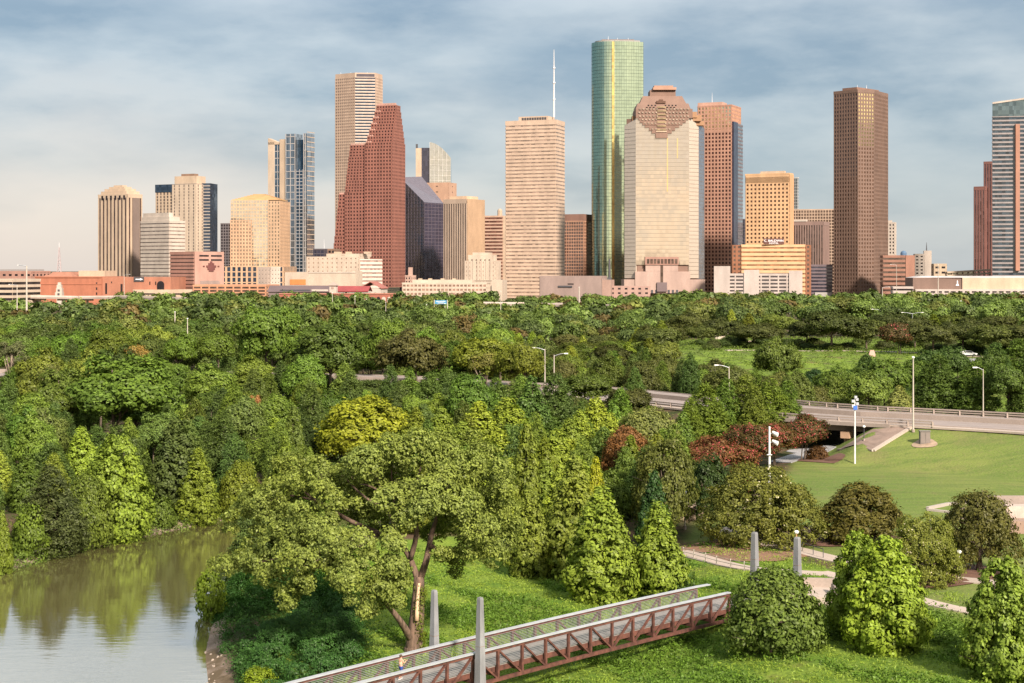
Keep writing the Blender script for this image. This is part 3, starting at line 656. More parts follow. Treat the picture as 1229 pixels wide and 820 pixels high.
x, y, z = base_at(981, 549); mb = MB(); mb.box(x-.75, x+.5, y-.4, y+.4, z, z+.9); mb.prism([(x-.75, y-.4), (x+.5, y-.4), (x+.5, y+.4), (x-.75, y+.4)], z+.9, z+1.0, [(x-.7, y-.3), (x+.4, y-.3), (x+.4, y+.3), (x-.7, y+.3)]); top('utility_box', 'small white box on the grass beside the path below the red-flowered trees', 'box', mb, M_WHITE)
# sunken court and low wall at the right edge of the lawn
x0, y0, z0 = at(1113, 612); x1, y1, z1 = at(1215, 606); root = thing('court_wall', 'low pale wall outlining a court at the right edge of the lawn', 'wall', (x0, y0, z0))
L = [at(1113, 612), at(1136, 607), at(1175, 603), at(1235, 610)]; mb = MB()
for a, b in zip(L[:-1], L[1:]): mb.bar((a[0], a[1], a[2]+.15), (b[0], b[1], b[2]+.15), .4, .4)
a, b = at(1113, 613), at(1150, 617); mb.bar((a[0], a[1], a[2]+.1), (b[0], b[1], b[2]+.1), .4, .3); obj('coping', mb, stone((.40, .35, .3)), root)
c4 = [at(1140, 615), at(1175, 607), at(1300, 612), at(1300, 640), at(1180, 640)]; mb = MB(); mb.v = [(p_[0], p_[1], p_[2]+.14) for p_ in c4]; mb.f = [(0, 4, 3, 2, 1)]; tag(obj('court_paving', mb, stone((.22, .15, .115))), kind='structure')
x, y, z = base_at(1222, 640); root = thing('court_block', 'stepped pinkish concrete block at the right edge beside the brown-crowned tree', 'wall', (x, y, z)); mb = MB(); mb.box(x-2, x+4, y-.5, y+2, z-.5, z+1.4); obj('lower_step', mb, stone((.28, .19, .14)), root); mb = MB(); mb.box(x-.6, x+4, y+3, y+5, z-.5, z+2.6); obj('upper_step', mb, stone((.45, .36, .3)), root); mb = MB(); mb.box(x-1.8, x+3.8, y+6, y+6.4, z, z+3.4); mb.box(x-1.8, x-1.4, y+2, y+6, z, z+2.9); obj('rim', mb, M_CONC, root)
# little roofs far off
def hut(px, pyb, Yd, w, h, hr, label, m1, m2, pyt=None):
    x = (px-CX)/F*Yd; z = Hf(x, Yd); z = HC-(pyb-HY)/F*Yd if pyb else z; root = thing('pavilion', label, 'pavilion', (x, Yd, z)); d = w*.7
    for i, j in ((-1, -1), (1, -1), (1, 1), (-1, 1)): mb = MB(); mb.box(x+i*w*.42-.15, x+i*w*.42+.15, Yd+j*d*.42-.15, Yd+j*d*.42+.15, z, z+h); obj('post', mb, m1, root)
    mb = MB(); mb.box(x-w*.3, x+w*.3, Yd-d*.2, Yd+d*.3, z, z+h*.9); obj('kiosk_wall', mb, m1, root)
    mb = MB(); sqr = [(x-w/2, Yd-d/2), (x+w/2, Yd-d/2), (x+w/2, Yd+d/2), (x-w/2, Yd+d/2)]; mb.prism(sqr, z+h, z+h+.25); mb.prism(sqr, z+h+.25, z+h+hr, [(x+(a-x)*.12, Yd+(b-Yd)*.12) for a, b in sqr]); obj('roof', mb, m2, root)
hut(866, 407, 520, 4.6, 2.0, 1.3, 'small tan-roofed pavilion with pale wall at the top of the grassy slope', CREAM_ := stone((.5, .42, .33)), stone((.42, .30, .24)))
hut(818, 640, 195, 5.5, 3.4, 1.6, 'tan hipped roof half hidden between the dark evergreen and the white-flowering tree', stone((.34, .26, .18)), stone((.33, .26, .2)))
x = (872-CX)/F*500; y = 500; z = Hf(x, y); mb = MB(); mb.box(x+3, x+8, y, y+.5, z-.3, z+1.2); top('low_cream_wall', 'low cream wall right of the small pavilion on the slope', 'wall', mb, stone((.55, .45, .34)))
x = (1047-CX)/F*438; y = 438.0; z = Hf(x, y); mb = MB(); mb.prism([(x-1.1, y), (x+1.1, y), (x+1.1, y+1), (x-1.1, y+1)], z-.2, z+1.7, [(x-.5, y+.2), (x+.5, y+.2), (x+.5, y+.8), (x-.5, y+.8)]); top('marker_stone', 'small pinkish marker stone at the path edge below the big oak', 'stone', mb, stone((.45, .28, .22)))
x, y, z = base_at(1207, 0, 284); mb = MB(); mb.box(x-1, x+1, y, y+1, z, z+1.4); top('concrete_block', 'small tan concrete block beyond the parkway near the right edge', 'block', mb, stone((.42, .30, .2)))
# path fence and bike hoops at lower right
L = smooth_line([Vector(at(*p_)[:2]) for p_ in ((812, 666), (860, 678.5), (905, 688))], 2.2); root = thing('path_fence', 'low wire fence along the narrow path left of the pylons', 'fence', (*L[0], Hf(*L[0])))
mb = MB()
for a, b in zip(L[:-1], L[1:]): 
    for h in (.45, .85): mb.bar((*a, Hf(*a)+h), (*b, Hf(*b)+h), .05)
obj('wire', mb, M_POLE, root)
for a in L: mb = MB(); z = Hf(*a); mb.box(a[0]-.05, a[0]+.05, a[1]-.05, a[1]+.05, z, z+.95); obj('post', mb, M_POLE, root)
L = [Vector(at(*p_)) for p_ in ((963, 663), (976, 667), (988, 671))]; root = thing('handrail', 'dark curved handrail beside the path right of the pylons', 'handrail', tuple(L[0])); mb = MB()
for v in L: mb.bar(tuple(v), (v.x, v.y, v.z+1), .07)
mb.bar((L[0].x, L[0].y, L[0].z+1), (L[1].x, L[1].y, L[1].z+1), .07); mb.bar((L[1].x, L[1].y, L[1].z+1), (L[2].x, L[2].y, L[2].z+1), .07); obj('rail', mb, plain('dark_metal', (.05, .05, .055)), root)

# ================================================================ parked cars glimpsed between the trees
def car_proto(c, van=False):
    L, Wd = (4.6, 1.8) if not van else (5.4, 2.0)
    prof = [(-L/2, .35), (L/2, .35), (L/2, .75), (L/2-.9, .92), (L/2-1.6, 1.42), (-L/2+1.0, 1.46), (-L/2+.2, 1.0), (-L/2, .9)] if not van else [(-L/2, .4), (L/2, .4), (L/2, 1.0), (L/2-.6, 1.2), (L/2-1.2, 2.1), (-L/2+.1, 2.15), (-L/2, 1.9)]
    mb = MB(); k = len(prof); mb.v = [(x, -Wd/2, z) for x, z in prof]+[(x, Wd/2, z) for x, z in prof]; mb.f = [tuple(range(k)), tuple(range(2*k-1, k-1, -1))]+[(i, k+i, k+(i+1) % k, (i+1) % k) for i in range(k)]
    me = bpy.data.meshes.new('body'); me.from_pydata(mb.v, [], mb.f); me.materials.append(plain('car_paint_%02d' % int(sum(c)*30), c, .3)); out = [('body', me, (0, 0, 0))]
    mb = MB(); mb.box(-L*.26, L*.20, -Wd/2-.01, Wd/2+.01, 1.0, 1.34) if not van else mb.box(-L*.3, L*.30, -Wd/2-.01, Wd/2+.01, 1.35, 1.85)
    me = bpy.data.meshes.new('window'); me.from_pydata(mb.v, [], mb.f); me.materials.append(plain('car_glass', (.02, .02, .025), .1)); out.append(('window', me, (0, 0, 0)))
    mb = MB(); mb.tube([(0, -.11, 0), (0, .11, 0)], .33, 14); me = bpy.data.meshes.new('wheel'); me.from_pydata(mb.v, [], mb.f); me.materials.append(plain('tyre', (.02, .02, .02)))
    out += [('wheel', me, (i*L*.31, j*(Wd/2-.08), .33)) for i in (-1, 1) for j in (-1, 1)]
    mb = MB(); mb.box(L/2-.04, L/2+.02, -.75, -.4, .62, .78); me = bpy.data.meshes.new('headlight'); me.from_pydata(mb.v, [], mb.f); me.materials.append(M_WHITE); out += [('headlight', me, (0, 0, 0)), ('headlight', me, (0, 1.15, 0))]
    return out
CW, CS, CB, CD = (.65, .65, .65), (.30, .33, .38), (.06, .10, .22), (.05, .05, .06)
spots = [(187, 478, CW, 0, 'white car at the left end of the parking strip in the woods'), (213, 484, CS, 0, 'silver car on the parking strip beside the umbrella-shaped tree'), (246, 484, CS, 0, 'grey car parked between tree trunks left of the bare trunk'), (275, 485, CD, 0, 'dark car parked behind the tall bare trunk'),
         (352, 480, CW, 0, 'white car glimpsed under the tall dark trees left of the brown trunk'), (470, 476, CS, 0, 'silver car glimpsed below the dark trees behind the yellow tree'), (512, 474, CS, 1, 'grey van glimpsed under the dark trees, middle of the wood'), (600, 473, CW, 1, 'white van parked in the gap under the yellow-green crowns'),
         (462, 466, CB, 0, 'dark blue car in the shade under the trees behind the yellow tree'), (3, 371, CW, 0, 'white car on the road at the left edge of the photo below the cream garage'), (1162, 428, CW, 0, 'white car on the embankment road below the right-hand oaks'), (1200, 431, CD, 0, 'dark car on the embankment road at the far right')]
pc = {}
for px, py, c, van, lab in spots:
    x, y, z = at(px, py); key = (c, van)
    if key not in pc: pc[key] = car_proto(c, van)
    root = thing('parked_van' if van else 'parked_car', lab, 'van' if van else 'car', (x, y, z+.12), None, rnd.uniform(-.15, .25))
    for nm, me, loc in pc[key]: o = bpy.data.objects.new(nm, me); C.objects.link(o); o.parent = root; o.location = loc
# ================================================================ the city
NW = [0]
def zz(py, Yd): return HC-(py-HY)/F*Yd
def xx(px, Yd): return (px-CX)/F*Yd
class Frame:
    """plan frame of a building: corner at (pm, Y), u runs along the left-hand face, v along the right-hand face"""
    def __init__(s, pm, Yd, alpha):
        s.a = R(alpha); s.Y = Yd; s.C = Vector((xx(pm, Yd), Yd)); s.dl = Vector((-math.cos(s.a), math.sin(s.a))); s.dr = Vector((math.sin(s.a), math.cos(s.a)))
    def U(s, px):
        u0 = (px-CX)/F; return (s.C.x-u0*s.C.y)/(math.cos(s.a)+u0*math.sin(s.a))
    def V(s, px):
        u1 = (px-CX)/F; return (u1*s.C.y-s.C.x)/(math.sin(s.a)-u1*math.cos(s.a))
    def P(s, u, v): q = s.C+s.dl*u+s.dr*v; return (q.x, q.y)
    def rect(s, u0, u1, v0, v1):       # CCW seen from above
        return [s.P(u1, v0), s.P(u0, v0), s.P(u0, v1), s.P(u1, v1)]
def facade(root, poly, z0, z1, st, wall, gls, sub=None, budget=100, faces=None):
    """real relief on every side of a prism: piers and spandrels stand proud, the windows sit behind them.
       st = (module, floor height, pier fraction, spandrel fraction, kind)"""
    mod, fh, pf, sf, kind = st
    grid = MB(); cells = []
    k = len(poly)
    for e in range(k):
        if faces is not None and e not in faces: continue
        a = Vector(poly[e]); b = Vector(poly[(e+1) % k]); L = (b-a).length
        if L < .8: continue
        t = (b-a)/L; n = Vector((t.y, -t.x)); ang = math.atan2(t.y, t.x)
        mid = (a+b)/2; facing = n.dot(-mid.normalized())
        nb = max(1, round(L/mod)); m_ = L/nb; nf = max(1, round((z1-z0)/fh)); f_ = (z1-z0)/nf
        dp, ds = (.42, .30) if kind != 'curtain' else (.10, .16)
        def slab(s0, s1, za, zb, d):
            p0 = a+t*s0; p1 = a+t*s1; o = n*d; i_ = n*-.05
            grid.prism([(p0+o).to_tuple(), (p1+o).to_tuple(), (p1+i_).to_tuple(), (p0+i_).to_tuple()], za, zb)
        if kind in ('grid', 'ribs', 'curtain'):
            w = m_*pf
            for i in range(nb+1):
                s0, s1 = max(0, i*m_-w/2), min(L, i*m_+w/2)
                slab(s0, s1, z0, z1, dp)
        h = f_*sf
        if kind in ('grid', 'bands', 'curtain'):
            for i in range(nf+1):
                slab(0, L, max(z0, z0+i*f_-h/2), min(z1, z0+i*f_+h/2), ds if kind != 'bands' else .45)
        elif kind == 'ribs':
            slab(0, L, z1-fh*.8, z1, .5); slab(0, L, z0, z0+fh*.6, .5)
        if kind == 'curtain': continue
        cw, ch = m_*(1-pf), f_*(1-sf)
        if kind == 'bands': cw, nbb, mm = L-.4, 1, L
        else: nbb, mm = nb, m_
        if kind == 'ribs': ch, nff, ff = z1-z0-fh*1.4, 1, z1-z0
        else: nff, ff = nf, f_
        for i in range(nbb):
            for j in range(nff):
                p0 = a+t*((i+.5)*mm)+n*.06
                cells.append((p0.x, p0.y, z0+(j+.5)*ff, cw, ch, ang, facing))
    core = MB(); core.prism(poly, z0, z1)
    par = sub or root
    if kind == 'curtain':
        obj('glass_curtain', core, gls, par); obj('mullions', grid, wall, par); return
    c_ = obj('wall', core, wall, par); obj('facade_relief', grid, wall, par)
    # the windows: the ones that show largest one by one, the rest of a tower's hundreds as one part
    vis = sorted(range(len(cells)), key=lambda i: (-(cells[i][6] > .15), -cells[i][3]*cells[i][4]*max(cells[i][6], .01), -cells[i][2]))
    have = WINC.get(root.name, 0); take = max(0, min(len(vis), 100-have, budget))
    WINC[root.name] = have+take
    cache = {}; org = ORI[root.name]
    for i in vis[:take]:
        x, y, z, w, h, ang, fc = cells[i]; key = (round(w, 2), round(h, 2))
        if key not in cache:
            w_ = MB(); w_.box(-w/2, w/2, -.05, .05, -h/2, h/2)
            me_ = bpy.data.meshes.new('window'); me_.from_pydata(w_.v, [], w_.f); me_.materials.append(gls); cache[key] = me_
        o = bpy.data.objects.new('window', cache[key]); C.objects.link(o); o.parent = par
        o.location = (x-org[0], y-org[1], z-org[2]); o.rotation_euler = (0, 0, ang)
    rest = MB()
    for i in vis[take:]:
        x, y, z, w, h, ang, fc = cells[i]; ca_, sa_ = math.cos(ang)*w/2, math.sin(ang)*w/2
        ox, oy = math.sin(ang)*.05, -math.cos(ang)*.05
        rest.quad((x-ca_+ox, y-sa_+oy, z-h/2), (x+ca_+ox, y+sa_+oy, z-h/2), (x+ca_+ox, y+sa_+oy, z+h/2), (x-ca_+ox, y-sa_+oy, z+h/2))
    if rest.f: tag(obj('window', rest, gls, par), kind='stuff')
WINC = {}
def inset(poly, d):
    c = Vector((sum(p[0] for p in poly)/len(poly), sum(p[1] for p in poly)/len(poly))); out = []
    for p_ in poly:
        v = Vector(p_)-c; out.append((c+v*(1-d/v.length)).to_tuple())
    return out
def building(name, label, cat, fr, u1, v1, py, wall, gls, st, base=0.0, roof=None, para=1.2, group=None, budget=100, u0=0, v0=0, z1=None):
    root = thing(name, label, cat, (*fr.P((u0+u1)/2, (v0+v1)/2), base), group)
    poly = fr.rect(u0, u1, v0, v1); zt = z1 if z1 is not None else zz(py, fr.Y)
    facade(root, poly, base, zt, st, wall, gls, budget=budget)
    mb = MB(); o = inset(poly, -.6); mb.prism(o, zt, zt+para); obj('parapet', mb, wall, root)
    return root, poly, zt+para
def boxpart(name, root, fr, u0, u1, v0, v1, z0, z1, m):
    mb = MB(); mb.prism(fr.rect(u0, u1, v0, v1), z0, z1); return obj(name, mb, m, root)
def mast(name, root, x, y, z0, h, r=.5, m=None):
    mb = MB(); mb.tube([(x, y, z0), (x, y, z0+h*.4), (x, y, z0+h)], [r, r*.7, r*.25], 6); return obj(name, mb, m or plain('pale_metal', (.6, .6, .6)), root)

CREAM = stone((.43, .33, .235)); WHITE = stone((.43, .37, .31)); TAN = stone((.33, .225, .15)); TAN2 = stone((.36, .27, .20))
BRICK = stone((.34, .125, .07), .85, .15, .3, 'red_brick'); PINK = stone((.33, .185, .14)); REDG = stone((.225, .092, .066), .8); PEACH = stone((.46, .345, .255))
ORANGE = stone((.45, .27, .14)); BROWNL = stone((.20, .125, .085)); DGREY = stone((.075, .065, .075)); GREYP = stone((.25, .185, .16))
PINKG = stone((.36, .185, .125)); GARAGE = stone((.41, .35, .31)); CREAM2 = stone((.45, .36, .27)); RUST = stone((.24, .10, .05))
GD = glass((.022, .018, .020), 0, .2, spec=.3); GDB = glass((.03, .045, .07), .2, .1, .4); GBL = glass((.16, .22, .27), .75, .08, .25)
GGOLD = glass((.80, .72, .60), .92, .06, .10, wav=.016); GSKY = glass((.42, .46, .48), .85, .08, .15, wav=.015); GGRN = glass((.50, .62, .45), .92, .08, .10, wav=.010)
GBR = glass((.10, .065, .05), .3, .12, .5); GHER = glass((.66, .585, .51), .92, .07, .05, cell=(3, 3, 4), wav=.012); GSIDE = glass((.50, .43, .35), .25, .25, .04, wav=.006)
GNAVY = glass((.035, .035, .06), .35, .12, .3); GPUR = glass((.055, .042, .065), .4, .15, .2)
GWHT = glass((.16, .13, .11), .2, .15, .4)
PALE = plain('pale_metal', (.6, .6, .6)); DARKM = plain('dark_metal', (.05, .05, .055)); ROOFM = plain('roof_grey', (.22, .21, .20), .8)

# --- far left
fr = Frame(15, 1150, 12)
r_, p_, z_ = building('parking_garage', 'cream parking garage with dark open levels at the left edge of the photo', 'parking garage', fr, 30, 40, 337, CREAM2, GD, (9, 3.6, .1, .5, 'bands'))
fr = Frame(38, 1420, 15)
r_, p_, z_ = building('brick_building', 'dull pink brick low building left of the long windowless brick hall', 'building', fr, fr.U(-20), 30, 327, PINK, GD, (6, 5, .5, .6, 'grid'))
boxpart('roof', r_, fr, 4, fr.U(-15), 3, 27, z_, z_+1.5, ROOFM)
fr = Frame(122, 1400, 6)
root = thing('exhibition_hall', 'long red brick windowless hall with small arched entrance and arrow sign', 'hall', (*fr.P(0, 20), 0))
zt = zz(332, 1400); mb = MB(); mb.prism(fr.rect(0, fr.U(42), 0, 60), 0, zt); obj('wall', mb, BRICK, root)
mb = MB(); mb.prism(fr.rect(0, fr.U(42), -.6, 0), zt-1, zt); mb.prism(fr.rect(0, fr.U(42), -.4, 0), zt-7, zt-6.4); obj('cornice', mb, BRICK, root)
mb = MB(); mb.prism([fr.P(0, 2), fr.P(fr.U(204), 2), fr.P(fr.U(204), 62), fr.P(0, 62)], 0, zt-.5); obj('wing_wall', mb, stone((.33, .14, .085), .85), root)
u_ = fr.U(60); mb = MB(); mb.prism(fr.rect(fr.U(83), fr.U(48), 8, 40), zt, zt+1.5, inset(fr.rect(fr.U(83), fr.U(48), 8, 40), 2)); mb.prism(fr.rect(fr.U(80), fr.U(53), 12, 36), zt+1.5, zt+4, inset(fr.rect(fr.U(80), fr.U(53), 12, 36), 3)); obj('roof', mb, stone((.30, .14, .09)), root)
boxpart('rooftop_block', root, fr, fr.U(116), fr.U(84), 20, 50, zt, zz(325, 1400), CREAM)
for px, w, y0, y1 in ((126.5, 2.2, 340, 353), (116, 1.6, 345, 348), (116, 1.6, 339, 341), (116, 1.6, 351, 354), (145, 2.5, 341, 352), (179, 1.2, 338, 342), (186, 1.2, 338, 342), (133, 1.2, 338, 340)):
    v = 1.98 if px > 122 else 0; uu = fr.U(px); mb = MB(); mb.prism(fr.rect(uu-w*.36, uu+w*.36, v-.15, v+.05), zz(y1, 1400), zz(y0, 1400)); obj('window', mb, GD, root)
uu = fr.U(192); mb = MB(); pts = [(-3, 0), (3, 0)]+[(3.2*math.cos(t_*math.pi/8), 6+3.2*math.sin(t_*math.pi/8)) for t_ in range(9)]
zb = zz(350, 1400); arch = [(fr.P(uu+a, 1.9), zb+b_) for a, b_ in pts]
mb.v += [(p0[0], p0[1], z) for p0, z in arch]+[(p0[0]+fr.dr.x*-.3, p0[1]+fr.dr.y*-.3, z) for p0, z in arch]
k = len(arch); mb.f += [tuple(range(k)), tuple(range(2*k-1, k-1, -1))]+[(i, (i+1) % k, k+(i+1) % k, k+i) for i in range(k)]
ent = obj('entrance_arch', mb, GD, root)
sg = boxpart('sign', root, fr, fr.U(172)-0, fr.U(160), 1.3, 1.9, zz(338, 1400), zz(332.5, 1400), DARKM)
mb = MB()
def fq(u0, u1, z0, z1, v=1.22): mb.prism(fr.rect(u0, u1, v, v+.1), z0, z1)
us = fr.U(171.5); fq(us+3, us+7, zz(335.8, 1400), zz(334.8, 1400))
mb.prism([fr.P(us+.5, 1.22), fr.P(us+.5, 1.3), fr.P(us+3, 1.3), fr.P(us+3, 1.22)], [zz(335.4, 1400)]*2+[zz(336.6, 1400)]*2, [zz(335.2, 1400)]*2+[zz(334, 1400)]*2)
obj('white_arrow', mb, plain('white_paint', (.8, .8, .8)), sg)
# white lattice tower in front
fr = Frame(75, 1340, 0); root = thing('stepped_tower', 'white stepped playground-like tower standing before the red brick hall', 'tower', (*fr.P(4, 2), 0))
for i, (a, b_, y0, y1) in enumerate(((66, 74.5, 351, 357), (67, 74, 346, 351), (67.5, 73, 342, 346), (68.5, 72, 339, 342))):
    boxpart('tier', root, fr, fr.U(b_), fr.U(a), i*.6, 6-i*.6, zz(y1, 1340), zz(y0, 1340), WHITE)
boxpart('opening', root, fr, fr.U(71.5), fr.U(69), -.2, 0, zz(355, 1340), zz(352, 1340), DARKM); boxpart('opening', root, fr, fr.U(71.5), fr.U(69), .4, .6, zz(350, 1340), zz(347.5, 1340), DARKM)
boxpart('base', root, fr, fr.U(73), fr.U(67.5), 1, 5, 0, zz(357, 1340), WHITE)
# lattice mast
Yd = 1700; x0 = xx(71, Yd); root = thing('radio_mast', 'thin grey lattice radio mast rising above the brick hall', 'mast', (x0, Yd, 0))
mb = MB(); zt = zz(297, Yd)
for a, b_ in ((-1, -1), (1, -1), (1, 1), (-1, 1)): mb.bar((x0+a*3.4, Yd+b_*3.4, 0), (x0+a*.3, Yd+b_*.3, zt), .5)
for i in range(14):
    t0, t1 = i/14, (i+1)/14; w0, w1 = 3.4-3.1*t0, 3.4-3.1*t1
    for a, b_, c_, d_ in ((-1, -1, 1, -1), (1, -1, 1, 1), (1, 1, -1, 1), (-1, 1, -1, -1)):
        mb.bar((x0+a*w0, Yd+b_*w0, zt*t0), (x0+c_*w1, Yd+d_*w1, zt*t1), .3)
obj('lattice', mb, plain('mast_steel', (.35, .3, .3)), root)
mb = MB(); mb.tube([(x0, Yd, zt), (x0, Yd, zt+5)], .2, 5); obj('antenna', mb, PALE, root)

# --- cream rounded-top tower
fr = Frame(153, 1700, 30); u1, v1 = fr.U(118), fr.V(170.5)
root, p_, z_ = building('apartment_tower', 'cream apartment tower with dark vertical balcony strips and rounded stepped top', 'tower', fr, u1, v1, 234, CREAM, glass((.06, .035, .03), 0, .3), (5.4, 3.6, .55, .2, 'ribs'))
boxpart('balcony_stack', root, fr, -1.6, 0, v1*.3, v1*.75, 2, z_-4, stone((.16, .12, .10)))
for i, (k1, k2, py) in enumerate(((.06, .94, 229), (.14, .86, 226), (.24, .76, 223.5), (.35, .65, 221.5))):
    boxpart('crown_step', root, fr, u1*k1, u1*k2, v1*k1, v1*k2, z_, zz(py, 1700), CREAM); 
for j in range(6):
    uu = u1*(.1+.15*j); mb = MB(); mb.prism(fr.rect(uu-1.2, uu+1.2, -.7, -.1), z_-6, z_-1.5); obj('top_window', mb, GD, root)
# --- white banded office
fr = Frame(203, 1620, 38); u1, v1 = fr.U(169), fr.V(222)
root, p_, z_ = building('white_office', 'white banded office block between the rounded cream tower and the stone hotel', 'office building', fr, u1, v1, 266, WHITE, glass((.22, .17, .14), .1, .2), (6, 3.7, .1, .72, 'bands'))
boxpart('top_storey', root, fr, 1, u1, 1, v1-6, z_, zz(260, 1620), WHITE); boxpart('upper_storey', root, fr, 4, u1, 3, v1-12, zz(260, 1620), zz(255, 1620), WHITE)
# --- tower E
fr = Frame(236, 1950, 25); u1, v1 = fr.U(187), fr.V(253)
root = thing('residential_tower', 'cream tower with a dark glass top band and dark glass right wing', 'tower', (*fr.P(u1/2, v1/2), 0))
ua, ub = fr.U(207.5), fr.U(230)
facade(root, fr.rect(ua, u1, 0, v1), 0, zz(230, 1950), (5, 3.8, .5, .25, 'grid'), CREAM, glass((.12, .09, .07), .1, .2))
facade(root, fr.rect(0, ua-.01, -1.2, v1*.8), 0, zz(221, 1950), (7, 3.8, .75, .3, 'grid'), CREAM2, GWHT, budget=0)
boxpart('glass_top_band', root, fr, ub-6, u1+.5, -.8, v1, zz(230, 1950), zz(220.5, 1950), GDB)
boxpart('crown_block', root, fr, 1.5, ua-1, 2, v1*.7, zz(221, 1950), zz(211, 1950), CREAM); boxpart('rooftop_plant', root, fr, 8, ua-8, 6, v1*.5, zz(211, 1950), zz(208, 1950), BROWNL)
fr2 = Frame(252, 1960, 10); 
boxpart('dark_wing', root, fr2, 0, fr2.U(236.5), 0, 26, 0, zz(220, 1960), GDB)
mb = MB()
for i in range(34):
    z = 4+i*3.9
    if z < zz(221, 1960): mb.prism(fr2.rect(-.2, fr2.U(236.5), -.4, 0), z, z+.9)
obj('balcony_slabs', mb, stone((.38, .33, .28)), root)
# --- pink stone hotel-like block
fr = Frame(233, 1430, 42); u1, v1 = fr.U(204.5), fr.V(268)
root, p_, z_ = building('stone_block', 'pink stone block with a dark crest hung on its right face', 'building', fr, u1, v1, 304, PINK, GD, (40, 3.2, .01, .75, 'bands'), para=1.5)
boxpart('right_cladding', root, fr, -1.0, -.5, 0, v1, 0, z_, stone((.35, .21, .165)))
for (a, b_, y0, y1) in ((.15, .47, 306, 308), (.55, .92, 306, 308), (.15, .47, 311, 313), (.55, .92, 311, 313), (.18, .85, 337, 343)):
    boxpart('window_band', root, fr, -1.2, -1.0, v1*a, v1*b_, zz(y1, 1430), zz(y0, 1430), GD if y0 < 330 else GREYP)
mb = MB(); vc = v1*.55; zc = zz(320, 1430)
for a, b_, z0, z1 in ((-4.5, 4.5, -.5, .8), (-3.4, 3.4, -2.2, -.5), (-2.2, 2.2, -3.4, -2.2), (-1, 1, .8, 3.6), (-2.6, -1.2, .8, 2.4), (1.2, 2.6, .8, 2.4), (-7.5, -6, -.2, .6), (6, 7.5, -.2, .6)):
    mb.prism(fr.rect(-1.6, -1.2, vc+a*1.2, vc+b_*1.2), zc+z0*1.3, zc+z1*1.3)
obj('crest', mb, stone((.12, .04, .035)), root)
# --- small dark tower G
fr = Frame(277, 2100, 15); building('dark_tower', 'slim dark grey tower left of the gold glass block', 'tower', fr, fr.U(265), 24, 269, stone((.14, .12, .12)), GD, (3.5, 3.8, .3, .3, 'grid'), budget=60)
# --- gold glass block H
Yd = 1750; fr = Frame(336, Yd, 7); u1, v1 = fr.U(277), fr.V(347.5); zt = zz(240, Yd)
root = thing('gold_office', 'gold mirrored glass office with gently curved orange roof', 'office building', (*fr.P(u1/2, v1/2), 0))
zb = zz(320, Yd); uu = fr.U(322)
facade(root, fr.rect(uu, u1, 0, v1), zb, zt, (3.2, 3.9, .12, .18, 'curtain'), stone((.55, .36, .2)), GGOLD)
sub = boxpart('corner_bay', root, fr, 0, uu-.01, .2, v1, zb, zt-2, GBR)
facade(root, fr.rect(-.3, uu-.02, -.6, v1+.1), zb, zt-1, (3.2, 3.9, .5, .4, 'grid'), stone((.40, .27, .17)), glass((.5, .4, .3), .9, .1, .4), budget=100)
mb = MB()
for i in range(8):
    t0 = i/8; hh = math.sin(math.pi*(.5+.5*t0)); 
    mb.prism(inset(fr.rect(1, u1-.5, .5, v1), 1+i*3.4), zt+i*.9, zt+(i+1)*.9)
obj('roof', mb, stone((.42, .27, .13)), root)
facade(root, fr.rect(fr.U(302), u1+.3, -.5, 1), zb, zz(264, Yd), (3.4, 3.9, .55, .45, 'grid'), stone((.45, .29, .18)), GGOLD, budget=0)
facade(root, fr.rect(-6, fr.U(268), -8, v1+6), 0, zb, (6, 6, .4, .2, 'grid'), stone((.44, .29, .18)), GDB, budget=0)
# --- J small white block
fr = Frame(325, 1420, 35); building('small_block', 'small white block in front of the gold glass office', 'building', fr, fr.U(310), fr.V(336), 322, WHITE, GD, (3.5, 3.4, .75, .75, 'grid'), budget=30)
# --- I orange parking deck
fr = Frame(319, 1380, 8); building('parking_deck', 'long orange concrete parking deck with open dark levels', 'parking garage', fr, fr.U(232), 40, 343.5, stone((.46, .23, .13)), GBR, (7, 3.0, .18, .42, 'grid'))
fr = Frame(235, 1390, 5); building('low_terrace', 'long low cream terrace wall beside the orange parking deck', 'building', fr, fr.U(160), 30, 348.5, CREAM, GD, (30, 8, .6, .8, 'grid'), budget=20, para=.5)
fr = Frame(243, 1150, 8); building('brick_hut', 'low brick building half hidden by trees below the cream terrace', 'building', fr, fr.U(195), 20, 364, stone((.24, .12, .09)), GD, (5, 4, .3, .4, 'grid'), budget=20, para=.4)
# --- K glass twin tower
Yd = 1850; fr = Frame(368, Yd, 24); u1, v1 = fr.U(321), fr.V(377)
root = thing('glass_tower', 'tall glass tower of cream and steel fins with a notched top', 'tower', (*fr.P(u1/2, v1/2), 0))
G1 = glass((.42, .45, .48), .85, .08, .35, cell=(4, 4, 8)); G2 = glass((.07, .12, .18), .7, .06, .4)
def kblock(name, pa, pb, v0, v_1, py, m, rel=True, stw=stone((.34, .32, .30)), fh=8.0, z0=0):
    poly = fr.rect(fr.U(pb), fr.U(pa), v0, v_1); nm = MB(); nm.prism(poly, z0, zz(py, Yd)); o = obj(name, nm, m, root)
    if rel:
        g = MB(); z = z0+fh
        while z < zz(py, Yd)-1:
            g.prism(fr.rect(fr.U(pb)-.1, fr.U(pa)+.1, v0-.35, v0+.1), z, z+.8); z += fh
        for pp_ in np.linspace(pa, pb, max(2, int((pb-pa)/4))+1): uu_ = fr.U(pp_); g.prism(fr.rect(uu_-.25, uu_+.25, v0-.5, v0+.1), z0, zz(py, Yd))
        obj('mullions', g, stw, o)
    return o
kblock('fin_block', 320.5, 328, 2, v1, 169, CREAM2, False); kblock('glass_strip', 328, 335, 3, v1, 172, GBL, True, stone((.34, .32, .30)), 8)
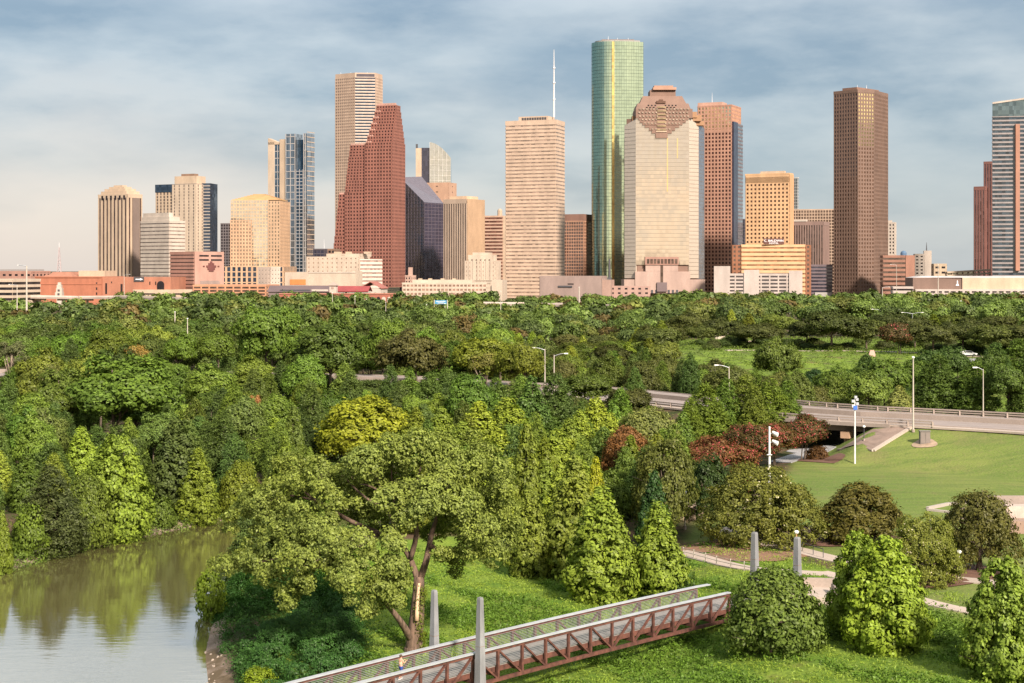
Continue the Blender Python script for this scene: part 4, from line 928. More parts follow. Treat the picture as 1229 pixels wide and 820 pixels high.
mb = MB(); ua, ub = fr.U(334), fr.U(320.5); a_ = fr.rect(ua, ub, 2, v1*.6); mb.prism(a_, zz(172, Yd), [zz(164, Yd), zz(169, Yd)-1, zz(169, Yd)-1, zz(164, Yd)]); obj('slanted_cap', mb, CREAM, root)
kblock('slab', 335, 343, 1, v1, 166, CREAM, False); kblock('glass_face', 343, 354, 0, v1, 160, G1, True)
kblock('recess', 354, 363, 6, v1-2, 167, G2, False); kblock('lower_bay', 354.5, 367, 1.5, v1, 203, G2, True, stone((.3, .3, .3)), 4)
kblock('right_face', 364, 368, 1, v1, 160, G1, True)
mb = MB(); mb.prism([fr.P(-.02, 0), fr.P(-.02, v1), fr.P(-.5, v1), fr.P(-.5, 0)], 0, zz(160.5, Yd)); o_ = obj('side_glass', mb, G1, root)
mb = MB()
for i in range(34): mb.prism([fr.P(-.5, 0), fr.P(-.8, 0), fr.P(-.8, v1), fr.P(-.5, v1)][::-1], 4+i*5.6, 4.8+i*5.6)
obj('mullions', mb, CREAM, o_)
# --- N tall tan tower behind the red one
Yd = 2150; root = thing('tall_tower', 'very tall tan five-sided tower standing behind the red stepped tower', 'tower', (xx(430, Yd), Yd+25, 0))
pl = [(xx(402.5, Yd+18), Yd+18), (xx(426, Yd-2), Yd-2), (xx(450.5, Yd), Yd), (xx(459, Yd+22), Yd+22), (xx(455, Yd+60), Yd+60), (xx(408, Yd+60), Yd+60)]
zt = zz(92.5, Yd); L1 = stone((.42, .31, .23), .7)
facade(root, [pl[0], pl[1], pl[2], pl[3], pl[4], pl[5]], 0, zt, (3.4, 4, .45, .5, 'grid'), L1, glass((.10, .06, .05), .1, .2), faces=(0, 2, 3, 4, 5))
facade(root, [pl[1], pl[2], ((pl[1][0]+pl[2][0])/2+.5, pl[1][1]+12)], 0, zt, (40, 4, .03, .42, 'bands'), stone((.5, .40, .32), .6), GDB, faces=(0,), budget=0)
mb = MB(); mb.prism(pl, zt, zz(87.5, Yd)); obj('crown', mb, L1, root)
mb = MB(); a_, b_ = Vector(pl[1]), Vector(pl[2]); t_ = (b_-a_).normalized(); n_ = Vector((t_.y, -t_.x))
q = [(a_+t_*2+n_*.3).to_tuple(), (b_-t_*1+n_*.3).to_tuple(), (b_-t_*1-n_).to_tuple(), (a_+t_*2-n_).to_tuple()]; mb.prism(q, zz(97, Yd), zz(89, Yd)); obj('plant_louvre', mb, DGREY, root)
for px in (409, 421, 441): mast('antenna', root, xx(px, Yd+30), Yd+30, zz(88, Yd), 5, .4)
# --- O red stepped tower
Yd = 1780; fr = Frame(470, Yd, 20); v1 = fr.V(486)
root = thing('stepped_red_tower', 'red granite tower with three stepped gables', 'tower', (*fr.P(fr.U(430), v1/2), 0))
GR = glass((.04, .016, .014), .0, .2, spec=.35)
st = (3.5, 3.9, .48, .5, 'grid')
def red(pa, pb, y0, y1, v0=0, v_1=None, budget=0): facade(root, fr.rect(fr.U(pb), fr.U(pa), v0, v_1 or v1), zz(y1, Yd), zz(y0, Yd), st, REDG, GR, budget=budget)
y0s = 345
red(437.6, 470, 178, y0s, budget=100)
for i in range(7):                      # the top gable draws in on every side
    t0 = i/7; ya = 178-53*(i+1)/7; yb = 178-53*i/7
    red(437.6+9*(i+1)/7*1.0, 470, ya, yb, 2.0*i, v1-2.2*i)
    mb = MB(); 
    for k in range(3): uu = fr.U(437.6+9*(i+1)/7)-1-k*2.5; mb.prism(fr.rect(uu-.5, uu+.5, 2*i-.5, 2*i+1.5), zz(ya, Yd), zz(ya, Yd)+1.6)
    obj('gable_pinnacle', mb, stone((.42, .25, .2)), root)
mb = MB()
for k in range(12): uu = 1.5+k*(fr.U(447)-3)/11; mb.prism(fr.rect(uu-.5, uu+.5, 13, 15), zz(125, Yd), zz(125, Yd)+2.6)
mb.prism(fr.rect(0, fr.U(446.6), 12, 15), zz(125, Yd), zz(125, Yd)+.8); obj('gable_pinnacle', mb, stone((.42, .25, .2)), root)
red(419, 437.5, 230, y0s, 1.5)
for i in range(8):
    ya = 230-57*(i+1)/8; yb = 230-57*i/8; red(413+6.5*(i+1)/8, 437.5, ya, yb, 1.5)
red(412.9, 418.9, 230, y0s, 2.0)
mb = MB()
for k in range(6): uu = fr.U(421+k*3); mb.prism(fr.rect(uu-.5, uu+.5, 1.5, 3.5), zz(173, Yd), zz(173, Yd)+2.4)
mb.prism(fr.rect(fr.U(437), fr.U(420), 1.6, 3.4), zz(173, Yd), zz(173, Yd)+1); obj('gable_pinnacle', mb, stone((.42, .25, .2)), root)
for i in range(8):
    ya = 300-68*(i+1)/8; yb = 300-68*i/8; red(398.5+7*(i+1)/8, 412.8, ya, yb, 3.0)
red(398.2, 412.8, 300, y0s, 3.0)
mb = MB(); mb.prism(fr.rect(fr.U(412), fr.U(406), 3, 5), zz(232, Yd), zz(230, Yd)); obj('gable_pinnacle', mb, stone((.42, .25, .2)), root)
# --- L cream court block
Yd = 1480; fr = Frame(430, Yd, 15); CR = stone((.44, .36, .28))
root = thing('court_building', 'broad cream stone civic block with rows of tiny windows before the red tower', 'building', (*fr.P(fr.U(400), 20), 0))
facade(root, fr.rect(fr.U(429.9), fr.U(368), 0, 30), 0, zz(308, Yd), (4.6, 4, .75, .72, 'grid'), CR, glass((.25, .14, .09), .1, .3), budget=60)
facade(root, fr.rect(0, fr.U(390), 4, 34), zz(308, Yd), zz(304.5, Yd), (40, 4, .9, .9, 'grid'), CR, GD, budget=4)
fr2 = Frame(429, Yd+2, 45); facade(root, fr2.rect(0, 8, 0, fr2.V(458.5)), 0, zz(311, Yd), (50, 3.6, .02, .6, 'bands'), stone((.5, .42, .36)), glass((.3, .2, .16), .1, .3), budget=30)
for a, b_ in ((396, 402), (410, 414), (432, 438)): boxpart('rooftop_plant', root, fr, fr.U(b_), fr.U(a), 10, 18, zz(304.5, Yd), zz(302, Yd), CREAM)
fr = Frame(427, 1440, 12); root = thing('cream_hall', 'plain cream hall with an orange wall panel low on its left', 'hall', (*fr.P(20, 10), 0))
mb = MB(); mb.prism(fr.rect(0, fr.U(342), 0, 20), 0, [zz(327, 1440), zz(325.5, 1440), zz(325.5, 1440), zz(329, 1440)]); obj('wall', mb, CR, root)
boxpart('orange_panel', root, fr, fr.U(367), fr.U(348), -.3, 0, zz(342, 1440), zz(335.5, 1440), stone((.55, .2, .06)))
boxpart('coping', root, fr, 0, fr.U(370), -.4, .5, zz(327.8, 1440), zz(326.5, 1440), WHITE)
fr = Frame(389, 1650, 10); building('black_block', 'small black glazed block above the cream civic building', 'building', fr, fr.U(376), 18, 300, DGREY, GNAVY, (4, 4, .1, .2, 'grid'), budget=20)
fr = Frame(402, 1660, 10); r_, _, z_ = building('brown_block', 'small brown block with a flagpole between two towers', 'building', fr, fr.U(389.3), 18, 300, BROWNL, GD, (4, 4, .3, .4, 'grid'), budget=10); mast('flagpole', r_, xx(389, 1670), 1670, z_, 10, .25)
# --- tile-roofed house, station shed, clock turret, brick warehouse
def gable_house(name, label, cat, fr, u0, u1, v0, v1, z0, ze, zr, wall, roofm, along='u'):
    root = thing(name, label, cat, (*fr.P((u0+u1)/2, (v0+v1)/2), z0)); boxpart('wall', root, fr, u0, u1, v0, v1, z0, ze, wall)
    mb = MB(); um = (u0+u1)/2; o = .8
    A = [(fr.P(u1+o, v0-o), ze), (fr.P(um, v0-o), zr), (fr.P(u0-o, v0-o), ze)]; B = [(fr.P(u1+o, v1+o), ze), (fr.P(um, v1+o), zr), (fr.P(u0-o, v1+o), ze)]
    if along == 'u':
        vm = (v0+v1)/2; A = [(fr.P(u1+o, v1+o), ze), (fr.P(u1+o, vm), zr), (fr.P(u1+o, v0-o), ze)]; B = [(fr.P(u0-o, v1+o), ze), (fr.P(u0-o, vm), zr), (fr.P(u0-o, v0-o), ze)]
    mb.v += [(p0[0], p0[1], z) for p0, z in A+B]; mb.v += [(p0[0], p0[1], z-.5) for p0, z in A+B]
    mb.f += [(0, 3, 4, 1), (1, 4, 5, 2), (6, 7, 10, 9), (7, 8, 11, 10), (0, 1, 7, 6), (1, 2, 8, 7), (3, 9, 10, 4), (4, 10, 11, 5), (0, 6, 9, 3), (2, 5, 11, 8)]
    obj('roof', mb, roofm, root); g = MB()
    if along != 'u': g.prism([fr.P(u1, v0+.2), fr.P(u0, v0+.2), fr.P(u0, v0+.6), fr.P(u1, v0+.6)], ze-.1, ze); 
    return root
REDTILE = stone((.28, .10, .075), .8); 
fr = Frame(457, 1330, 10); gable_house('tile_roof_house', 'cream house with a low orange tiled gable roof by the brick warehouse', 'house', fr, 0, fr.U(432), 0, 22, 0, zz(346, 1330), zz(338, 1330), WHITE, REDTILE, 'v')
fr = Frame(441, 1290, 6); root = gable_house('red_roof_shed', 'long market shed with a dark red metal roof', 'shed', fr, 0, fr.U(402), 0, 16, 0, zz(349.5, 1290), zz(343.5, 1290), WHITE, stone((.25, .045, .045)), 'u')
for k in range(7): mb = MB(); uu = 3+k*3.2; mb.prism(fr.rect(uu-.7, uu+.7, -.15, 0), zz(348.8, 1290)-1.4, zz(349.8, 1290)); obj('window', mb, GD, root)
fr = Frame(396, 1300, 4); root = gable_house('dark_roof_shed', 'long shed with a dark brown hipped roof left of the clock turret', 'shed', fr, 0, fr.U(322), 0, 20, 0, zz(350, 1300), zz(343, 1300), stone((.16, .12, .11)), stone((.12, .085, .085)), 'u')
boxpart('opening', root, fr, fr.U(372), fr.U(336), -.3, 0, zz(350, 1300), zz(347.5, 1300)-.2, DARKM)
boxpart('pale_fascia', root, fr, fr.U(394), fr.U(374), -.3, 0, zz(349.5, 1300), zz(347.5, 1300), WHITE)
fr = Frame(403, 1262, 10); root = thing('clock_turret', 'small white square turret with a shallow pyramid roof over the brick warehouse', 'turret', (*fr.P(3, 3), 0))
boxpart('tower_wall', root, fr, 0, 5.2, 0, 5.2, 0, zz(343, 1262), WHITE); mb = MB(); pl = inset(fr.rect(0, 5.2, 0, 5.2), -1.2); c_ = fr.P(2.6, 2.6)
mb.prism(pl, zz(343, 1262), zz(342.4, 1262)); mb.prism(pl, zz(342.4, 1262), zz(338.5, 1262), [(c_[0]+(p0[0]-c_[0])*.05, c_[1]+(p0[1]-c_[1])*.05) for p0 in pl]); obj('roof', mb, stone((.3, .24, .2)), root)
boxpart('louvre', root, fr, 1.6, 3.6, -.2, 0, zz(347, 1262), zz(344.5, 1262), stone((.3, .22, .18)))
fr = Frame(478, 1230, 3); root = thing('brick_warehouse', 'long low red brick warehouse with white arched windows behind the trees', 'warehouse', (*fr.P(40, 8), 0)); ul = fr.U(335)
BRK = stone((.30, .10, .065), .85); boxpart('wall', root, fr, 0, ul, 0, 22, 0, zz(352.5, 1230), BRK); boxpart('cornice', root, fr, 0, ul, -.5, 0, zz(353.4, 1230), zz(352.2, 1230), stone((.36, .15, .1)))
for k in range(22):
    uu = 3+k*(ul-6)/21; mb = MB(); zc = zz(359, 1230); seg_ = [(-1.5, -2), (1.5, -2)]+[(1.5*math.cos(t_*math.pi/6), .2+1.5*math.sin(t_*math.pi/6)) for t_ in range(7)]
    a3 = [(fr.P(uu+a, -.25), zc+b_) for a, b_ in seg_]; b3 = [(fr.P(uu+a, .0), zc+b_) for a, b_ in seg_]; n_ = len(a3)
    mb.v += [(q_[0], q_[1], z) for q_, z in a3+b3]; mb.f += [tuple(range(n_))]+[(i, (i+1) % n_, n_+(i+1) % n_, n_+i) for i in range(n_)]
    obj('window', mb, WHITE if k % 3 else GD, root)
# --- P dark slanted glass
Yd = 1850; root = thing('slanted_tower', 'dark navy and plum glass tower with a steeply slanted roof', 'tower', (xx(510, Yd), Yd+20, 0))
A = (xx(480, Yd+40), Yd+40); B = (xx(509.5, Yd), Yd); Cc = (xx(532.5, Yd+26), Yd+26); D = (xx(506, Yd+66), Yd+66)
zA, zB, zC, zD = zz(213, Yd+40), zz(243, Yd), zz(244.5, Yd+26), zz(212, Yd+66)
mb = MB(); mb.prism([A, B, Cc, D], 0, [zA, zB, zC, zD]); mb.f = [f for i, f in enumerate(mb.f) if i not in (1, 4)]; obj('left_glass', mb, GNAVY, root)
mb = MB(); mb.quad((*B, 0), (*Cc, 0), (*Cc, zC), (*B, zB)); obj('right_glass', mb, GPUR, root)  # right face given a lighter tint as the side the sun strikes
mb = MB(); mb.quad((*A, zA+.05), (*B, zB+.05), (*Cc, zC+.05), (*D, zD+.05)); obj('roof', mb, glass((.17, .14, .16), .5, .25, .1), root)
mb = MB()
for (a, b_, za, zb) in ((A, B, zA, zB), (B, Cc, zB, zC)):
    a, b_ = Vector(a), Vector(b_); t_ = (b_-a).normalized(); n_ = Vector((t_.y, -t_.x))*.15; L_ = (b_-a).length
    for i in range(60):
        z = 3+i*4.0
        if z > max(za, zb): break
        s0 = 0 if z <= za else (z-za)/(zb-za)*L_; s1 = L_ if z <= zb else (z-za)/(zb-za)*L_
        if s1-s0 < 1: continue
        mb.bar(tuple(a+t_*s0+n_)+(z,), tuple(a+t_*s1+n_)+(z,), .3, .5)
    for i in range(int(L_/6)+1): q_ = a+t_*(i*6)+n_; mb.bar((*q_, 0), (*q_, za+(zb-za)*i*6/L_), .35)
obj('mullions', mb, stone((.10, .08, .10)), root)
# --- Q glass sail tower, R tan block
Yd = 2500; root = thing('sail_tower', 'pale glass tower with a curved sail-shaped top and black left edge', 'tower', (xx(520, Yd), Yd+20, 0))
q0, q1, q2 = xx(499, Yd), xx(516, Yd), xx(541, Yd+14)
mb = MB(); mb.prism([(q0, Yd), (q0+9, Yd-1), (q0+9, Yd+40), (q0, Yd+40)], 0, zz(178, Yd)); obj('cream_edge', mb, CREAM, root)
mb = MB(); mb.prism([(q0+9, Yd), (q1, Yd), (q1, Yd+40), (q0+9, Yd+40)], 0, zz(177.5, Yd)); obj('dark_glass', mb, GNAVY, root)
mb = MB(); mb.prism([(q0, Yd), (q0+3, Yd), (q0+3, Yd+6), (q0, Yd+6)], zz(178, Yd), zz(173, Yd)); obj('black_fin', mb, DARKM, root)
mb = MB(); pl = []; tops = []
for i in range(11):
    t_ = i/10; pl.append((q1+(q2-q1)*t_, Yd-3+14*t_)); tops.append(zz(171+18*t_**1.8, Yd))
pl2 = pl+[(q2, Yd+50), (q1, Yd+50)]; mb.prism(pl2, 0, tops+[tops[-1], tops[0]]); obj('sail_glass', mb, glass((.50, .50, .47), .85, .08, .12, wav=.012), root)
mb = MB()
for i in range(9):
    if i % 2 == 0: mb.bar((pl[i][0], pl[i][1]-.3, 0), (pl[i][0], pl[i][1]-.3, tops[i]), .5)
for z in range(10, 210, 8): mb.bar((q1, Yd-3.3, z), (q2, Yd+10.6, z), .4) if z < tops[-1] else None
obj('mullions', mb, stone((.5, .48, .44)), root)
fr = Frame(538, 2250, 20); building('tan_block', 'plain tan block rising behind the dark slanted tower', 'building', fr, fr.U(511), 30, 220, stone((.40, .25, .17)), GD, (60, 8, .9, .85, 'grid'), budget=10)
# --- S ribbed tower
fr = Frame(560, 1750, 32); u1, v1 = fr.U(532.5), fr.V(581)
root, p_, z_ = building('ribbed_tower', 'tan tower with close vertical ribs and a plain lit right side', 'tower', fr, u1, v1, 241, stone((.38, .29, .22)), glass((.07, .045, .035), .1, .3), (3.1, 3.8, .5, .3, 'ribs'), para=2)
boxpart('side_wall', root, fr, -1.0, -.55, 0, v1, 0, z_, stone((.36, .245, .155))); boxpart('rooftop_plant', root, fr, 4, u1-4, 6, v1-6, z_, zz(235, 1750), stone((.5, .36, .24)))
# --- T banded tower
fr = Frame(603, 1980, 15); root, p_, z_ = building('banded_tower', 'brown banded tower with a small cupola behind the white art deco building', 'tower', fr, fr.U(576), 36, 260, stone((.42, .28, .2)), glass((.16, .07, .05), .2, .2), (40, 4.2, .03, .45, 'bands'), budget=60)
boxpart('corner_fin', root, fr, -4, 0, 2, 10, 0, z_, CREAM); mb = MB(); c_ = fr.P(6, 10); mb.tube([(*c_, z_), (*c_, z_+6)], 3, 8); mb.dome((*c_, z_+6), 3, 3, 8, 3); obj('cupola', mb, CREAM, root)
# --- U art deco city hall
Yd = 1500; fr = Frame(594, Yd, 12); CRW = stone((.44, .36, .28)); root = thing('city_hall', 'cream stepped art deco building with low wide wings', 'public building', (*fr.P(10, 10), 0))
GS = glass((.3, .2, .14), .1, .3)
facade(root, fr.rect(0, fr.U(558), 0, 24), 0, zz(313, Yd), (3.2, 4, .8, .6, 'grid'), CRW, GS, budget=50)
boxpart('upper_tier', root, fr, 3, fr.U(561), 2, 22, zz(313, Yd), zz(306, Yd), CRW); boxpart('top_tier', root, fr, 7, fr.U(566), 4, 20, zz(306, Yd), zz(303, Yd), CRW)
for k in range(6): uu = fr.U(563+k*5.2); boxpart('pilaster', root, fr, uu-.5, uu+.5, -.8, 0, zz(337, Yd), zz(309, Yd), CRW)
fr2 = Frame(603, 1470, 8); boxpart('right_wing', root, fr2, 0, fr2.U(590), 0, 30, 0, zz(336, 1470), CRW)
boxpart('parapet', root, fr, -.5, fr.U(557), -1, 25, zz(337, Yd), zz(336, Yd), CRW)
fr = Frame(584, 1430, 6); root, _, z_ = building('low_white_offices', 'low wide white office building with window rows below the art deco building', 'office building', fr, fr.U(483), 26, 340.5, CRW, glass((.28, .17, .12), .1, .3), (3.4, 3.6, .3, .5, 'grid'), para=.8)
boxpart('upper_storey', root, fr, fr.U(566), fr.U(494), 5, 22, z_, zz(336, 1430), CRW)
for a in (500, 512, 527, 541): boxpart('rooftop_plant', root, fr, fr.U(a+4), fr.U(a), 9, 14, zz(336, 1430), zz(334.4, 1430), CREAM)
fr = Frame(493, 1560, 20); root, _, z_ = building('small_stepped_building', 'small pale stepped building squeezed between red tower and navy tower', 'building', fr, fr.U(486.5), 12, 332, stone((.42, .28, .22)), GD, (3, 3.6, .5, .5, 'grid'), budget=10); boxpart('top_step', root, fr, 1, 3.5, 2, 7, z_, zz(321, 1560), stone((.42, .28, .22)))
# --- V white slab with antenna
Yd = 1760; fr = Frame(667, Yd, 20); u1, v1 = fr.U(607), fr.V(677.5)
root, p_, z_ = building('antenna_tower', 'tall cream slab tower with thin horizontal window bands and a tall antenna', 'tower', fr, u1, v1, 148, PEACH, glass((.34, .24, .18), .15, .25), (70, 4.05, .01, .62, 'bands'), para=zz(143.5, Yd)-zz(148, Yd))
boxpart('penthouse', root, fr, 10, u1-14, 3, v1-5, z_, zz(138.5, Yd), PEACH)
for k in range(10): uu = 13+k*(u1-32)/9; boxpart('louvre', root, fr, uu-1.1, uu+1.1, 2.7, 3, z_+.5, zz(140, Yd), DARKM)
c_ = fr.P(fr.U(659)-.5, v1*.5); mb = MB(); mb.tube([(*c_, zz(139, Yd)), (*c_, zz(120, Yd)), (*c_, zz(100, Yd)), (*c_, zz(80, Yd)), (*c_, zz(57, Yd))], [1.0, .9, .65, .45, .2], 6)
for z in (zz(118, Yd), zz(98, Yd), zz(80, Yd)): mb.tube([(c_[0], c_[1], z), (c_[0], c_[1], z+1.5)], 1.5, 6)
obj('antenna', mb, plain('white_antenna', (.7, .66, .62)), root)
# --- W brown glass, X low grey-pink
fr = Frame(700, 1950, 25); root, p_, z_ = building('brown_glass_tower', 'mid-height brown glass tower right of the antenna tower', 'tower', fr, fr.U(677), fr.V(712), 266, stone((.40, .22, .14)), glass((.28, .19, .15), .7, .1, .3), (3.2, 3.9, .15, .25, 'grid')); boxpart('brown_top', root, fr, -.5, fr.U(677)+.5, -.5, fr.V(712), z_, zz(257, 1950), stone((.2, .11, .08)))
fr = Frame(722, 1430, 10); root, _, z_ = building('theatre', 'low windowless mauve stone theatre right of the antenna tower', 'theatre', fr, fr.U(648), 40, 333, GREYP, GD, (80, 12, .9, .9, 'grid'), budget=4); boxpart('opening', root, fr, fr.U(687), fr.U(670), -1.2, -.3, zz(345, 1430), zz(343, 1430), DARKM); boxpart('right_block', root, fr, -8, 0, 2, 30, 0, zz(336, 1430), stone((.3, .2, .16)))
fr = Frame(780, 1440, 4); building('low_brown_block', 'low pinkish brown wall of buildings at the foot of the green glass tower', 'building', fr, fr.U(731), 14, 344, stone((.34, .22, .18)), GD, (6, 4, .6, .6, 'grid'), budget=12, para=.5)
# --- Y curved green glass tower
Yd = 1930; root = thing('green_glass_tower', 'very tall curved green glass tower, the tallest of the skyline', 'skyscraper', (xx(742, Yd), Yd+30, 0))
xa, xb = xx(711, Yd), xx(773.5, Yd); w_ = xb-xa; pl = []
# rounded left shoulder, flat middle with a notch, rounded right end
for i in range(13): t_ = math.pi-(math.pi/2)*i/12; pl.append((xa+23+23*math.cos(t_), Yd+20-19*math.sin(t_)))
xm = xx(736.5, Yd); pl += [(xm-1.0, Yd+1.0)]; arc0 = len(pl)
for i in range(13): t_ = i/12; pl.append((xm+.8+(xb-xm-1.5)*t_, Yd+.5+7.5*t_**2.2))
for i in range(1, 6): t_ = i/5; pl.append((xb-.5-8*t_*t_, Yd+9+28*t_))
pl += [(xb-16, Yd+62), (xa+16, Yd+62), (xa+2, Yd+38)]
zt = zz(49.5, Yd)
mb = MB(); mb.prism(pl, 0, zt); mb2 = MB()
obj('glass_curtain', mb, GGRN, root, False)
mbs = MB(); mbs.prism([(xm-2.0, Yd-.35), (xm+.9, Yd+.15), (xm+.9, Yd+1.2), (xm-2.0, Yd+1.2)], 0, zt-.3); obj('sun_streak_strip', mbs, glass((1.0, .72, .28), .95, .12, .25, wav=.02), root)  # streak of reflected sun, painted as a strip of gold glass
k = len(pl)
for z in np.arange(4, zt-2, 4.1):
    o = inset(pl, -.12); mb2.prism(o, float(z), float(z)+.35)
for i in range(k):
    a, b_ = Vector(pl[i]), Vector(pl[(i+1) % k])
    for t_ in np.linspace(0, 1, max(1, int((b_-a).length/3.2))+1)[:-1]:
        q_ = a+(b_-a)*float(t_); mb2.bar((*q_, 0), (*q_, zt), .16)
obj('mullions', mb2, plain('green_mullion', (.045, .065, .055), .4, .5), root)
mb = MB(); mb.prism(inset(pl, 4), zt, zt+2); obj('roof', mb, ROOFM, root)
mb = MB(); mb.prism([(xx(723, Yd), Yd+14), (xx(762, Yd), Yd+14), (xx(762, Yd), Yd+40), (xx(723, Yd), Yd+40)], zt, zz(45.5, Yd)); obj('penthouse', mb, BROWNL, root)
for px in (730, 741, 754): mast('antenna', root, xx(px, Yd+20), Yd+20, zz(45.5, Yd), 5 if px == 730 else 3, .35)
# --- Z mirrored tower with stepped stone cap
Yd = 1640; root = thing('stone_capped_tower', 'mirrored pale gold glass tower with a stepped brown stone cap', 'skyscraper', (xx(797, Yd), Yd+25, 0))
def pt(px, dy): return (xx(px, Yd+dy), Yd+dy)
f1, f2 = pt(763, 0), pt(827, 0); body = [pt(749.5, 9), f1, f2, pt(838.5, 8), pt(845.5, 24), pt(843, 48), pt(753, 48)]
STC = stone((.195, .12, .088), .8); STB = stone((.36, .255, .21))
zt = zz(142, Yd); za = zz(326, Yd)
def glassface(name, a, b_, z0, z1, m, fhh=4.0, thick=.35, mull=True, zt2=None):
    a, b_ = Vector(a), Vector(b_); t_ = (b_-a).normalized(); n_ = Vector((t_.y, -t_.x)); L_ = (b_-a).length
    mb = MB(); mb.prism([a.to_tuple(), b_.to_tuple(), (b_-n_*2).to_tuple(), (a-n_*2).to_tuple()], z0, z1 if zt2 is None else [z1, zt2, zt2, z1]); o = obj(name, mb, m, root)
    mb = MB(); z = z0+fhh
    while z < min(z1, zt2 or z1)-1: mb.bar((*(a+n_*.06), z), (*(b_+n_*.06), z), .12, .32); z += fhh
    obj('mullions', mb, plain('gold_mullion', (.30, .25, .20), .3, .6), o); return o
mb = MB(); mb.prism(inset(body, 2.2), 0, zz(142, Yd)); obj('core', mb, STC, root)
glassface('front_glass', f1, f2, zz(318, Yd), zt, GHER)
glassface('left_facet', body[0], f1, zz(334, Yd), zz(150, Yd), GSIDE, zt2=zz(143, Yd)); glassface('right_facet', f2, body[3], zz(334, Yd), zz(140, Yd), GSIDE, zt2=zz(149, Yd)); glassface('side_glass', body[3], body[4], zz(335, Yd), zz(148, Yd), glass((.34, .35, .38), .8, .1, .1), zt2=zz(152, Yd))  # facets' cream base colour stands in for bright reflected sky
for px in (801, 813): mb = MB(); mb.box(*sorted((xx(px-.6, Yd), xx(px+.6, Yd))), Yd-.4, Yd, zz(230 if px == 801 else 190, Yd), zz(166, Yd)); obj('gold_stripe', mb, glass((.95, .72, .36), .9, .1, .05), root)
def cap(name, pa, pb, y1, y0, d0, d1, m=STC, tp=None):
    mb = MB(); p0 = [(xx(pa, Yd), Yd+d0), (xx(pb, Yd), Yd+d0), (xx(pb, Yd), Yd+d1), (xx(pa, Yd), Yd+d1)]; t_ = None
    if tp: t_ = [(xx(pa+tp, Yd), Yd+d0+tp), (xx(pb-tp, Yd), Yd+d0+tp), (xx(pb-tp, Yd), Yd+d1-tp), (xx(pa+tp, Yd), Yd+d1-tp)]
    mb.prism(p0, zz(y1, Yd), zz(y0, Yd), t_); return obj(name, mb, m, root)
cp = cap('stone_cap', 763, 831, 142, 131, -2, 44)
for a, b_, y1, y0, d in ((766, 826, 144.5, 142, -2), (768, 823, 147.5, 144.5, -2.2), (771, 819, 150.5, 147.5, -2.4), (774, 815, 153.5, 150.5, -2.0), (779, 810, 157, 153.5, -2.2), (782, 806, 160.5, 157, -2.4), (786.5, 801, 166, 160.5, -2.6)):
    cap('cap_step', a, b_, y1, y0, d, 1)
for a, b_, y1, y0, d in ((832, 842, 145, 138, 3), (829, 837, 141, 134, 2), (836, 846, 150, 145, 6), (759, 768, 145, 139, 4)): cap('cap_step', a, b_, y1, y0, d, 16, stone((.30, .17, .09)))
cap('upper_cap', 763, 829, 131, 124, 0, 42, STC, 2.5); cap('upper_cap', 768, 824, 124, 114.5, 3, 38, STC, 4.5); cap('neck', 781, 812, 116, 107, 9, 32); cap('top_slab', 784.5, 812.5, 107, 104, 6, 34, stone((.38, .22, .15))); cap('top_slab', 786, 809, 104, 101.5, 9, 30, stone((.33, .2, .14)))
mb = MB()
for a, b_, y1, y0 in ((788, 799, 124, 121), (791, 796, 121, 119.3)): mb.box(xx(a, Yd), xx(b_, Yd), Yd+1.2, Yd+3.5, zz(y1, Yd), zz(y0, Yd))
obj('cap_arch', mb, stone((.10, .05, .03)), root)
mr = [(777, 812, 126.2), (767, 826, 130.5), (766, 827, 134.6), (767, 825, 139), (770, 821, 143), (773, 816, 147.5), (782, 806, 154.5)]
for (a, b_, y) in mr:
    px = a
    while px < b_:
        if not (788.5 < px < 797.5):
            mb = MB(); mb.box(xx(px, Yd), xx(px+1.9, Yd), Yd-2.9, Yd-1.5, zz(y+1.6, Yd), zz(y, Yd)); obj('window', mb, GD if y < 130 else glass((.45, .36, .28), .6, .15, .4), root)
        px += 4.1
for y in (128, 132.5, 136.8, 141.5, 146, 150.5, 155): mb = MB(); mb.box(xx(788.5, Yd), xx(799, Yd), Yd-2.95, Yd-1.5, zz(y+2, Yd), zz(y, Yd)); obj('centre_window', mb, glass((.4, .3, .18), .6, .15, .3), root)
mb = MB(); mb.box(xx(787, Yd), xx(800, Yd), Yd-3.1, Yd-1, zz(158.8, Yd), zz(157.5, Yd)); obj('cap_ledge', mb, CREAM, root)
cap('stone_base', 762, 828, 352, 326, -3, 20, STB); cap('stone_base', 774.5, 813.5, 326.1, 318, -3, 10, STB); cap('stone_base', 749, 846, 352, 335.5, -2, 44, STB)
cap('entrance_lintel', 774, 814, 318, 308.5, -4, 4, stone((.30, .17, .13)))
for k in range(9): mb = MB(); px = 776+k*4.2; mb.box(xx(px, Yd), xx(px+3, Yd), Yd-4.3, Yd-3.9, zz(316.5, Yd), zz(311, Yd)); obj('entrance_window', mb, GBR, root)
cap('entrance_slot', 792.5, 795.5, 339, 317, -3.4, 0, GBR); cap('portal', 788, 800, 350, 339, -5, 2, stone((.15, .11, .11)))
for k in range(8): px = 776+k*5; cap('plinth_opening', px, px+2.6, 352, 348, -3.3, -2, DARKM) if not 786 < px < 800 else None
# crane-like mast and trucks at foot
Yd = 1500; x0 = xx(731.5, Yd); root = thing('dark_mast', 'thin black mast standing at the foot of the green glass tower', 'mast', (x0, Yd, 0)); mb = MB(); mb.tube([(x0, Yd, 0), (x0, Yd, zz(311, Yd))], [1.6, .9], 6); obj('pole', mb, DARKM, root); mb = MB(); mb.box(x0-1.8, x0+1.8, Yd-1.5, Yd+1.5, zz(337, Yd), zz(333, Yd)); obj('platform', mb, DARKM, root)
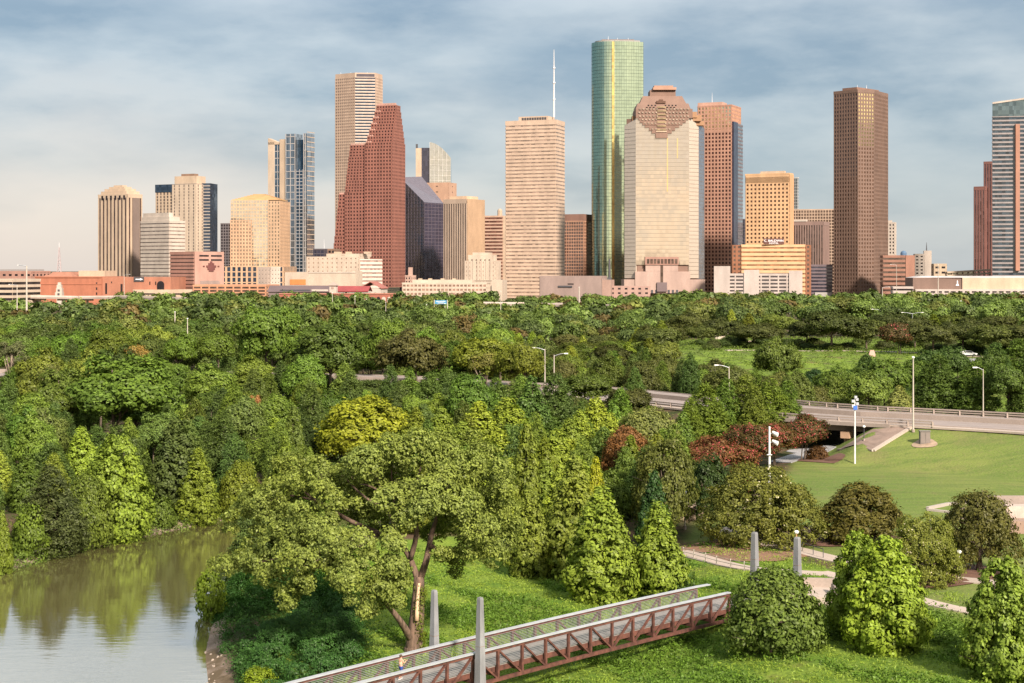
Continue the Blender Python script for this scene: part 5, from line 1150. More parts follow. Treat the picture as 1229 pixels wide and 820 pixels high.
# --- AA pink grid tower
Yd = 1700; fr = Frame(878, Yd, 24); u1, v1 = fr.U(837.5), fr.V(889)
root, p_, z_ = building('pink_grid_tower', 'pink stone tower with a grid of square windows right of the mirrored tower', 'tower', fr, u1, v1, 158, stone((.36, .20, .14), .7), glass((.045, .02, .018), .0, .15, .5, spec=.35), (3.65, 4.0, .42, .42, 'grid'), para=2.5)
facade(root, fr.rect(0, u1, 0, v1), zz(158, Yd), zz(127, Yd), (3.65, 4.0, .42, .42, 'grid'), stone((.36, .20, .14), .7), glass((1.0, .80, .50), .9, .12, .25), budget=0); z_ = zz(125.5, Yd); boxpart('roof_edge', root, fr, -.5, u1+.5, -.5, v1, zz(127, Yd), z_, stone((.36, .20, .14), .7)); boxpart('gold_reflection_pane', root, fr, u1+.1, u1+2.5, 1, 8, zz(243, Yd), zz(212, Yd), glass((1.0, .74, .30), .9, .12, .1))  # upper windows and side pane tinted gold, a reflection put into the colour
boxpart('rooftop_block', root, fr, fr.U(866), u1+1, 3, 20, z_, zz(121.5, Yd), stone((.40, .25, .19)))
boxpart('dark_side', root, fr, -2.5, -.6, 0, v1*.45, 0, zz(146, Yd), GNAVY); fr2 = Frame(881.5, Yd+12, 55)
o_ = boxpart('side_glass', root, fr, -2.2, -.6, v1*.45+.1, v1*1.0, 0, zz(147, Yd), glass((.30, .34, .36), .7, .1, .3))
mb = MB()
for i in range(52): z = 4+i*4; mb.prism([fr.P(-2.2, v1*.46), fr.P(-2.5, v1*.46), fr.P(-2.5, v1), fr.P(-2.2, v1)][::-1], z, z+1.5) if z < zz(149, Yd) else None
obj('side_bands', mb, stone((.13, .11, .12)), o_); mast('antenna', root, *fr.P(fr.U(852), 8), z_, 14, .4)
fr = Frame(893, 2000, 30); building('blue_glass_block', 'narrow blue glass block squeezed right of the pink grid tower', 'building', fr, 18, 18, 264, DGREY, GDB, (3.5, 4, .1, .2, 'grid'), budget=20)
# --- AC hotel tower
Yd = 1600; fr = Frame(948, Yd, 22); fr = Frame(947, Yd, 26); u1, v1 = fr.U(895), fr.V(951.5)
HT = stone((.52, .33, .18)); root, p_, z_ = building('hotel_tower', 'orange-tan hotel tower with square windows above a low banded podium', 'hotel', fr, u1, v1, 219, HT, glass((.06, .03, .018), .0, .25, spec=.3), (3.9, 4.1, .5, .5, 'grid'), para=.5)
facade(root, fr.rect(0, u1, 0, v1), z_, zz(209.5, Yd), (3.9, 9, .45, .2, 'ribs'), HT, GBR, budget=0); zc = zz(209.5, Yd); boxpart('parapet', root, fr, -.6, u1+.6, -.6, v1+.5, zc, zc+1.6, HT)
boxpart('rooftop_plant', root, fr, 6, u1-14, 4, v1-4, zc+1.6, zc+4, CREAM); boxpart('right_cladding', root, fr, -1.1, -.6, 0, v1, 0, zc, stone((.47, .28, .15)))
fr2 = Frame(966, Yd-45, 6); u2 = fr2.U(890); root, p_, z_ = building('hotel_podium', 'low orange banded podium under the hotel tower, brown end bays', 'building', fr2, u2, 40, 295, stone((.55, .35, .19)), glass((.30, .14, .06), .2, .2), (80, 4.2, .01, .62, 'bands'), budget=20)
for a, b_ in ((879, 889.7), (962, 973)): facade(root, fr2.rect(fr2.U(b_), fr2.U(a), .5 if a > 900 else 1.5, 30), 0, zz(294, Yd-45), (5, 4.2, .55, .5, 'grid'), RUST, GBR, budget=16) if a < 900 else facade(root, fr2.rect(fr2.U(973), -.7, .8, 30), 0, zz(294, Yd-45), (5, 4.2, .55, .5, 'grid'), RUST, GBR, budget=16)
sg = thing('hotel_sign', 'dark rooftop sign with white letters BALDWIN above the orange podium', 'sign', (xx(928, Yd-44), Yd-42, z_))
Ys = Yd-44; mb = MB(); mb.box(xx(916.5, Ys), xx(941, Ys), Ys, Ys+1, zz(293.2, Ys), zz(286.3, Ys)); obj('board', mb, stone((.10, .04, .03)), sg)
mb = MB()
for px in (919, 928.5, 938): mb.box(xx(px, Ys)-.2, xx(px, Ys)+.2, Ys+.3, Ys+.7, z_, zz(293.2, Ys))
obj('bracket', mb, DARKM, sg)
def text(s, x, y, z, size, m, parent, width=None, rotz=0):
    cu = bpy.data.curves.new('lettering', 'FONT'); cu.body = s; cu.size = size; cu.extrude = .05; cu.align_x = 'CENTER'
    t_ = bpy.data.objects.new('lettering', cu); C.objects.link(t_); dg = bpy.context.evaluated_depsgraph_get(); me_ = bpy.data.meshes.new_from_object(t_.evaluated_get(dg)); bpy.data.objects.remove(t_)
    me_.materials.clear(); me_.materials.append(m); o = bpy.data.objects.new('lettering', me_); C.objects.link(o); o.parent = parent
    org = ORI[root_of(parent).name]; o.location = (x-org[0], y-org[1], z-org[2]); o.rotation_euler = (R(90), 0, rotz)
    if width: o.scale.x = width/max(1e-3, o.dimensions.x)
    return o
WL_ = plain('white_letters', (.85, .85, .85))
text('C. BALDWIN', xx(928.7, Ys), Ys-.1, zz(290.2, Ys), 2.9, WL_, sg, 18.5); text('HOTEL', xx(928.7, Ys), Ys-.1, zz(292.9, Ys), 2.1, WL_, sg, 9)
# glass slab behind
fr = Frame(957, 2100, 30); building('pale_glass_slab', 'pale sky-coloured glass slab peeping out behind the hotel tower', 'building', fr, 40, fr.V(958.5), 214, stone((.4, .4, .38)), GSKY, (3, 4, .08, .1, 'curtain'))
# --- AE white garage
Yd = 1480; fr = Frame(955, Yd, 10); v1 = 30; root, p_, z_ = building('white_garage', 'white parking garage with dark slots and two plain stair towers', 'parking garage', fr, fr.U(862), v1, 330, GARAGE, glass((.03, .02, .02), 0, .4), (8, 3.15, .16, .5, 'grid'), para=1.2)
for a, b_, y in ((857, 876, 319.5), (893, 911, 324), (947, 963, 325)): boxpart('stair_tower', root, fr, fr.U(b_), fr.U(a), -1.3, 10, 0, zz(y, Yd), GARAGE)
# --- AF
fr = Frame(1001, 2050, 15); building('wide_grid_block', 'wide tan block with a fine window grid left of the dark twin-faced tower', 'building', fr, fr.U(948), 40, 252, stone((.40, .29, .21)), glass((.18, .12, .09), .6, .1, .3), (3.4, 4, .25, .25, 'grid'))
fr = Frame(988, 1850, 22); root, p_, z_ = building('brown_ribbed_block', 'brown block with thin vertical ribs and a white roof edge right of the hotel', 'building', fr, fr.U(949), 36, 267, stone((.22, .145, .12)), GBR, (2.8, 4, .5, .3, 'ribs')); boxpart('white_roof_edge', root, fr, fr.U(968), fr.U(949), -1, 6, z_, zz(263.5, 1850), WHITE)
fr = Frame(999, 1650, 8); root, p_, z_ = building('dark_louvred_block', 'dark grey louvred block at the left foot of the dark brown tower', 'building', fr, fr.U(973.5), 20, 319, stone((.13, .10, .11)), GNAVY, (60, 3.6, .02, .5, 'bands'), budget=20); boxpart('pale_base', root, fr, 0, fr.U(978), -1.5, -.6, 0, zz(351, 1650), stone((.35, .33, .31)))
# --- AG dark/brown tower, both faces
Yd = 1620; fr = Frame(1029.5, Yd, 45); u1, v1 = fr.U(1001), fr.V(1065.5)
root = thing('brown_tower', 'massive brown stone tower with square windows, left face in shade', 'skyscraper', (*fr.P(u1/2, v1/2), 0))
SB = stone((.155, .098, .072), .7); z_ = zz(110, Yd)+2.2; bq = [fr.P(u1, 0), fr.P(0, 0)]; cm_ = Vector((xx(1049, Yd+7.5), Yd+7.5)); bq += [cm_.to_tuple(), fr.P(0, v1)[:2], fr.P(u1, v1)]
stb = (3.3, 4.0, .45, .45, 'grid'); facade(root, bq, 0, zz(111, Yd), stb, SB, glass((.05, .03, .025), .1, .12, .6, spec=.5), budget=60, faces=(0, 3, 4)); facade(root, bq, 0, zz(111, Yd), stb, SB, glass((.20, .12, .08), .6, .14, .5), budget=20, faces=(2,))  # window tint painted per face: dark on the shaded left, lighter where reflecting
facade(root, bq, 0, zz(176, Yd), stb, SB, glass((.22, .13, .09), .6, .14, .4), budget=0, faces=(1,)); facade(root, bq, zz(176, Yd), zz(111, Yd), stb, SB, glass((1.0, .74, .38), .9, .12, .3), budget=20, faces=(1,))  # gold glass in the upper facet windows is a painted golden reflection
mb = MB(); mb.prism(inset(bq, -.6), zz(111, Yd), z_); obj('parapet', mb, SB, root)
boxpart('rooftop_block', root, fr, 3, u1-8, 3, v1-12, z_, zz(104, Yd), stone((.19, .11, .078))); 
for px in (1029, 1040): mast('antenna', root, xx(px, Yd+20), Yd+20, zz(104, Yd), 4, .3)
boxpart('left_fin', root, fr, u1+.1, u1+3, 6, 16, 0, zz(184, Yd), stone((.33, .22, .16)))
# --- AH
fr = Frame(1074, 1900, 20); root, p_, z_ = building('slim_white_tower', 'slim white tower with small square windows right of the brown tower', 'tower', fr, fr.U(1063), 12, 268, WHITE, GD, (3.6, 4, .55, .5, 'grid'), budget=60); boxpart('rooftop_plant', root, fr, 4, 10, 2, 8, z_, zz(264.5, 1900), WHITE)
Yd = 1560; fr = Frame(1097, Yd, 8); root, p_, z_ = building('brick_office', 'squat brown brick building with a blue roof dome right of the brown tower', 'building', fr, fr.U(1060), 30, 308, stone((.25, .125, .085)), GBR, (8, 4.2, .3, .55, 'bands'), budget=20)
boxpart('blank_corner', root, fr, -.6, fr.U(1087), -.9, 20, 0, z_, stone((.28, .14, .095)))
mb = MB(); c_ = fr.P(9, 9); mb.tube([(*c_, z_), (*c_, z_+2)], 3, 12); mb.dome((*c_, z_+2), 3, 2.6); obj('dome', mb, plain('blue_dome', (.08, .14, .22), .3), root)
fr = Frame(1109, 1750, 10); root, p_, z_ = building('white_spired_building', 'small white building with a thin dark spire behind the brick block', 'building', fr, fr.U(1098), 20, 306, WHITE, GD, (4, 3.6, .5, .6, 'grid'), budget=20); boxpart('white_tower', root, fr, -8, 0, 0, 10, 0, zz(301, 1750), WHITE); mast('spire', root, *fr.P(-3, 4), zz(301, 1750), 9, .7, DARKM)
# --- AI arena / convention building
Yd = 1380; fr = Frame(1155, Yd, 16); root = thing('long_cream_hall', 'long low cream hall with a dark brown panel bearing a small white emblem', 'hall', (*fr.P(0, 30), 0)); AR = stone((.42, .33, .23))
frr = Frame(1155, Yd, 6)
mb = MB(); mb.prism([frr.P(0, 0), (xx(1260, Yd+6), Yd+6), (xx(1260, Yd+50), Yd+50), frr.P(0, 50)], 0, zz(333.5, Yd)); obj('wall', mb, AR, root)
boxpart('dark_panel', root, frr, 0, frr.U(1096), 1, 50, zz(347, Yd), zz(333.5, Yd), stone((.17, .11, .085))); boxpart('lower_wall', root, frr, 0, frr.U(1096), 1.2, 49, 0, zz(347, Yd), GARAGE)
mb = MB(); e0 = frr.P(4, 1); mb.prism([(e0[0]-1.4, e0[1]-.3), (e0[0]+1.4, e0[1]-.3), (e0[0]+1.4, e0[1]-.1), (e0[0]-1.4, e0[1]-.1)], zz(343, Yd), zz(340, Yd), [(e0[0]-.3, e0[1]-.3), (e0[0]+.3, e0[1]-.3), (e0[0]+.3, e0[1]-.1), (e0[0]-.3, e0[1]-.1)])
mb.prism([(e0[0]-.4, e0[1]-.3), (e0[0]+.4, e0[1]-.3), (e0[0]+.4, e0[1]-.1), (e0[0]-.4, e0[1]-.1)], zz(340, Yd), zz(337, Yd)); obj('emblem', mb, WL_, root)
mb = MB(); q = [frr.P(frr.U(1096), 1), frr.P(0, 0), (xx(1260, Yd+6), Yd+6), (xx(1260, Yd+50), Yd+50), frr.P(frr.U(1096), 50)]; mb.prism(q, zz(333.5, Yd), zz(331.5, Yd), inset(q, 9)); obj('roof', mb, stone((.42, .39, .37)), root)
for row in (349.5, 354):
    for k in range(16):
        px = 1100+k*8.2; mb = MB(); d_ = -.9 if px > 1155 else .6; yb_ = Yd-.3+ (abs(px-1155)*.05 if px > 1155 else 0); mb.box(xx(px, Yd), xx(px+5.2, Yd), Yd-2.2, Yd+5, zz(row+1.8, Yd), zz(row, Yd)); obj('window', mb, GD, root)
mb = MB(); mb.box(xx(1098, Yd), xx(1250, Yd), Yd-2, Yd+5, 0, zz(347.2, Yd)); obj('lower_storey', mb, GARAGE, root)
fr = Frame(1096, 1370, 8); building('white_low_garage', 'small white two-level garage under the brick building', 'parking garage', fr, fr.U(1072), 20, 345, GARAGE, GD, (16, 4, .3, .6, 'bands'), budget=20, para=.6)
Yd = 1600; fr = Frame(1136, Yd, 8); root, p_, z_ = building('cream_ramp_garage', 'cream garage with a sloping ramp seen above the long cream hall', 'parking garage', fr, fr.U(1121), 20, 318, AR, GD, (5, 5, .4, .6, 'grid'), budget=10)
mb = MB(); x0, x1 = xx(1136, Yd), xx(1188, Yd)
for dz in (0, -2.4): mb.bar((x0, Yd, zz(327, Yd)+dz*1.4), (x1, Yd, zz(324, Yd)+dz*1.4), 6, 1.6)
for k in range(9): xk = x0+(x1-x0)*k/8; mb.box(xk-.4, xk+.4, Yd-2, Yd+2, 0, zz(326, Yd))
obj('ramp', mb, AR, root)
# --- AJ, AK right-edge towers
Yd = 1900; fr = Frame(1182, Yd, 30); root, p_, z_ = building('maroon_tower', 'maroon stepped tower with vertical window lines near the right edge', 'tower', fr, fr.U(1169), 36, 225, stone((.17, .075, .06)), glass((.22, .14, .13), .5, .15), (3.2, 4, .5, .3, 'ribs'))
facade(root, fr.rect(-12, 3, 8, 40), 0, zz(193.5, Yd), (3.2, 4, .5, .3, 'ribs'), stone((.17, .075, .06)), glass((.16, .1, .1), .5, .15), budget=20)
Yd = 1550; fr = Frame(1191.5, Yd, -14); root = thing('blue_glass_tower', 'tall banded blue glass tower cut off by the right edge', 'skyscraper', (xx(1215, Yd), Yd+20, 0))
pl = [(xx(1191, Yd), Yd), (xx(1250, Yd-10), Yd-10), (xx(1262, Yd+30), Yd+30), (xx(1195, Yd+40), Yd+40)]
zk = zz(140, Yd); facade(root, pl, 0, zk, (60, 4.1, .01, .38, 'bands'), stone((.26, .23, .22), .5), glass((.05, .075, .10), .55, .06, .5), budget=80)
mb = MB(); mb.prism(pl, zk, [zz(125, Yd), zz(118, Yd), zz(118, Yd), zz(125, Yd)]); obj('glass_crown', mb, glass((.16, .22, .24), .8, .07, .3), root)
mb = MB(); mb.prism([(xx(1216, Yd), Yd-8), (xx(1221, Yd), Yd-8), (xx(1221, Yd), Yd), (xx(1216, Yd), Yd)], 30, zz(150, Yd)); obj('brown_strip', mb, stone((.30, .15, .10)), root)
mb = MB(); mb.bar((pl[0][0], pl[0][1]-.4, zz(125, Yd)+.8), (pl[1][0], pl[1][1]-.4, zz(118, Yd)+.8), 1.2, 1.6); obj('roof_edge', mb, WHITE, root)

# --- elevated highways in front of the city
def overpass(label, pts, w=11, zt=None, pier=28):
    line = [Vector((xx(px, Yd), Yd)) for px, py, Yd in pts]; root = thing('overpass', label, 'overpass', (line[0].x, line[0].y, 0))
    zs = [zz(py, Yd) for px, py, Yd in pts]; mb = MB(); md = MB()
    for i in range(len(line)-1):
        a, b_ = line[i], line[i+1]; n_ = int((b_-a).length/pier)+1
        mb.bar((*a, zs[i]-.6), (*b_, zs[i+1]-.6), w, 1.3); d = (b_-a).normalized(); r = Vector((d.y, -d.x))
        for s_ in (-1, 1): q0, q1 = a+r*s_*(w/2-.2), b_+r*s_*(w/2-.2); md.bar((*q0, zs[i]+.5), (*q1, zs[i+1]+.5), .3, .95)
        for k in range(n_): q_ = a+(b_-a)*((k+.5)/n_); z_ = zs[i]+(zs[i+1]-zs[i])*(k+.5)/n_; pm = MB(); pm.tube([(*q_, Hf(q_.x, q_.y)-1), (*q_, z_-2.4)], .9, 8); pm.bar((q_.x-w*.4, q_.y, z_-1.9), (q_.x+w*.4, q_.y, z_-1.9), 1.4, 1.2); obj('pier', pm, CREAM2, root)
    obj('deck', mb, stone((.30, .25, .21), .9), root); obj('parapet', md, stone((.5, .42, .36)), root)
overpass('pale concrete flyover running below the long brick hall', [(34, 356, 1180), (90, 357, 1180), (150, 356.5, 1170), (225, 359, 1120)])
overpass('pale flyover section half hidden by trees under the art deco building', [(560, 364, 1080), (640, 365, 1080), (700, 366, 1060)])
overpass('flyover fragment showing above trees in front of the mirrored tower', [(700, 367, 1060), (800, 368, 1010), (850, 368, 1010)])
overpass('curved white ramp showing through the trees below the low white offices', [(498, 375, 860), (514, 379, 830), (528, 384, 800), (538, 389, 780)], 6)
# ================================================================ vegetation
def leaf_mesh(name, cen, nrm, size, tone, mats, tint=None, aspect=.6, blend=.55):
    n = len(cen); g = RNG.normal(size=(n, 3)); nn = nrm*min(1, blend*1.5)+g*(1-blend*.9)*.75; nn[:, 2] += .15
    nn /= np.linalg.norm(nn, axis=1, keepdims=True)+1e-9
    t = np.cross(nn, RNG.normal(size=(n, 3))); t /= np.linalg.norm(t, axis=1, keepdims=True)+1e-9; b = np.cross(nn, t)
    s = np.asarray(size).reshape(-1, 1)*(.7+.6*RNG.random((n, 1)))
    v = np.stack([cen-t*s, cen-b*s*aspect, cen+t*s, cen+b*s*aspect], 1).reshape(-1, 3)
    me = bpy.data.meshes.new(name); me.vertices.add(4*n); me.vertices.foreach_set('co', v.astype(np.float32).ravel())
    me.loops.add(4*n); me.loops.foreach_set('vertex_index', np.arange(4*n, dtype=np.int32)); me.polygons.add(n)
    me.polygons.foreach_set('loop_start', np.arange(0, 4*n, 4, dtype=np.int32)); me.polygons.foreach_set('loop_total', np.full(n, 4, dtype=np.int32))
    me.update(); a = me.attributes.new('tone', 'FLOAT', 'FACE'); a.data.foreach_set('value', np.clip(tone, 0, 1).astype(np.float32))
    if tint is not None:
        a = me.attributes.new('tint', 'FLOAT_COLOR', 'FACE'); a.data.foreach_set('color', np.concatenate([tint, np.ones((n, 1))], 1).astype(np.float32).ravel())
    me.materials.append(mats); return me
def rdir(n, up=0.0):
    d = RNG.normal(size=(n, 3)); d[:, 2] += up; d /= np.linalg.norm(d, axis=1, keepdims=True)+1e-9; return d
def leaves_on(lobes, n, per=14, tuft=.3, core=.72, upb=.25):
    """leaf positions in tufts over the surfaces of lobes (cx,cy,cz,rx,ry,rz)"""
    L = np.asarray(lobes, float); w = (L[:, 3]*L[:, 4]+L[:, 3]*L[:, 5])**.9; w /= w.sum(); m = max(4, n//per)
    k = RNG.choice(len(L), int(m*1.7), p=w); d = rdir(len(k), upb); c = L[k, :3]+d*L[k, 3:]*(.80+.22*RNG.random((len(k), 1)))
    # drop tufts buried inside other lobes
    keep = np.ones(len(k), bool)
    for j in range(len(L)):
        q = (c-L[j, :3])/L[j, 3:]; keep &= ~((np.einsum('ij,ij->i', q, q) < core**2) & (k != j))
    k, d, c = k[keep][:m], d[keep][:m], c[keep][:m]; m = len(k)
    ti = np.repeat(np.arange(m), per); tr = tuft*(.6+.8*RNG.random(m)); o = RNG.normal(size=(len(ti), 3))*.55
    o[:, 2] *= .8
    cc0 = (L[:, :3]*w[:, None]).sum(0); cd = c-cc0; cd /= np.linalg.norm(cd, axis=1, keepdims=True)+1e-9
    cen = c[ti]+o*tr[ti][:, None]; nrm = d[ti]*.6+cd[ti]*.5+o*.4; tone = .5*RNG.random(m)[ti]+.5*RNG.random(len(ti))
    return cen, nrm, tone
def lobes_broad(h, w, zb=.22, n=34, flat=1.0, rr=(.15, .25), seed=0, lop=.15):
    rg = np.random.default_rng(seed); out = []; cz = h*(1+zb)/2; hz = h*(1-zb)/2; ox, oy = rg.normal()*lop*w*.3, rg.normal()*lop*w*.3
    for i in range(n):
        d = rg.normal(size=3); d /= np.linalg.norm(d); 
        if d[2] < -.35: d[2] *= -.6
        r = rg.uniform(*rr)*w*.5*1.5; f = rg.uniform(.45, .92)
        x, y, z = ox+d[0]*(w/2-r)*f*1.12, oy+d[1]*(w/2-r)*f*1.12, cz+d[2]*(hz-r*.8)*f*1.15
        out.append((x, y, z, r, r, r*.78*flat))
    return out
def lobes_cone(h, w, zb=.06, n=42, seed=0, p=.75, rr=.17):
    rg = np.random.default_rng(seed); out = []
    for i in range(n):
        t = 1-(1-i/n)**.85; z = h*(zb+(1-zb)*t*.96); R_ = w/2*max(.06, (1-t)**p*(1-.35*max(0, .18-t)/.18)); a = i*2.4+rg.normal()*.4; r = max(.045*h, w*rr*(1-.55*t))*rg.uniform(.8, 1.25)
        q = max(0, R_-r*.75); q *= rg.uniform(.8, 1.12); out.append((q*math.cos(a), q*math.sin(a), z-r*.3, r, r, r*1.15))
    for i in range(6): t = i/6; out.append((0, 0, h*(zb+.1+(.8-zb)*t), w*.26*(1-t)+.25, w*.26*(1-t)+.25, h*.11))
    return out
def lobes_dome(h, w, n=40, seed=0, zb=.05, rr=.16):
    rg = np.random.default_rng(seed); out = []
    for i in range(n):
        a = rg.uniform(0, 2*math.pi); e = math.asin(rg.uniform(0, 1)); r = w*rr*rg.uniform(.75, 1.3); f = rg.uniform(.85, 1.05)
        out.append((math.cos(a)*math.cos(e)*(w/2-r)*f, math.sin(a)*math.cos(e)*(w/2-r)*f, h*zb+math.sin(e)*(h*(1-zb)-r)*f, r, r, r*.85))
    out.append((0, 0, h*.42, w*.33, w*.33, h*.34)); return out
def lobes_egg(h, w, n=130, seed=0, rr=.085):
    rg = np.random.default_rng(seed); out = []
    for i in range(n):
        zc = -.75+1.75*(i+.5)/n; a = i*2.39996; r = w*rr*rg.uniform(.65, 1.45); q = math.sqrt(max(0, 1-min(1, abs(zc))**(2.2 if zc < 0 else 1.5))); R_ = (w/2-r)*q*rg.uniform(.93, 1.05)*(1.0 if zc < 0 else 1-.18*zc)
        out.append((R_*math.cos(a), R_*math.sin(a), h*.46+(h*.54-r*.6)*zc, r, r, r*1.15))
    out.append((0, 0, h*.45, w*.36, w*.36, h*.38)); return out
def trunk_mesh(name, h, r0, lobes, nl, seed, m, hb=.35, lean=.03, multi=1):
    rg = np.random.default_rng(seed); mb = MB(); Ls = [lobes[i] for i in rg.permutation(len(lobes))[:nl]]
    for s_ in range(multi):
        bx, by = (rg.normal(size=2)*r0*1.4*(multi > 1)); pts = []; 
        tx, ty = bx*3+rg.normal()*lean*h, by*3+rg.normal()*lean*h
        for i in range(6): t = i/5; pts.append((bx+(tx-bx)*t+.03*h*math.sin(3*t+seed)*t, by+(ty-by)*t, -.3+(h*.8+.3)*t))
        mb.tube(pts, [r0*1.35/multi**.5]+[r0/multi**.5*(1-.16*i) for i in range(1, 6)], 8)
    for (x, y, z, rx, ry, rz) in Ls:
        zs = h*rg.uniform(hb, hb+.25); zs = min(zs, z*.85); p0 = Vector((0, 0, zs)); p3 = Vector((x, y, z)); mid = p0.lerp(p3, .5)+Vector((0, 0, -.04*h+.02*h*rg.normal())); r_ = r0*.42
        mb.tube([tuple(p0), tuple(mid), tuple(p3)], [r_, r_*.6, r_*.2], 6)
        for q in range(2):
            e = p3+Vector(rg.normal(size=3))*rx*.6; mb.tube([tuple(mid), tuple(mid.lerp(e, .6)), tuple(e)], [r_*.4, r_*.25, r_*.1], 5)
    me = bpy.data.meshes.new(name); me.from_pydata(mb.v, [], mb.f); me.materials.append(m); me.polygons.foreach_set('use_smooth', [True]*len(me.polygons)); me.update(); return me
PROTO = {}
def proto(key, h, w, lobes, nleaf, lsize, mat=M_FOL, tuft=.45, per=12, r0=.25, nl=8, hb=.3, multi=1, bark=M_BARK, blend=.55, aspect=.6, core=.72, upb=.25):
    cen, nrm, tone = leaves_on(lobes, nleaf, per, tuft, core, upb)
    PROTO.setdefault(key, []).append((h, w, leaf_mesh('crown', cen, nrm, lsize, tone, mat, None, aspect, blend), trunk_mesh('trunk', h, r0, lobes, nl, len(PROTO)*7+nleaf % 97, bark, hb, multi=multi)))
for i in range(3):
    proto('oak', 13, 15, lobes_broad(13, 15, .08, 50, .85, (.13, .24), 10+i), 22000, .26, tuft=.62, per=18, r0=.32, nl=14)
    proto('elm', 15, 12, lobes_broad(15, 12, .10, 54, 1.0, (.13, .25), 20+i, .3), 22000, .24, tuft=.55, per=16, r0=.26, nl=14, hb=.25)
    proto('cone', 10, 6.4, lobes_cone(10, 7.0, .04, 66, 30+i, .62, .14), 17000, .175, tuft=.30, per=12, r0=.14, nl=6, blend=.65)
    proto('feather', 11, 6.8, lobes_cone(11, 7.4, .05, 56, 40+i, .6, .16), 19000, .17, tuft=.36, per=14, r0=.16, nl=6, aspect=.4, blend=.4)
    proto('dome', 8, 9, lobes_dome(8, 9, 52, 50+i, .12, .14), 18000, .175, tuft=.45, per=18, r0=.20, nl=10, multi=3)
    proto('bush', 3.2, 3.8, lobes_dome(3.2, 3.8, 26, 60+i, .0, .17), 6500, .12, tuft=.3, per=14, r0=.06, nl=5, multi=3)
for i in range(2):
    proto('myrtle', 7.5, 9, lobes_broad(7.5, 9, .12, 44, .85, (.12, .2), 70+i), 24000, .13, mat=M_RED, tuft=.42, per=20, r0=.16, nl=10, multi=3)
    proto('round', 8, 9, lobes_dome(8, 9, 56, 85+i, .20, .14), 22000, .15, tuft=.45, per=18, r0=.34, nl=10)
    proto('magnolia', 9, 13, lobes_dome(9, 13, 70, 80+i, .08, .11), 44000, .13, mat=M_CREAM, tuft=.38, per=18, r0=.25, nl=12, multi=2)
proto('sparse', 12, 7.5, lobes_broad(12, 7.5, .3, 24, 1.0, (.10, .17), 90), 6000, .15, tuft=.5, per=12, r0=.22, nl=18, hb=.2, bark=bark_mat('pale_bark', (.34, .27, .2)))
proto('pinktop', 7.5, 9, lobes_broad(7.5, 9, .12, 40, .85, (.13, .2), 71), 14000, .17, mat=M_PINK, tuft=.5, per=16, r0=.16, nl=8, multi=3)
for i in range(2): proto('egg', 8, 7, lobes_cone(8, 7, .05, 95, i+5, .42, .105), 26000, .15, tuft=.26, per=14, r0=.14, nl=6, multi=2, blend=.62)
TREES = []
def plant(kind, x, y, h, w, colr, label, cat='tree', group=None, name=None, idx=None, rz=None):
    P_ = PROTO[kind]; ph, pw_, cm, tm = P_[(idx if idx is not None else rnd.randrange(len(P_))) % len(P_)]
    z = Hf(x, y)
    root = thing(name or {'oak': 'broadleaf_tree', 'elm': 'broadleaf_tree', 'cone': 'young_sycamore', 'feather': 'bald_cypress', 'dome': 'rounded_tree', 'bush': 'shrub', 'myrtle': 'crape_myrtle', 'pinktop': 'crape_myrtle', 'magnolia': 'flowering_tree', 'round': 'rounded_tree', 'egg': 'dense_tree', 'sparse': 'thin_tree'}[kind], label, cat, (x, y, z), group, rnd.uniform(0, 6.28) if rz is None else rz)
    sx_, sz_ = w/pw_, h/ph; root.scale = (sx_, sx_*rnd.uniform(.92, 1.08), sz_)
    for nm, me in (('crown', cm), ('trunk' if kind != 'bush' else 'stem', tm)):
        o = bpy.data.objects.new(nm, me); C.objects.link(o); o.parent = root
        if nm == 'crown': o.color = (*colr, 1)
    TREES.append((x, y, w/2)); return root
def treepx(kind, px, pyt, pyb, wpx, colr, label, cat='tree', Yd=None, **kw):
    if Yd is None: x, y, z = at(px, pyb)
    else: y = Yd; x = (px-CX)/F*Yd; z = Hf(x, y)
    h = HC-(pyt-HY)/F*y-z; return plant(kind, x, y, h*1.0, wpx/F*y*1.06, colr, label, cat, **kw)
DK, MD, OLV, YG, BYG, GRN, BRN = (.026, .046, .013), (.046, .078, .018), (.072, .082, .026), (.125, .155, .025), (.19, .20, .028), (.058, .105, .022), (.085, .062, .028)
DK = tuple(v*1.25 for v in DK); MD = (.068, .100, .026); GRN = (.090, .142, .028)
# ---- hand-placed trees (photo column, top row, base row, width)
treepx('cone', 721, 581, 720, 88, (.155, .205, .034), 'bright yellow-green pyramid tree directly behind the footbridge, left one of the front pair', idx=0)
treepx('cone', 742, 640, 716, 42, (.17, .20, .03), 'lower yellow-green young tree squeezed between the front pair behind the footbridge', idx=1)
treepx('cone', 790, 598, 713, 68, (.15, .20, .034), 'bright yellow-green pyramid tree directly behind the footbridge, right one of the front pair', idx=2)
treepx('cone', 689, 542, 690, 80, (.15, .18, .036), 'tall pale green pyramid tree behind the left one of the front pair', idx=1)
treepx('cone', 636, 582, 692, 56, (.14, .17, .034), 'narrow green pyramid tree at the right edge of the big spreading crown', idx=2)
treepx('cone', 632, 505, 640, 50, (.13, .16, .028), 'yellow-green pyramid tree rising right above the big spreading crown', idx=0)
treepx('cone', 715, 545, 640, 32, (.24, .25, .02), 'small bright yellow tree left of the rust-coloured tree', idx=1)
treepx('cone', 785, 562, 660, 42, (.028, .062, .022), 'dark green slim pyramid tree between the front pair and the white-flowering tree', idx=2, name='young_evergreen')
treepx('round', 752, 509, 592, 66, (.16, .075, .035), 'rust-orange leaved tree left of the olive magnolia-like tree', idx=0)
treepx('round', 797, 522, 640, 84, (.085, .095, .026), 'dark olive tree with yellowish leaf tips right of the rust tree', idx=1)
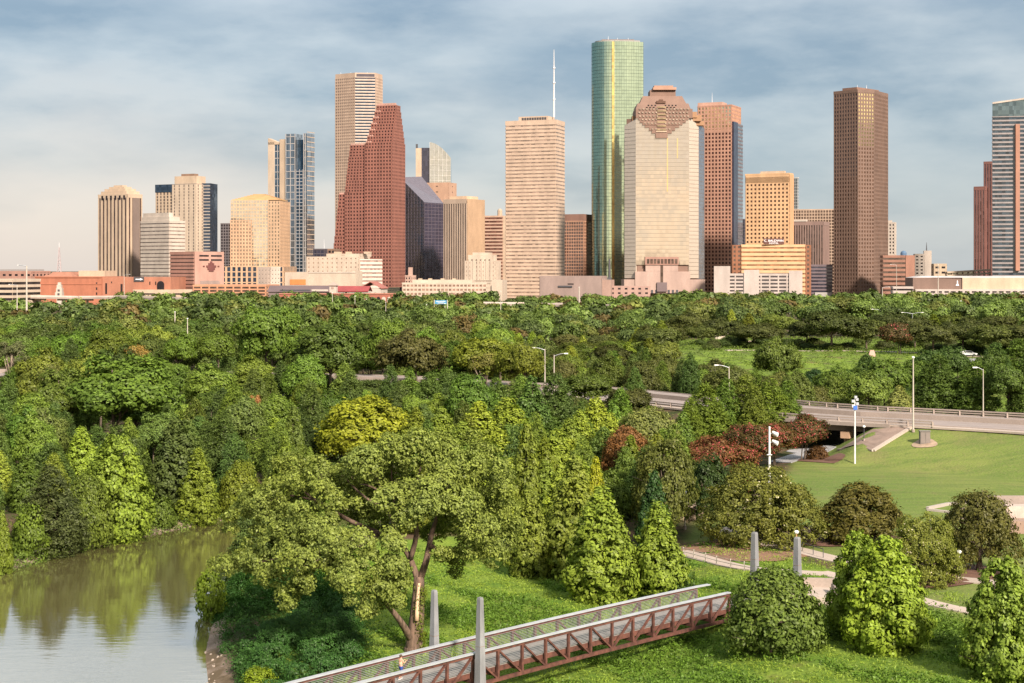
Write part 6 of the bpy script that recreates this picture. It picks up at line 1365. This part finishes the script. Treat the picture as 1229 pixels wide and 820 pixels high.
treepx('round', 777, 486, 572, 90, (.14, .155, .055), 'pale grey-green rounded tree just above the rust tree', idx=2)
treepx('magnolia', 913, 551, 650, 150, (.115, .12, .03), 'wide olive tree dotted with cream flowers behind the two right-hand pylons', idx=0)
treepx('dome', 1034, 575, 650, 106, (.085, .075, .022), 'broad brown-olive rounded tree right of the cream-flowered tree', idx=1)
treepx('round', 1176, 586, 687, 96, (.080, .078, .024), 'brown-green tree with a stout bare trunk at the lawn edge, far right', idx=0)
treepx('magnolia', 1108, 612, 700, 98, (.13, .145, .032), 'olive and cream tree between the brown-green tree and the bright bush', idx=1)
treepx('egg', 1064, 642, 780, 108, (.175, .24, .034), 'bright lime-green dense round tree at the lower right', idx=0)
treepx('egg', 1030, 632, 765, 74, (.15, .21, .03), 'lime-green pointed tree behind the left side of the dense round one', idx=1)
treepx('egg', 1203, 666, 815, 100, (.155, .215, .040), 'bright green leafy tree cut by the right edge of the photo', idx=2)
treepx('cone', 1218, 672, 800, 70, (.15, .18, .03), 'slim bright green tree behind the one cut by the right edge', idx=2)
treepx('dome', 930, 672, 782, 116, (.095, .135, .034), 'willowy dark green bush hiding the right end of the footbridge', 'bush', name='willow_bush', idx=1)
# crape myrtles
treepx('myrtle', 962, 497, 553, 76, (.070, .052, .022), 'red-topped crape myrtle nearest to the parkway bridge', idx=0)
treepx('myrtle', 928, 503, 560, 84, (.080, .050, .018), 'brown-green crape myrtle with few red blooms left of the bridge', idx=1)
treepx('myrtle', 897, 507, 570, 76, (.070, .050, .020), 'crape myrtle with bright red blooms behind the floodlight pole', idx=0)
treepx('myrtle', 860, 520, 590, 100, (.12, .060, .028), 'wide reddish-brown crape myrtle left of the floodlight pole', idx=1)
treepx('dome', 852, 545, 625, 64, (.032, .055, .018), 'dark green rounded tree below the wide reddish crape myrtle', idx=2)
treepx('myrtle', 885, 553, 620, 34, (.13, .03, .02), 'small red-flowered crape myrtle peeping over the cream-flowered tree', idx=1)
treepx('bush', 981, 534, 552, 30, (.10, .05, .025), 'small reddish shrub beside the lawn path', 'shrub', idx=0)
treepx('pinktop', 1078, 385, 425, 50, (.075, .055, .025), 'pink-flowered crape myrtle among the dark oaks on the embankment', idx=0)
# yellow dome and the trees near the river
treepx('dome', 440, 470, 552, 122, (.20, .215, .024), 'broad golden-yellow tree above the big spreading tree', idx=1)
treepx('egg', 140, 520, 645, 90, (.15, .205, .034), 'bright yellow-green rounded tree on the far river bank', idx=2)
treepx('cone', 238, 536, 628, 50, (.13, .165, .026), 'yellow-green pyramid tree beside the park lamp on the river bank', idx=0)
treepx('cone', 212, 498, 606, 74, (.07, .095, .034), 'grey-green feathery tree behind the park lamp', idx=1, name='young_cypress')
treepx('dome', 289, 546, 625, 54, (.125, .15, .024), 'olive-yellow round tree at the bend of the river', idx=0)
treepx('dome', 104, 562, 656, 62, (.09, .12, .024), 'green rounded tree left of the bright one on the far river bank', idx=1)
treepx('feather', 60, 556, 664, 86, (.058, .072, .030), 'wide grey-green feathery tree leaning over the far river bank', idx=1)
treepx('bush', 36, 604, 668, 44, (.085, .125, .02), 'mid green shrub at the waterline near the left edge', 'shrub', idx=0)
treepx('bush', 193, 594, 632, 34, (.08, .115, .024), 'green shrub on the bank right of the bright yellow-green tree', 'shrub', idx=2)
treepx('cone', 2, 610, 692, 26, (.115, .15, .022), 'yellow-green sapling at the left edge of the photo above the water', idx=2)
treepx('bush', 253, 683, 745, 42, (.115, .165, .02), 'bright green round shrub at the tip of the near river bank', 'shrub', idx=1)
treepx('bush', 311, 799, 838, 46, (.14, .19, .02), 'bright green shrub cut by the bottom edge beside the ivy', 'shrub', idx=0)
treepx('elm', 138, 418, 548, 128, GRN, 'large dark green tree with a curved pale trunk left of the parking strip', idx=0)
treepx('oak', 204, 428, 494, 70, (.075, .12, .022), 'umbrella-shaped bright tree on a bare trunk by the parking strip', idx=1)
treepx('sparse', 165, 410, 480, 42, (.26, .17, .06), 'dried tan-orange tree standing out of the dark wood at the left', idx=0)
treepx('sparse', 58, 430, 530, 40, (.11, .12, .045), 'thin grey-green tree with bare leaning trunks at the left', idx=0)
treepx('sparse', 305, 470, 530, 20, (.28, .13, .06), 'nearly bare dead tree with rusty leaves beside the parking strip', idx=0)
treepx('sparse', 12, 405, 470, 44, (.10, .11, .06), 'half-bare grey tree at the upper left edge of the wood', idx=0)
treepx('sparse', 583, 418, 480, 46, (.16, .155, .05), 'pale half-bare tree in front of the yellow-green crowns', idx=0)
treepx('oak', 580, 402, 474, 92, (.125, .145, .022), 'yellow-green wide crowned tree in the middle distance, brightest of its row', idx=2)
treepx('oak', 630, 408, 478, 60, (.115, .13, .022), 'yellow-green tree just right of the brightest one in the middle distance', idx=1)
treepx('oak', 500, 394, 470, 90, (.075, .072, .028), 'brownish grey-green wide tree left of the yellow-green row', idx=0)
treepx('elm', 397, 380, 478, 92, MD, 'tall dark tree on a forked brown trunk in the middle of the wood', idx=1)
treepx('oak', 320, 362, 460, 96, GRN, 'highest rounded green tree standing against the brick warehouse', idx=2)
treepx('oak', 998, 369, 421, 86, (.048, .060, .020), 'big spreading dark live oak on the embankment', idx=1)
treepx('oak', 938, 403, 470, 60, (.085, .115, .028), 'round mid green tree on the slope beside the grassy bank', idx=0)
for i, (px, w) in enumerate(((1012, 66), (978, 40))): treepx('dome', px, 441, 474, w, (.026, .055, .022), ['dark green low wide bush clump beyond the parkway bridge', 'small dark bush clump left of the wide one beyond the parkway bridge'][i], 'bush', idx=i, name='bush')
treepx('cone', 1079, 462, 494, 34, (.20, .215, .075), 'pale cream-tipped young tree beyond the parkway, left of the tall pole', idx=0)
R1 = [(1000, 436, 486, 50), (1028, 440, 486, 46), (1107, 416, 470, 50), (1222, 405, 462, 56), (1180, 418, 480, 44), (1040, 424, 472, 44), (1062, 427, 492, 54), (1125, 423, 494, 64), (1150, 412, 470, 44), (1170, 432, 497, 60), (1210, 430, 500, 56), (1195, 410, 465, 46), (1095, 430, 480, 40), (1235, 420, 500, 50)]
for i, (px, t_, b_, w) in enumerate(R1): treepx('feather' if i % 2 else 'elm', px, t_, b_, w, [(.085, .13, .028), (.068, .105, .026), (.05, .085, .026)][i % 3], 'leafy green tree in the row beyond the parkway at the right', group='row of green trees beyond the parkway')
R2 = [(846, 458, 540, 66), (872, 452, 525, 48), (895, 448, 520, 50), (925, 452, 520, 54), (945, 456, 520, 44), (905, 460, 532, 44), (828, 476, 545, 42)]
for i, (px, t_, b_, w) in enumerate(R2): treepx('feather', px, t_, b_, w, [(.105, .145, .025), (.085, .135, .026), (.12, .15, .03)][i % 3], 'tall yellow-green feathery tree in the clump left of the parkway bridge', group='clump of feathery trees left of the parkway bridge')

CC = [(575, 480, 560, 64), (610, 474, 552, 66), (556, 503, 580, 60), (600, 514, 590, 66), (668, 512, 598, 62), (684, 500, 575, 54), (715, 474, 548, 54), (696, 490, 566, 50), (655, 550, 640, 60), (732, 494, 572, 48), (672, 562, 655, 60), (530, 486, 556, 48), (612, 548, 638, 58), (700, 527, 600, 50)]
for i, (px, t_, b_, w) in enumerate(CC): treepx('cone', px, t_, b_, w, [(.205, .245, .036), (.18, .225, .036), (.15, .195, .038)][i % 3], 'yellow-green pyramid tree in the group rising right above the big spreading crown', group='pyramid trees above the big spreading crown')
for px, t_, b_, w in ((556, 446, 512, 56), (596, 452, 520, 50), (536, 440, 505, 50), (672, 470, 530, 44), (700, 478, 540, 40), (515, 446, 510, 44)): treepx('feather', px, t_, b_, w, (.085, .13, .034), 'soft green tree screening the parkway behind the pyramid trees', group='soft green trees screening the parkway')
for px, t_, b_, w, cc, lab in ((638, 450, 545, 56, (.07, .12, .032), 'green broad pyramid tree below the two twin lamps'), (668, 446, 540, 66, (.065, .10, .03), 'dark green broad pyramid tree right of its twin below the lamps'), (745, 464, 548, 50, (.10, .165, .03), 'fresh green rounded tree in front of the parkway, right of centre'), (352, 484, 560, 34, (.10, .135, .03), 'slim green pyramid tree left of the golden tree'), (342, 520, 600, 30, (.13, .175, .03), 'small bright pyramid tree left of the big spreading tree'), (374, 456, 545, 44, (.07, .10, .03), 'dark feathery pyramid tree just left of the golden tree'), (372, 535, 590, 22, (.12, .165, .03), 'tiny bright pyramid tree at the upper left of the big crown')): treepx('feather' if 'dark' in lab or 'fresh' in lab else 'cone', px, t_, b_, w, cc, lab)
SCR = 0
for k in range(400):
    s_ = 20+k*7.5; q_, _d = along(s_); px_ = CX+q_.x/q_.y*F
    if px_ < 60: continue
    if px_ > 690: break
    x_, y_, _ = P3(s_, RW+7.5+rnd.uniform(-1, 2), 0); px_ = CX+x_/y_*F
    if 588 < px_ < 606: continue
    plant('dome' if k % 3 else 'feather', x_, y_, rnd.uniform(7.0, 10.0)-Hf(x_, y_), rnd.uniform(8, 10.5), [(.075, .115, .03), (.06, .085, .026), (.10, .14, .034)][k % 3], 'bushy green tree in the belt hiding the left stretch of the parkway', group='tree belt hiding the left stretch of the parkway')
# ---- the hero tree: crown clusters placed around its own limbs
hb_ = at(498, 783); HX, HYd, HZ = hb_; rg = np.random.default_rng(5)
def hp(px, py, dy): Yd = HYd+dy; return Vector(((px-CX)/F*Yd, Yd, HC-(py-HY)/F*Yd))
clus = [(468, 598, -4, 20), (488, 622, -4, 18), (515, 590, -4, 22), (488, 590, -3, 20), (470, 650, -5, 16), (530, 665, -2, 13), (500, 545, 0, 34), (470, 548, 2, 30), (440, 555, -2, 28), (535, 552, 1, 30), (562, 562, -1, 30), (590, 580, 1, 28), (603, 612, 0, 24), (600, 650, 2, 22), (575, 635, -3, 28), (555, 605, -3, 30), (528, 588, -3, 28), (565, 660, -2, 20), (548, 672, 1, 15),
        (478, 580, 4, 26), (445, 585, 3, 28), (415, 575, 2, 28), (385, 570, 0, 24), (355, 580, 1, 24), (330, 590, 0, 24), (305, 600, -1, 20), (290, 612, 0, 16), (345, 612, 3, 22), (318, 622, -1, 16), (350, 555, 2, 18), (372, 600, 3, 22),
        (352, 640, -3, 24), (375, 635, -4, 24), (330, 655, -2, 24), (298, 672, -1, 22), (272, 680, -1, 15), (322, 690, -3, 20), (352, 672, -5, 26), (385, 665, -5, 24), (345, 715, -4, 16), (362, 700, -5, 18),
        (400, 650, -6, 22), (415, 690, -6, 24), (440, 680, -5, 24), (455, 710, -5, 22), (470, 680, -5, 20), (445, 725, -5, 16), (430, 650, -5, 22), (480, 700, -4, 15), (505, 610, -5, 18), (460, 625, 4, 26), (520, 640, 5, 18), (540, 625, 4, 22), (588, 610, 5, 26), (420, 610, 5, 26), (525, 535, 3, 24), (580, 545, 3, 22), (610, 630, 3, 18), (395, 600, -2, 22)]
lob = []
for px, py, dy, r in clus:
    c_ = hp(px, py, dy); r_ = r/F*HYd*.95; lob.append((c_.x-HX, c_.y-HYd, c_.z-HZ, r_*.92, r_*1.15, r_*.74))
    for q in range(3): o_ = rg.normal(size=3)*r_*.75; s_ = r_*rg.uniform(.35, .6); lob.append((c_.x-HX+o_[0], c_.y-HYd+o_[1], c_.z-HZ+o_[2]*.8, s_, s_, s_*.8))
cen, nrm, tone = leaves_on(lob, 165000, 14, .27, .6, .35)
hero = thing('cottonwood_tree', 'big spreading tree with forked brown trunk in the foreground by the footbridge', 'tree', hb_)
o = bpy.data.objects.new('crown', leaf_mesh('crown', cen, nrm, .118, tone, M_FOL, None, .62, .5)); C.objects.link(o); o.parent = hero; o.color = (.165, .20, .055, 1)
def limb(pts, r0, r1, n=7):
    P_ = smooth_line([Vector((*hp(px, py, dy).xy, hp(px, py, dy).z)) if False else hp(px, py, dy) for px, py, dy in pts], .7)
    P_ = [tuple(v) for v in P_]; k = len(P_); mb = MB(); mb.tube(P_, [r0+(r1-r0)*i/(k-1) for i in range(k)], 10); return mb
tr = MB()
def addm(a, b): n_ = len(a.v); a.v += b.v; a.f += [tuple(i+n_ for i in f) for f in b.f]
addm(tr, limb([(497, 790, 0), (497, 772, 0), (500, 745, 0), (502, 715, 0), (503, 692, 0)], .78, .44)); addm(tr, limb([(497, 789, 0), (496, 776, 0)], .98, .74))
tr_o = obj('trunk', tr, M_BARKH, hero, True)
limbs = [([(503, 700, 0), (492, 670, 0), (478, 645, 0), (466, 610, 0), (457, 588, 0), (450, 565, 1)], .30, .07), ([(503, 698, 0), (512, 672, 0), (517, 645, 1), (528, 610, 1), (540, 575, 1)], .32, .07), ([(517, 655, 0), (535, 664, 0), (556, 666, 1), (585, 650, 0)], .2, .06), ([(492, 672, 0), (500, 640, -1), (497, 600, -1), (505, 560, 0)], .26, .06),
         ([(494, 768, 0), (480, 745, -2), (468, 730, -3), (455, 715, -4), (440, 700, -5)], .36, .10), ([(478, 645, 0), (455, 640, 1), (420, 625, 2), (385, 605, 1), (350, 595, 1), (315, 605, 0)], .26, .06), ([(466, 612, 0), (447, 603, 0), (430, 590, 0), (415, 575, 1)], .16, .05), ([(385, 605, 1), (365, 590, 0), (350, 570, 0)], .12, .04), ([(455, 642, 1), (420, 660, -3), (380, 665, -4), (335, 670, -3), (300, 678, -2)], .18, .04),
         ([(528, 610, 1), (548, 600, 1), (575, 580, 0)], .15, .04), ([(457, 590, 0), (440, 582, -1), (432, 582, -1)], .1, .04), ([(457, 588, 0), (452, 572, 0), (438, 566, -1)], .12, .04), ([(478, 645, 0), (470, 560, 1), (485, 545, 1)], .14, .04)]
for pts, a, b in limbs: obj('limb', limb(pts, a, b), M_BARKH, hero, True)
mb = MB(); addm(mb, limb([(500, 745, -.75), (501, 722, -.62), (503, 700, -.5)], .2, .12)); obj('bare_wood_scar', mb, plain('bare_wood', (.55, .38, .24), .8), hero, True)
cv, nv, tv = leaves_on([((499-CX)/F*HYd-HX+.35+.15*math.sin(i), -.3, (HC-(780-i*9-HY)/F*HYd)-HZ, .42, .5, .5) for i in range(9)], 2400, 10, .2, .1, 0)
o = bpy.data.objects.new('ivy', leaf_mesh('ivy', cv, nv, .075, tv, M_FOL)); C.objects.link(o); o.parent = hero; o.color = (.10, .125, .02, 1); TREES.append((HX, HYd, 3))

# ---- the rest of the wood, tree by tree
def in_poly(poly, x, y): return float(sdist(poly, np.array([x]), np.array([y]))[0])
rs = [(a, b) for a, b in road_pts]
open_polys = [lawn_poly, meadow_poly]
def ok_places(Yd, px, gap=3.2):
    """vectorised: where a tree may stand (arrays of distance and photo column)"""
    x = (px-CX)/F*Yd; pyb = HY+(HC-H(x, Yd))/Yd*F; d, s = seg_dist(rs, x, Yd)
    ok = (d > 15.5) & ~((s > SPAN0-14) & (s < SPAN1+18) & (d < 42)) & (sdist(water_poly, x, Yd) > 2.0)
    for po in open_polys: ok &= sdist(po, x, Yd) > 2
    ok &= ~((px > 800) & (sdist(slope_poly, x, Yd) < 1)) & ~((px > 940) & (pyb > 500)) & ~((px > 820) & (pyb > 525)) & ~((px > 640) & (pyb > 640))
    for pl in path_lines: dd, _ = seg_dist(pl, x, Yd); ok &= dd > gap
    return ok, x, pyb
Yc = np.sort(np.sqrt(RNG.uniform(168**2, 700**2, 14000))); Pc = RNG.uniform(-70, 1300, 14000); okc, Xc, Bc = ok_places(Yc, Pc)
FOREST = []; nfill = 0
for ci in np.nonzero(okc)[0]:
    Yd, px, x, pyb = float(Yc[ci]), float(Pc[ci]), float(Xc[ci]), float(Bc[ci]); y = Yd; u = rnd.random()
    if Yd < 262:
        if px < 380: kind, h, w = [('feather', rnd.uniform(6.5, 10), rnd.uniform(5.5, 7.5)), ('cone', rnd.uniform(5.5, 8.5), rnd.uniform(4.5, 6)), ('elm', rnd.uniform(8, 11.5), rnd.uniform(7, 9))][0 if u < .45 else 1 if u < .65 else 2]
        else: kind, h, w = ('cone', rnd.uniform(6.5, 9.5), rnd.uniform(5, 6.5)) if u < .6 else ('feather', rnd.uniform(8, 11), rnd.uniform(5, 7)) if u < .9 else ('dome', rnd.uniform(6, 8), rnd.uniform(6, 8))
    elif Yd < 430:
        if px < 660: kind, h, w = ('elm', rnd.uniform(11, 16.5), rnd.uniform(10, 13)) if u < .5 else ('oak', rnd.uniform(11, 15), rnd.uniform(12, 16)) if u < .8 else ('feather', rnd.uniform(9, 12), rnd.uniform(6, 8))
        else: kind, h, w = ('oak', rnd.uniform(7, 9.5), rnd.uniform(10, 14)) if u < .6 else ('dome', rnd.uniform(6, 8), rnd.uniform(7, 10)) if u < .85 else ('feather', rnd.uniform(8, 10), rnd.uniform(5, 6))
    else: 
        if px < 600: kind, h, w = ('oak' if u < .6 else 'elm', rnd.uniform(10, 14.5), rnd.uniform(13, 18))
        else: kind, h, w = ('oak', rnd.uniform(7, 10), rnd.uniform(12, 17)) if u < .8 else ('cone', rnd.uniform(7, 10), rnd.uniform(6, 8))
    if 180 < px < 630 and 268 < Yd < 310 and h > 10 and rnd.random() < .6: h *= .62; w *= .7
    if 642 < px < 684 and 255 < Yd < 345: continue
    if 385 < px < 497 and 172 < Yd < 262: continue
    sp = .41 if Yd < 262 else .52 if Yd < 380 else .46
    if any((x-a)**2+(y-b)**2 < ((w/2+c)*2*sp)**2 for a, b, c in TREES): continue
    if nfill >= 440: break
    nfill += 1
    tone = rnd.random(); jb = rnd.uniform(.62, 1.35); j = [jb*rnd.uniform(.92, 1.08) for _ in range(3)]
    if kind in ('cone',): base, tn = ((.155, .195, .03), 'yellow-green') if tone < .6 else ((.09, .14, .03), 'mid green')
    elif kind == 'feather': base, tn = ((.075, .112, .034), 'soft green') if tone < .6 else ((.105, .15, .032), 'light green')
    elif px > 620 and Yd > 262: base, tn = ((.068, .078, .026), 'dark olive') if tone < .6 else ((.10, .13, .03), 'mid green')
    else: base, tn = ((MD[0]*1.1, MD[1]*1.05, MD[2]*1.2), 'dark green') if tone < .45 else (GRN, 'mid green') if tone < .8 else ((.125, .165, .032), 'light olive')
    shape = {'cone': 'pointed young tree', 'feather': 'feathery tree', 'oak': 'wide rounded tree', 'elm': 'tall full tree', 'dome': 'low rounded tree'}[kind]
    zone = ('in the near wood ' if Yd < 262 else 'in the middle wood ' if Yd < 430 else 'in the far wood ')+('left of the golden tree' if px < 380 else 'behind the big spreading tree' if px < 640 else 'in the centre right' if px < 900 else 'at the right')
    lab = f'{tn} {shape} {zone}'
    plant(kind, x, y, h, w, tuple(b_*k_ for b_, k_ in zip(base, j)), lab, 'tree', lab+'s'.replace('s', ''))
    if Yd < 450: FOREST.append((x, y, w))
row = [(905, 386, 418, 70), (872, 380, 414, 60), (1040, 382, 420, 56), (1120, 384, 424, 74), (1155, 380, 424, 70), (1190, 388, 428, 74), (1225, 384, 430, 80), (968, 380, 416, 56), (842, 388, 414, 50), (1098, 378, 418, 50)]
for i, (px, t_, b_, w) in enumerate(row): treepx('oak', px, t_, b_, w, [(.062, .070, .026), (.052, .062, .022), (.075, .09, .028)][i % 3], 'dark live oak in the row along the top of the grassy embankment', group='live oaks along the top of the embankment')
print('fill trees', nfill, 'last Y', Yd)
YLAST = Yd

# ---- far woodland: one mass beyond the last single tree
def far_wood(name, y0, y1, nt_, nl_, ls, hr, wr):
    C_, N_, T_, K_ = [], [], [], []
    tries = 0; got = 0
    while got < nt_ and tries < nt_*6:
        tries += 1; Yd = math.sqrt(rnd.uniform(y0**2, y1**2)); px = rnd.uniform(-120, 1350); x = (px-CX)/F*Yd
        if Yd < 450 and px > 500:
            d, s = seg_dist(rs, np.array([x]), np.array([Yd]))
            if float(d[0]) < 16: continue
        if 480 < px < 560 and 770 < Yd < 900 and px > 490 and px < 545 and rnd.random() < .8: continue
        if 0 < px < 130 and Yd > 1000: continue
        got += 1; h = rnd.uniform(*hr)*(1.0 if px > 600 else 1.22); w = rnd.uniform(*wr); z = Hf(x, Yd); lb = lobes_broad(h, w, .05, 12, .9, (.2, .32), rnd.randrange(99999))
        c, n, t = leaves_on(lb, nl_, 10, w*.07, .6, .5); C_.append(c+np.array([x, Yd, z])); N_.append(n); T_.append(t)
        u = rnd.random(); b_ = np.array((.070, .098, .038) if u < .42 else (.098, .140, .042) if u < .80 else (.11, .125, .04) if u < .96 else (.10, .075, .035))*rnd.uniform(.7, 1.35)
        K_.append(np.tile(b_, (len(c), 1)))
    cen, nrm, tone, tint = map(np.concatenate, (C_, N_, T_, K_))
    o = bpy.data.objects.new(name, leaf_mesh(name, cen, nrm, ls, tone, M_WOOD, tint, .75, .6)); C.objects.link(o); tag(o, None, None, None, 'stuff'); return o
o = far_wood('distant_woodland', YLAST, 760, int(380*(760**2-YLAST**2)/384000), 2200, .42, (6.5, 13), (11, 18))
tag(o, 'mass of tree crowns filling the middle distance below the city', 'woodland')
o = far_wood('city_edge_woodland', 740, 1330, 1000, 700, .85, (6, 13), (13, 20))
tag(o, 'far belt of tree crowns at the foot of the towers', 'woodland')

# ---- understory, ivy, meadow grass
def scatter_leaves(name, pts, hgt, size, colr, per, spread, label, cat, blend=.3, aspect=.5, zoff=0.0):
    P_ = np.array(pts); z = H(P_[:, 0], P_[:, 1]); k = np.repeat(np.arange(len(P_)), per); hg = np.asarray(hgt)
    r = RNG.random(len(k)); c = np.stack([P_[k, 0]+RNG.normal(size=len(k))*spread, P_[k, 1]+RNG.normal(size=len(k))*spread, z[k]+zoff+r*(hg[k] if hg.ndim else hg)], 1)
    n = np.zeros_like(c); n[:, 2] = 1; tone = .6*RNG.random(len(P_))[k]+.4*RNG.random(len(k))
    me = leaf_mesh(name, c, n, size, tone, M_FOL, None, aspect, blend); o = bpy.data.objects.new(name, me); C.objects.link(o); o.color = (*colr, 1); return tag(o, label, cat, None, 'stuff')
Yu = np.sqrt(RNG.uniform(172**2, 450**2, 16000)); Pu = RNG.uniform(-60, 1280, 16000); ok, Xu, _ = ok_places(Yu, Pu, 2.6)
ok &= ~((Pu > 175) & (Pu < 420) & (Yu > 262) & (Yu < 330) & (RNG.random(len(Pu)) < .8))
ok &= ~((Yu > 262) & (Yu < 400) & (Pu < 640) & (RNG.random(len(Pu)) < .6))
pts = list(zip(Xu[ok], Yu[ok])); hg = RNG.choice((.5, .9, 1.4, 2.2), len(pts))
scatter_leaves('undergrowth', pts, np.array(hg), .20, (.055, .085, .022), 14, .7, 'tangled low green undergrowth covering the ground between the trees', 'undergrowth')
Qb = np.stack([RNG.uniform(-110, 0, 60000), RNG.uniform(150, 240, 60000)], 1); sb = sdist(water_poly, Qb[:, 0], Qb[:, 1]); u_ = (Qb[:, 0]/Qb[:, 1]); Qb = Qb[(sb > .6) & (sb < 6.5) & (Qb[:, 1] > 163)][:4200]
scatter_leaves('bank_vegetation', [tuple(v) for v in Qb], RNG.choice((.4, .8, 1.3), len(Qb)), .17, (.085, .125, .03), 13, .4, 'green weeds and low shrubs overhanging the far river bank', 'bank plants', .4, .5)
# ivy mound on the near bank
ivy_poly = [at(*p_)[:2] for p_ in ((254, 738), (266, 708), (300, 695), (345, 690), (400, 700), (440, 730), (450, 770), (440, 800), (370, 850), (300, 880), (300, 850), (284, 815), (266, 770))]
ip = np.array(ivy_poly); lo, hi = ip.min(0), ip.max(0); pts = []; q = RNG.random((9000, 2))*(hi-lo)+lo; q = q[sdist(ivy_poly, q[:, 0], q[:, 1]) < 0]
lob = []
for i in range(150):
    x, y = q[i]; e = -float(sdist(ivy_poly, np.array([x]), np.array([y]))[0]); r = rnd.uniform(.7, 1.5)*min(1, .45+e*.2); lob.append((x, y, Hf(x, y)+r*.35+min(e, 3)*.22, r, r, r*.75))
cen, nrm, tone = leaves_on(lob, 90000, 14, .26, .7, .6)
ivy = bpy.data.objects.new('ground_ivy', leaf_mesh('ground_ivy', cen, nrm, .088, tone, M_FOL, None, .6, .6)); C.objects.link(ivy); ivy.color = (.030, .078, .020, 1); tag(ivy, 'deep green ivy-like ground cover on the near river bank', 'ground cover', None, 'stuff')
sel = q[150:2600]; scatter_leaves('creeper', [tuple(v) for v in sel], .5, .10, (.034, .082, .02), 14, .35, 'dark green creeper filling between the ivy mounds', 'ground cover', .5, .6)
# meadow: weeds and long grass in patches
mp_ = np.array(meadow_poly); Q = np.stack([RNG.uniform(-32, 62, 42000), RNG.uniform(104, 178, 42000)], 1)
okm = (sdist(meadow_poly, Q[:, 0], Q[:, 1]) < 1) & (sdist(water_poly, Q[:, 0], Q[:, 1]) > 3.5) & (sdist(ivy_poly, Q[:, 0], Q[:, 1]) > -1); Q = Q[okm]
for pl in path_lines: d_, _ = seg_dist(pl, Q[:, 0], Q[:, 1]); Q = Q[d_ > 2.0]
cl_ = np.sin(Q[:, 0]*.21+2)*np.cos(Q[:, 1]*.17)+.6*np.sin(Q[:, 0]*.63+Q[:, 1]*.5)
A_ = Q[cl_ > .15]; B_ = Q[cl_ <= .15]
scatter_leaves('meadow_weeds', [tuple(v) for v in A_], np.clip(RNG.random(len(A_))*.7, .1, .7), .12, (.085, .15, .024), 9, .22, 'dark green weeds growing in patches of the meadow', 'weeds', .25, .5)
scatter_leaves('meadow_grass', [tuple(v) for v in B_[::2]], .28, .13, (.17, .235, .04), 8, .3, 'light green long grass of the meadow', 'grass', -.2, .25)
# thick weeds below the trees on the right bank of the meadow
for nm, pl, ch, cc, n_ in (('bank_weeds', [(590, 690), (620, 672), (700, 700), (770, 722), (830, 712), (830, 690), (700, 668), (640, 660)], .9, (.05, .09, .022), 1500), ('corner_weeds', [(840, 735), (900, 770), (1010, 770), (1130, 775), (1160, 800), (1250, 830), (1250, 775), (1120, 740), (1010, 740), (880, 720)], .9, (.085, .14, .026), 2800)):
    po = [at(*p_)[:2] for p_ in pl]; a_ = np.array(po); q = RNG.random((n_*3, 2))*(a_.max(0)-a_.min(0))+a_.min(0); q = q[sdist(po, q[:, 0], q[:, 1]) < 0][:n_]
    scatter_leaves(nm, [tuple(v) for v in q], np.array([rnd.choice((.3, .6, ch, ch*1.5)) for _ in q]), .13, cc, 16, .35, {'bank_weeds': 'dark tall weeds at the foot of the yellow-green pyramid trees', 'corner_weeds': 'tall green weeds around the lower right trees'}[nm], 'weeds', .4, .5)
# hedge plants on the grassy slope
sl_ = np.array(slope_poly); q = RNG.random((9000, 2))*(sl_.max(0)-sl_.min(0))+sl_.min(0); q = q[sdist(slope_poly, q[:, 0], q[:, 1]) < -2]; scatter_leaves('slope_plants', [tuple(v) for v in q if rnd.random() < .8], .9, .24, (.085, .125, .026), 8, .6, 'rough green planting on the embankment slope', 'planting', .3, .5)
# shoreline stones
stn = MB()
pts = []
for i in range(46):
    px = 232+rnd.uniform(0, 26); py = rnd.uniform(752, 828); x, y, z = at(px+ (8 if py < 790 else 0), py)
    if z > WL-.1: 
        r = rnd.uniform(.05, .17); s_ = MB(); k = 7; ring = [(x+r*math.cos(a*2*math.pi/k)*rnd.uniform(.7, 1.2), y+r*math.sin(a*2*math.pi/k)*rnd.uniform(.7, 1.2)) for a in range(k)]
        s_.prism(ring, z-.05, z+r*.7, [(x+(a-x)*.55, y+(b-y)*.55) for a, b in ring]); top('stone', 'pale stone lying on the gravel shore of the near bank', 'stone', s_, stone((.30, .25, .20), .9), 'pale stones scattered along the gravel shore')


# hedge clumps along the top of the embankment
HG = []
for k in range(46):
    px = 840+k*8.6+rnd.uniform(-3, 3); py = 416+rnd.uniform(-2, 5)+max(0, (px-1100)*.05)
    if 1038 < px < 1060: continue
    x, y, z = at(px, py); plant('bush', x, y, rnd.uniform(1.6, 3.6), rnd.uniform(4, 7), [(.05, .075, .025), (.075, .10, .028), (.06, .07, .03)][k % 3], 'low hedge-like shrub under the live oaks at the top of the embankment', 'shrub', 'hedge shrubs along the top of the embankment')
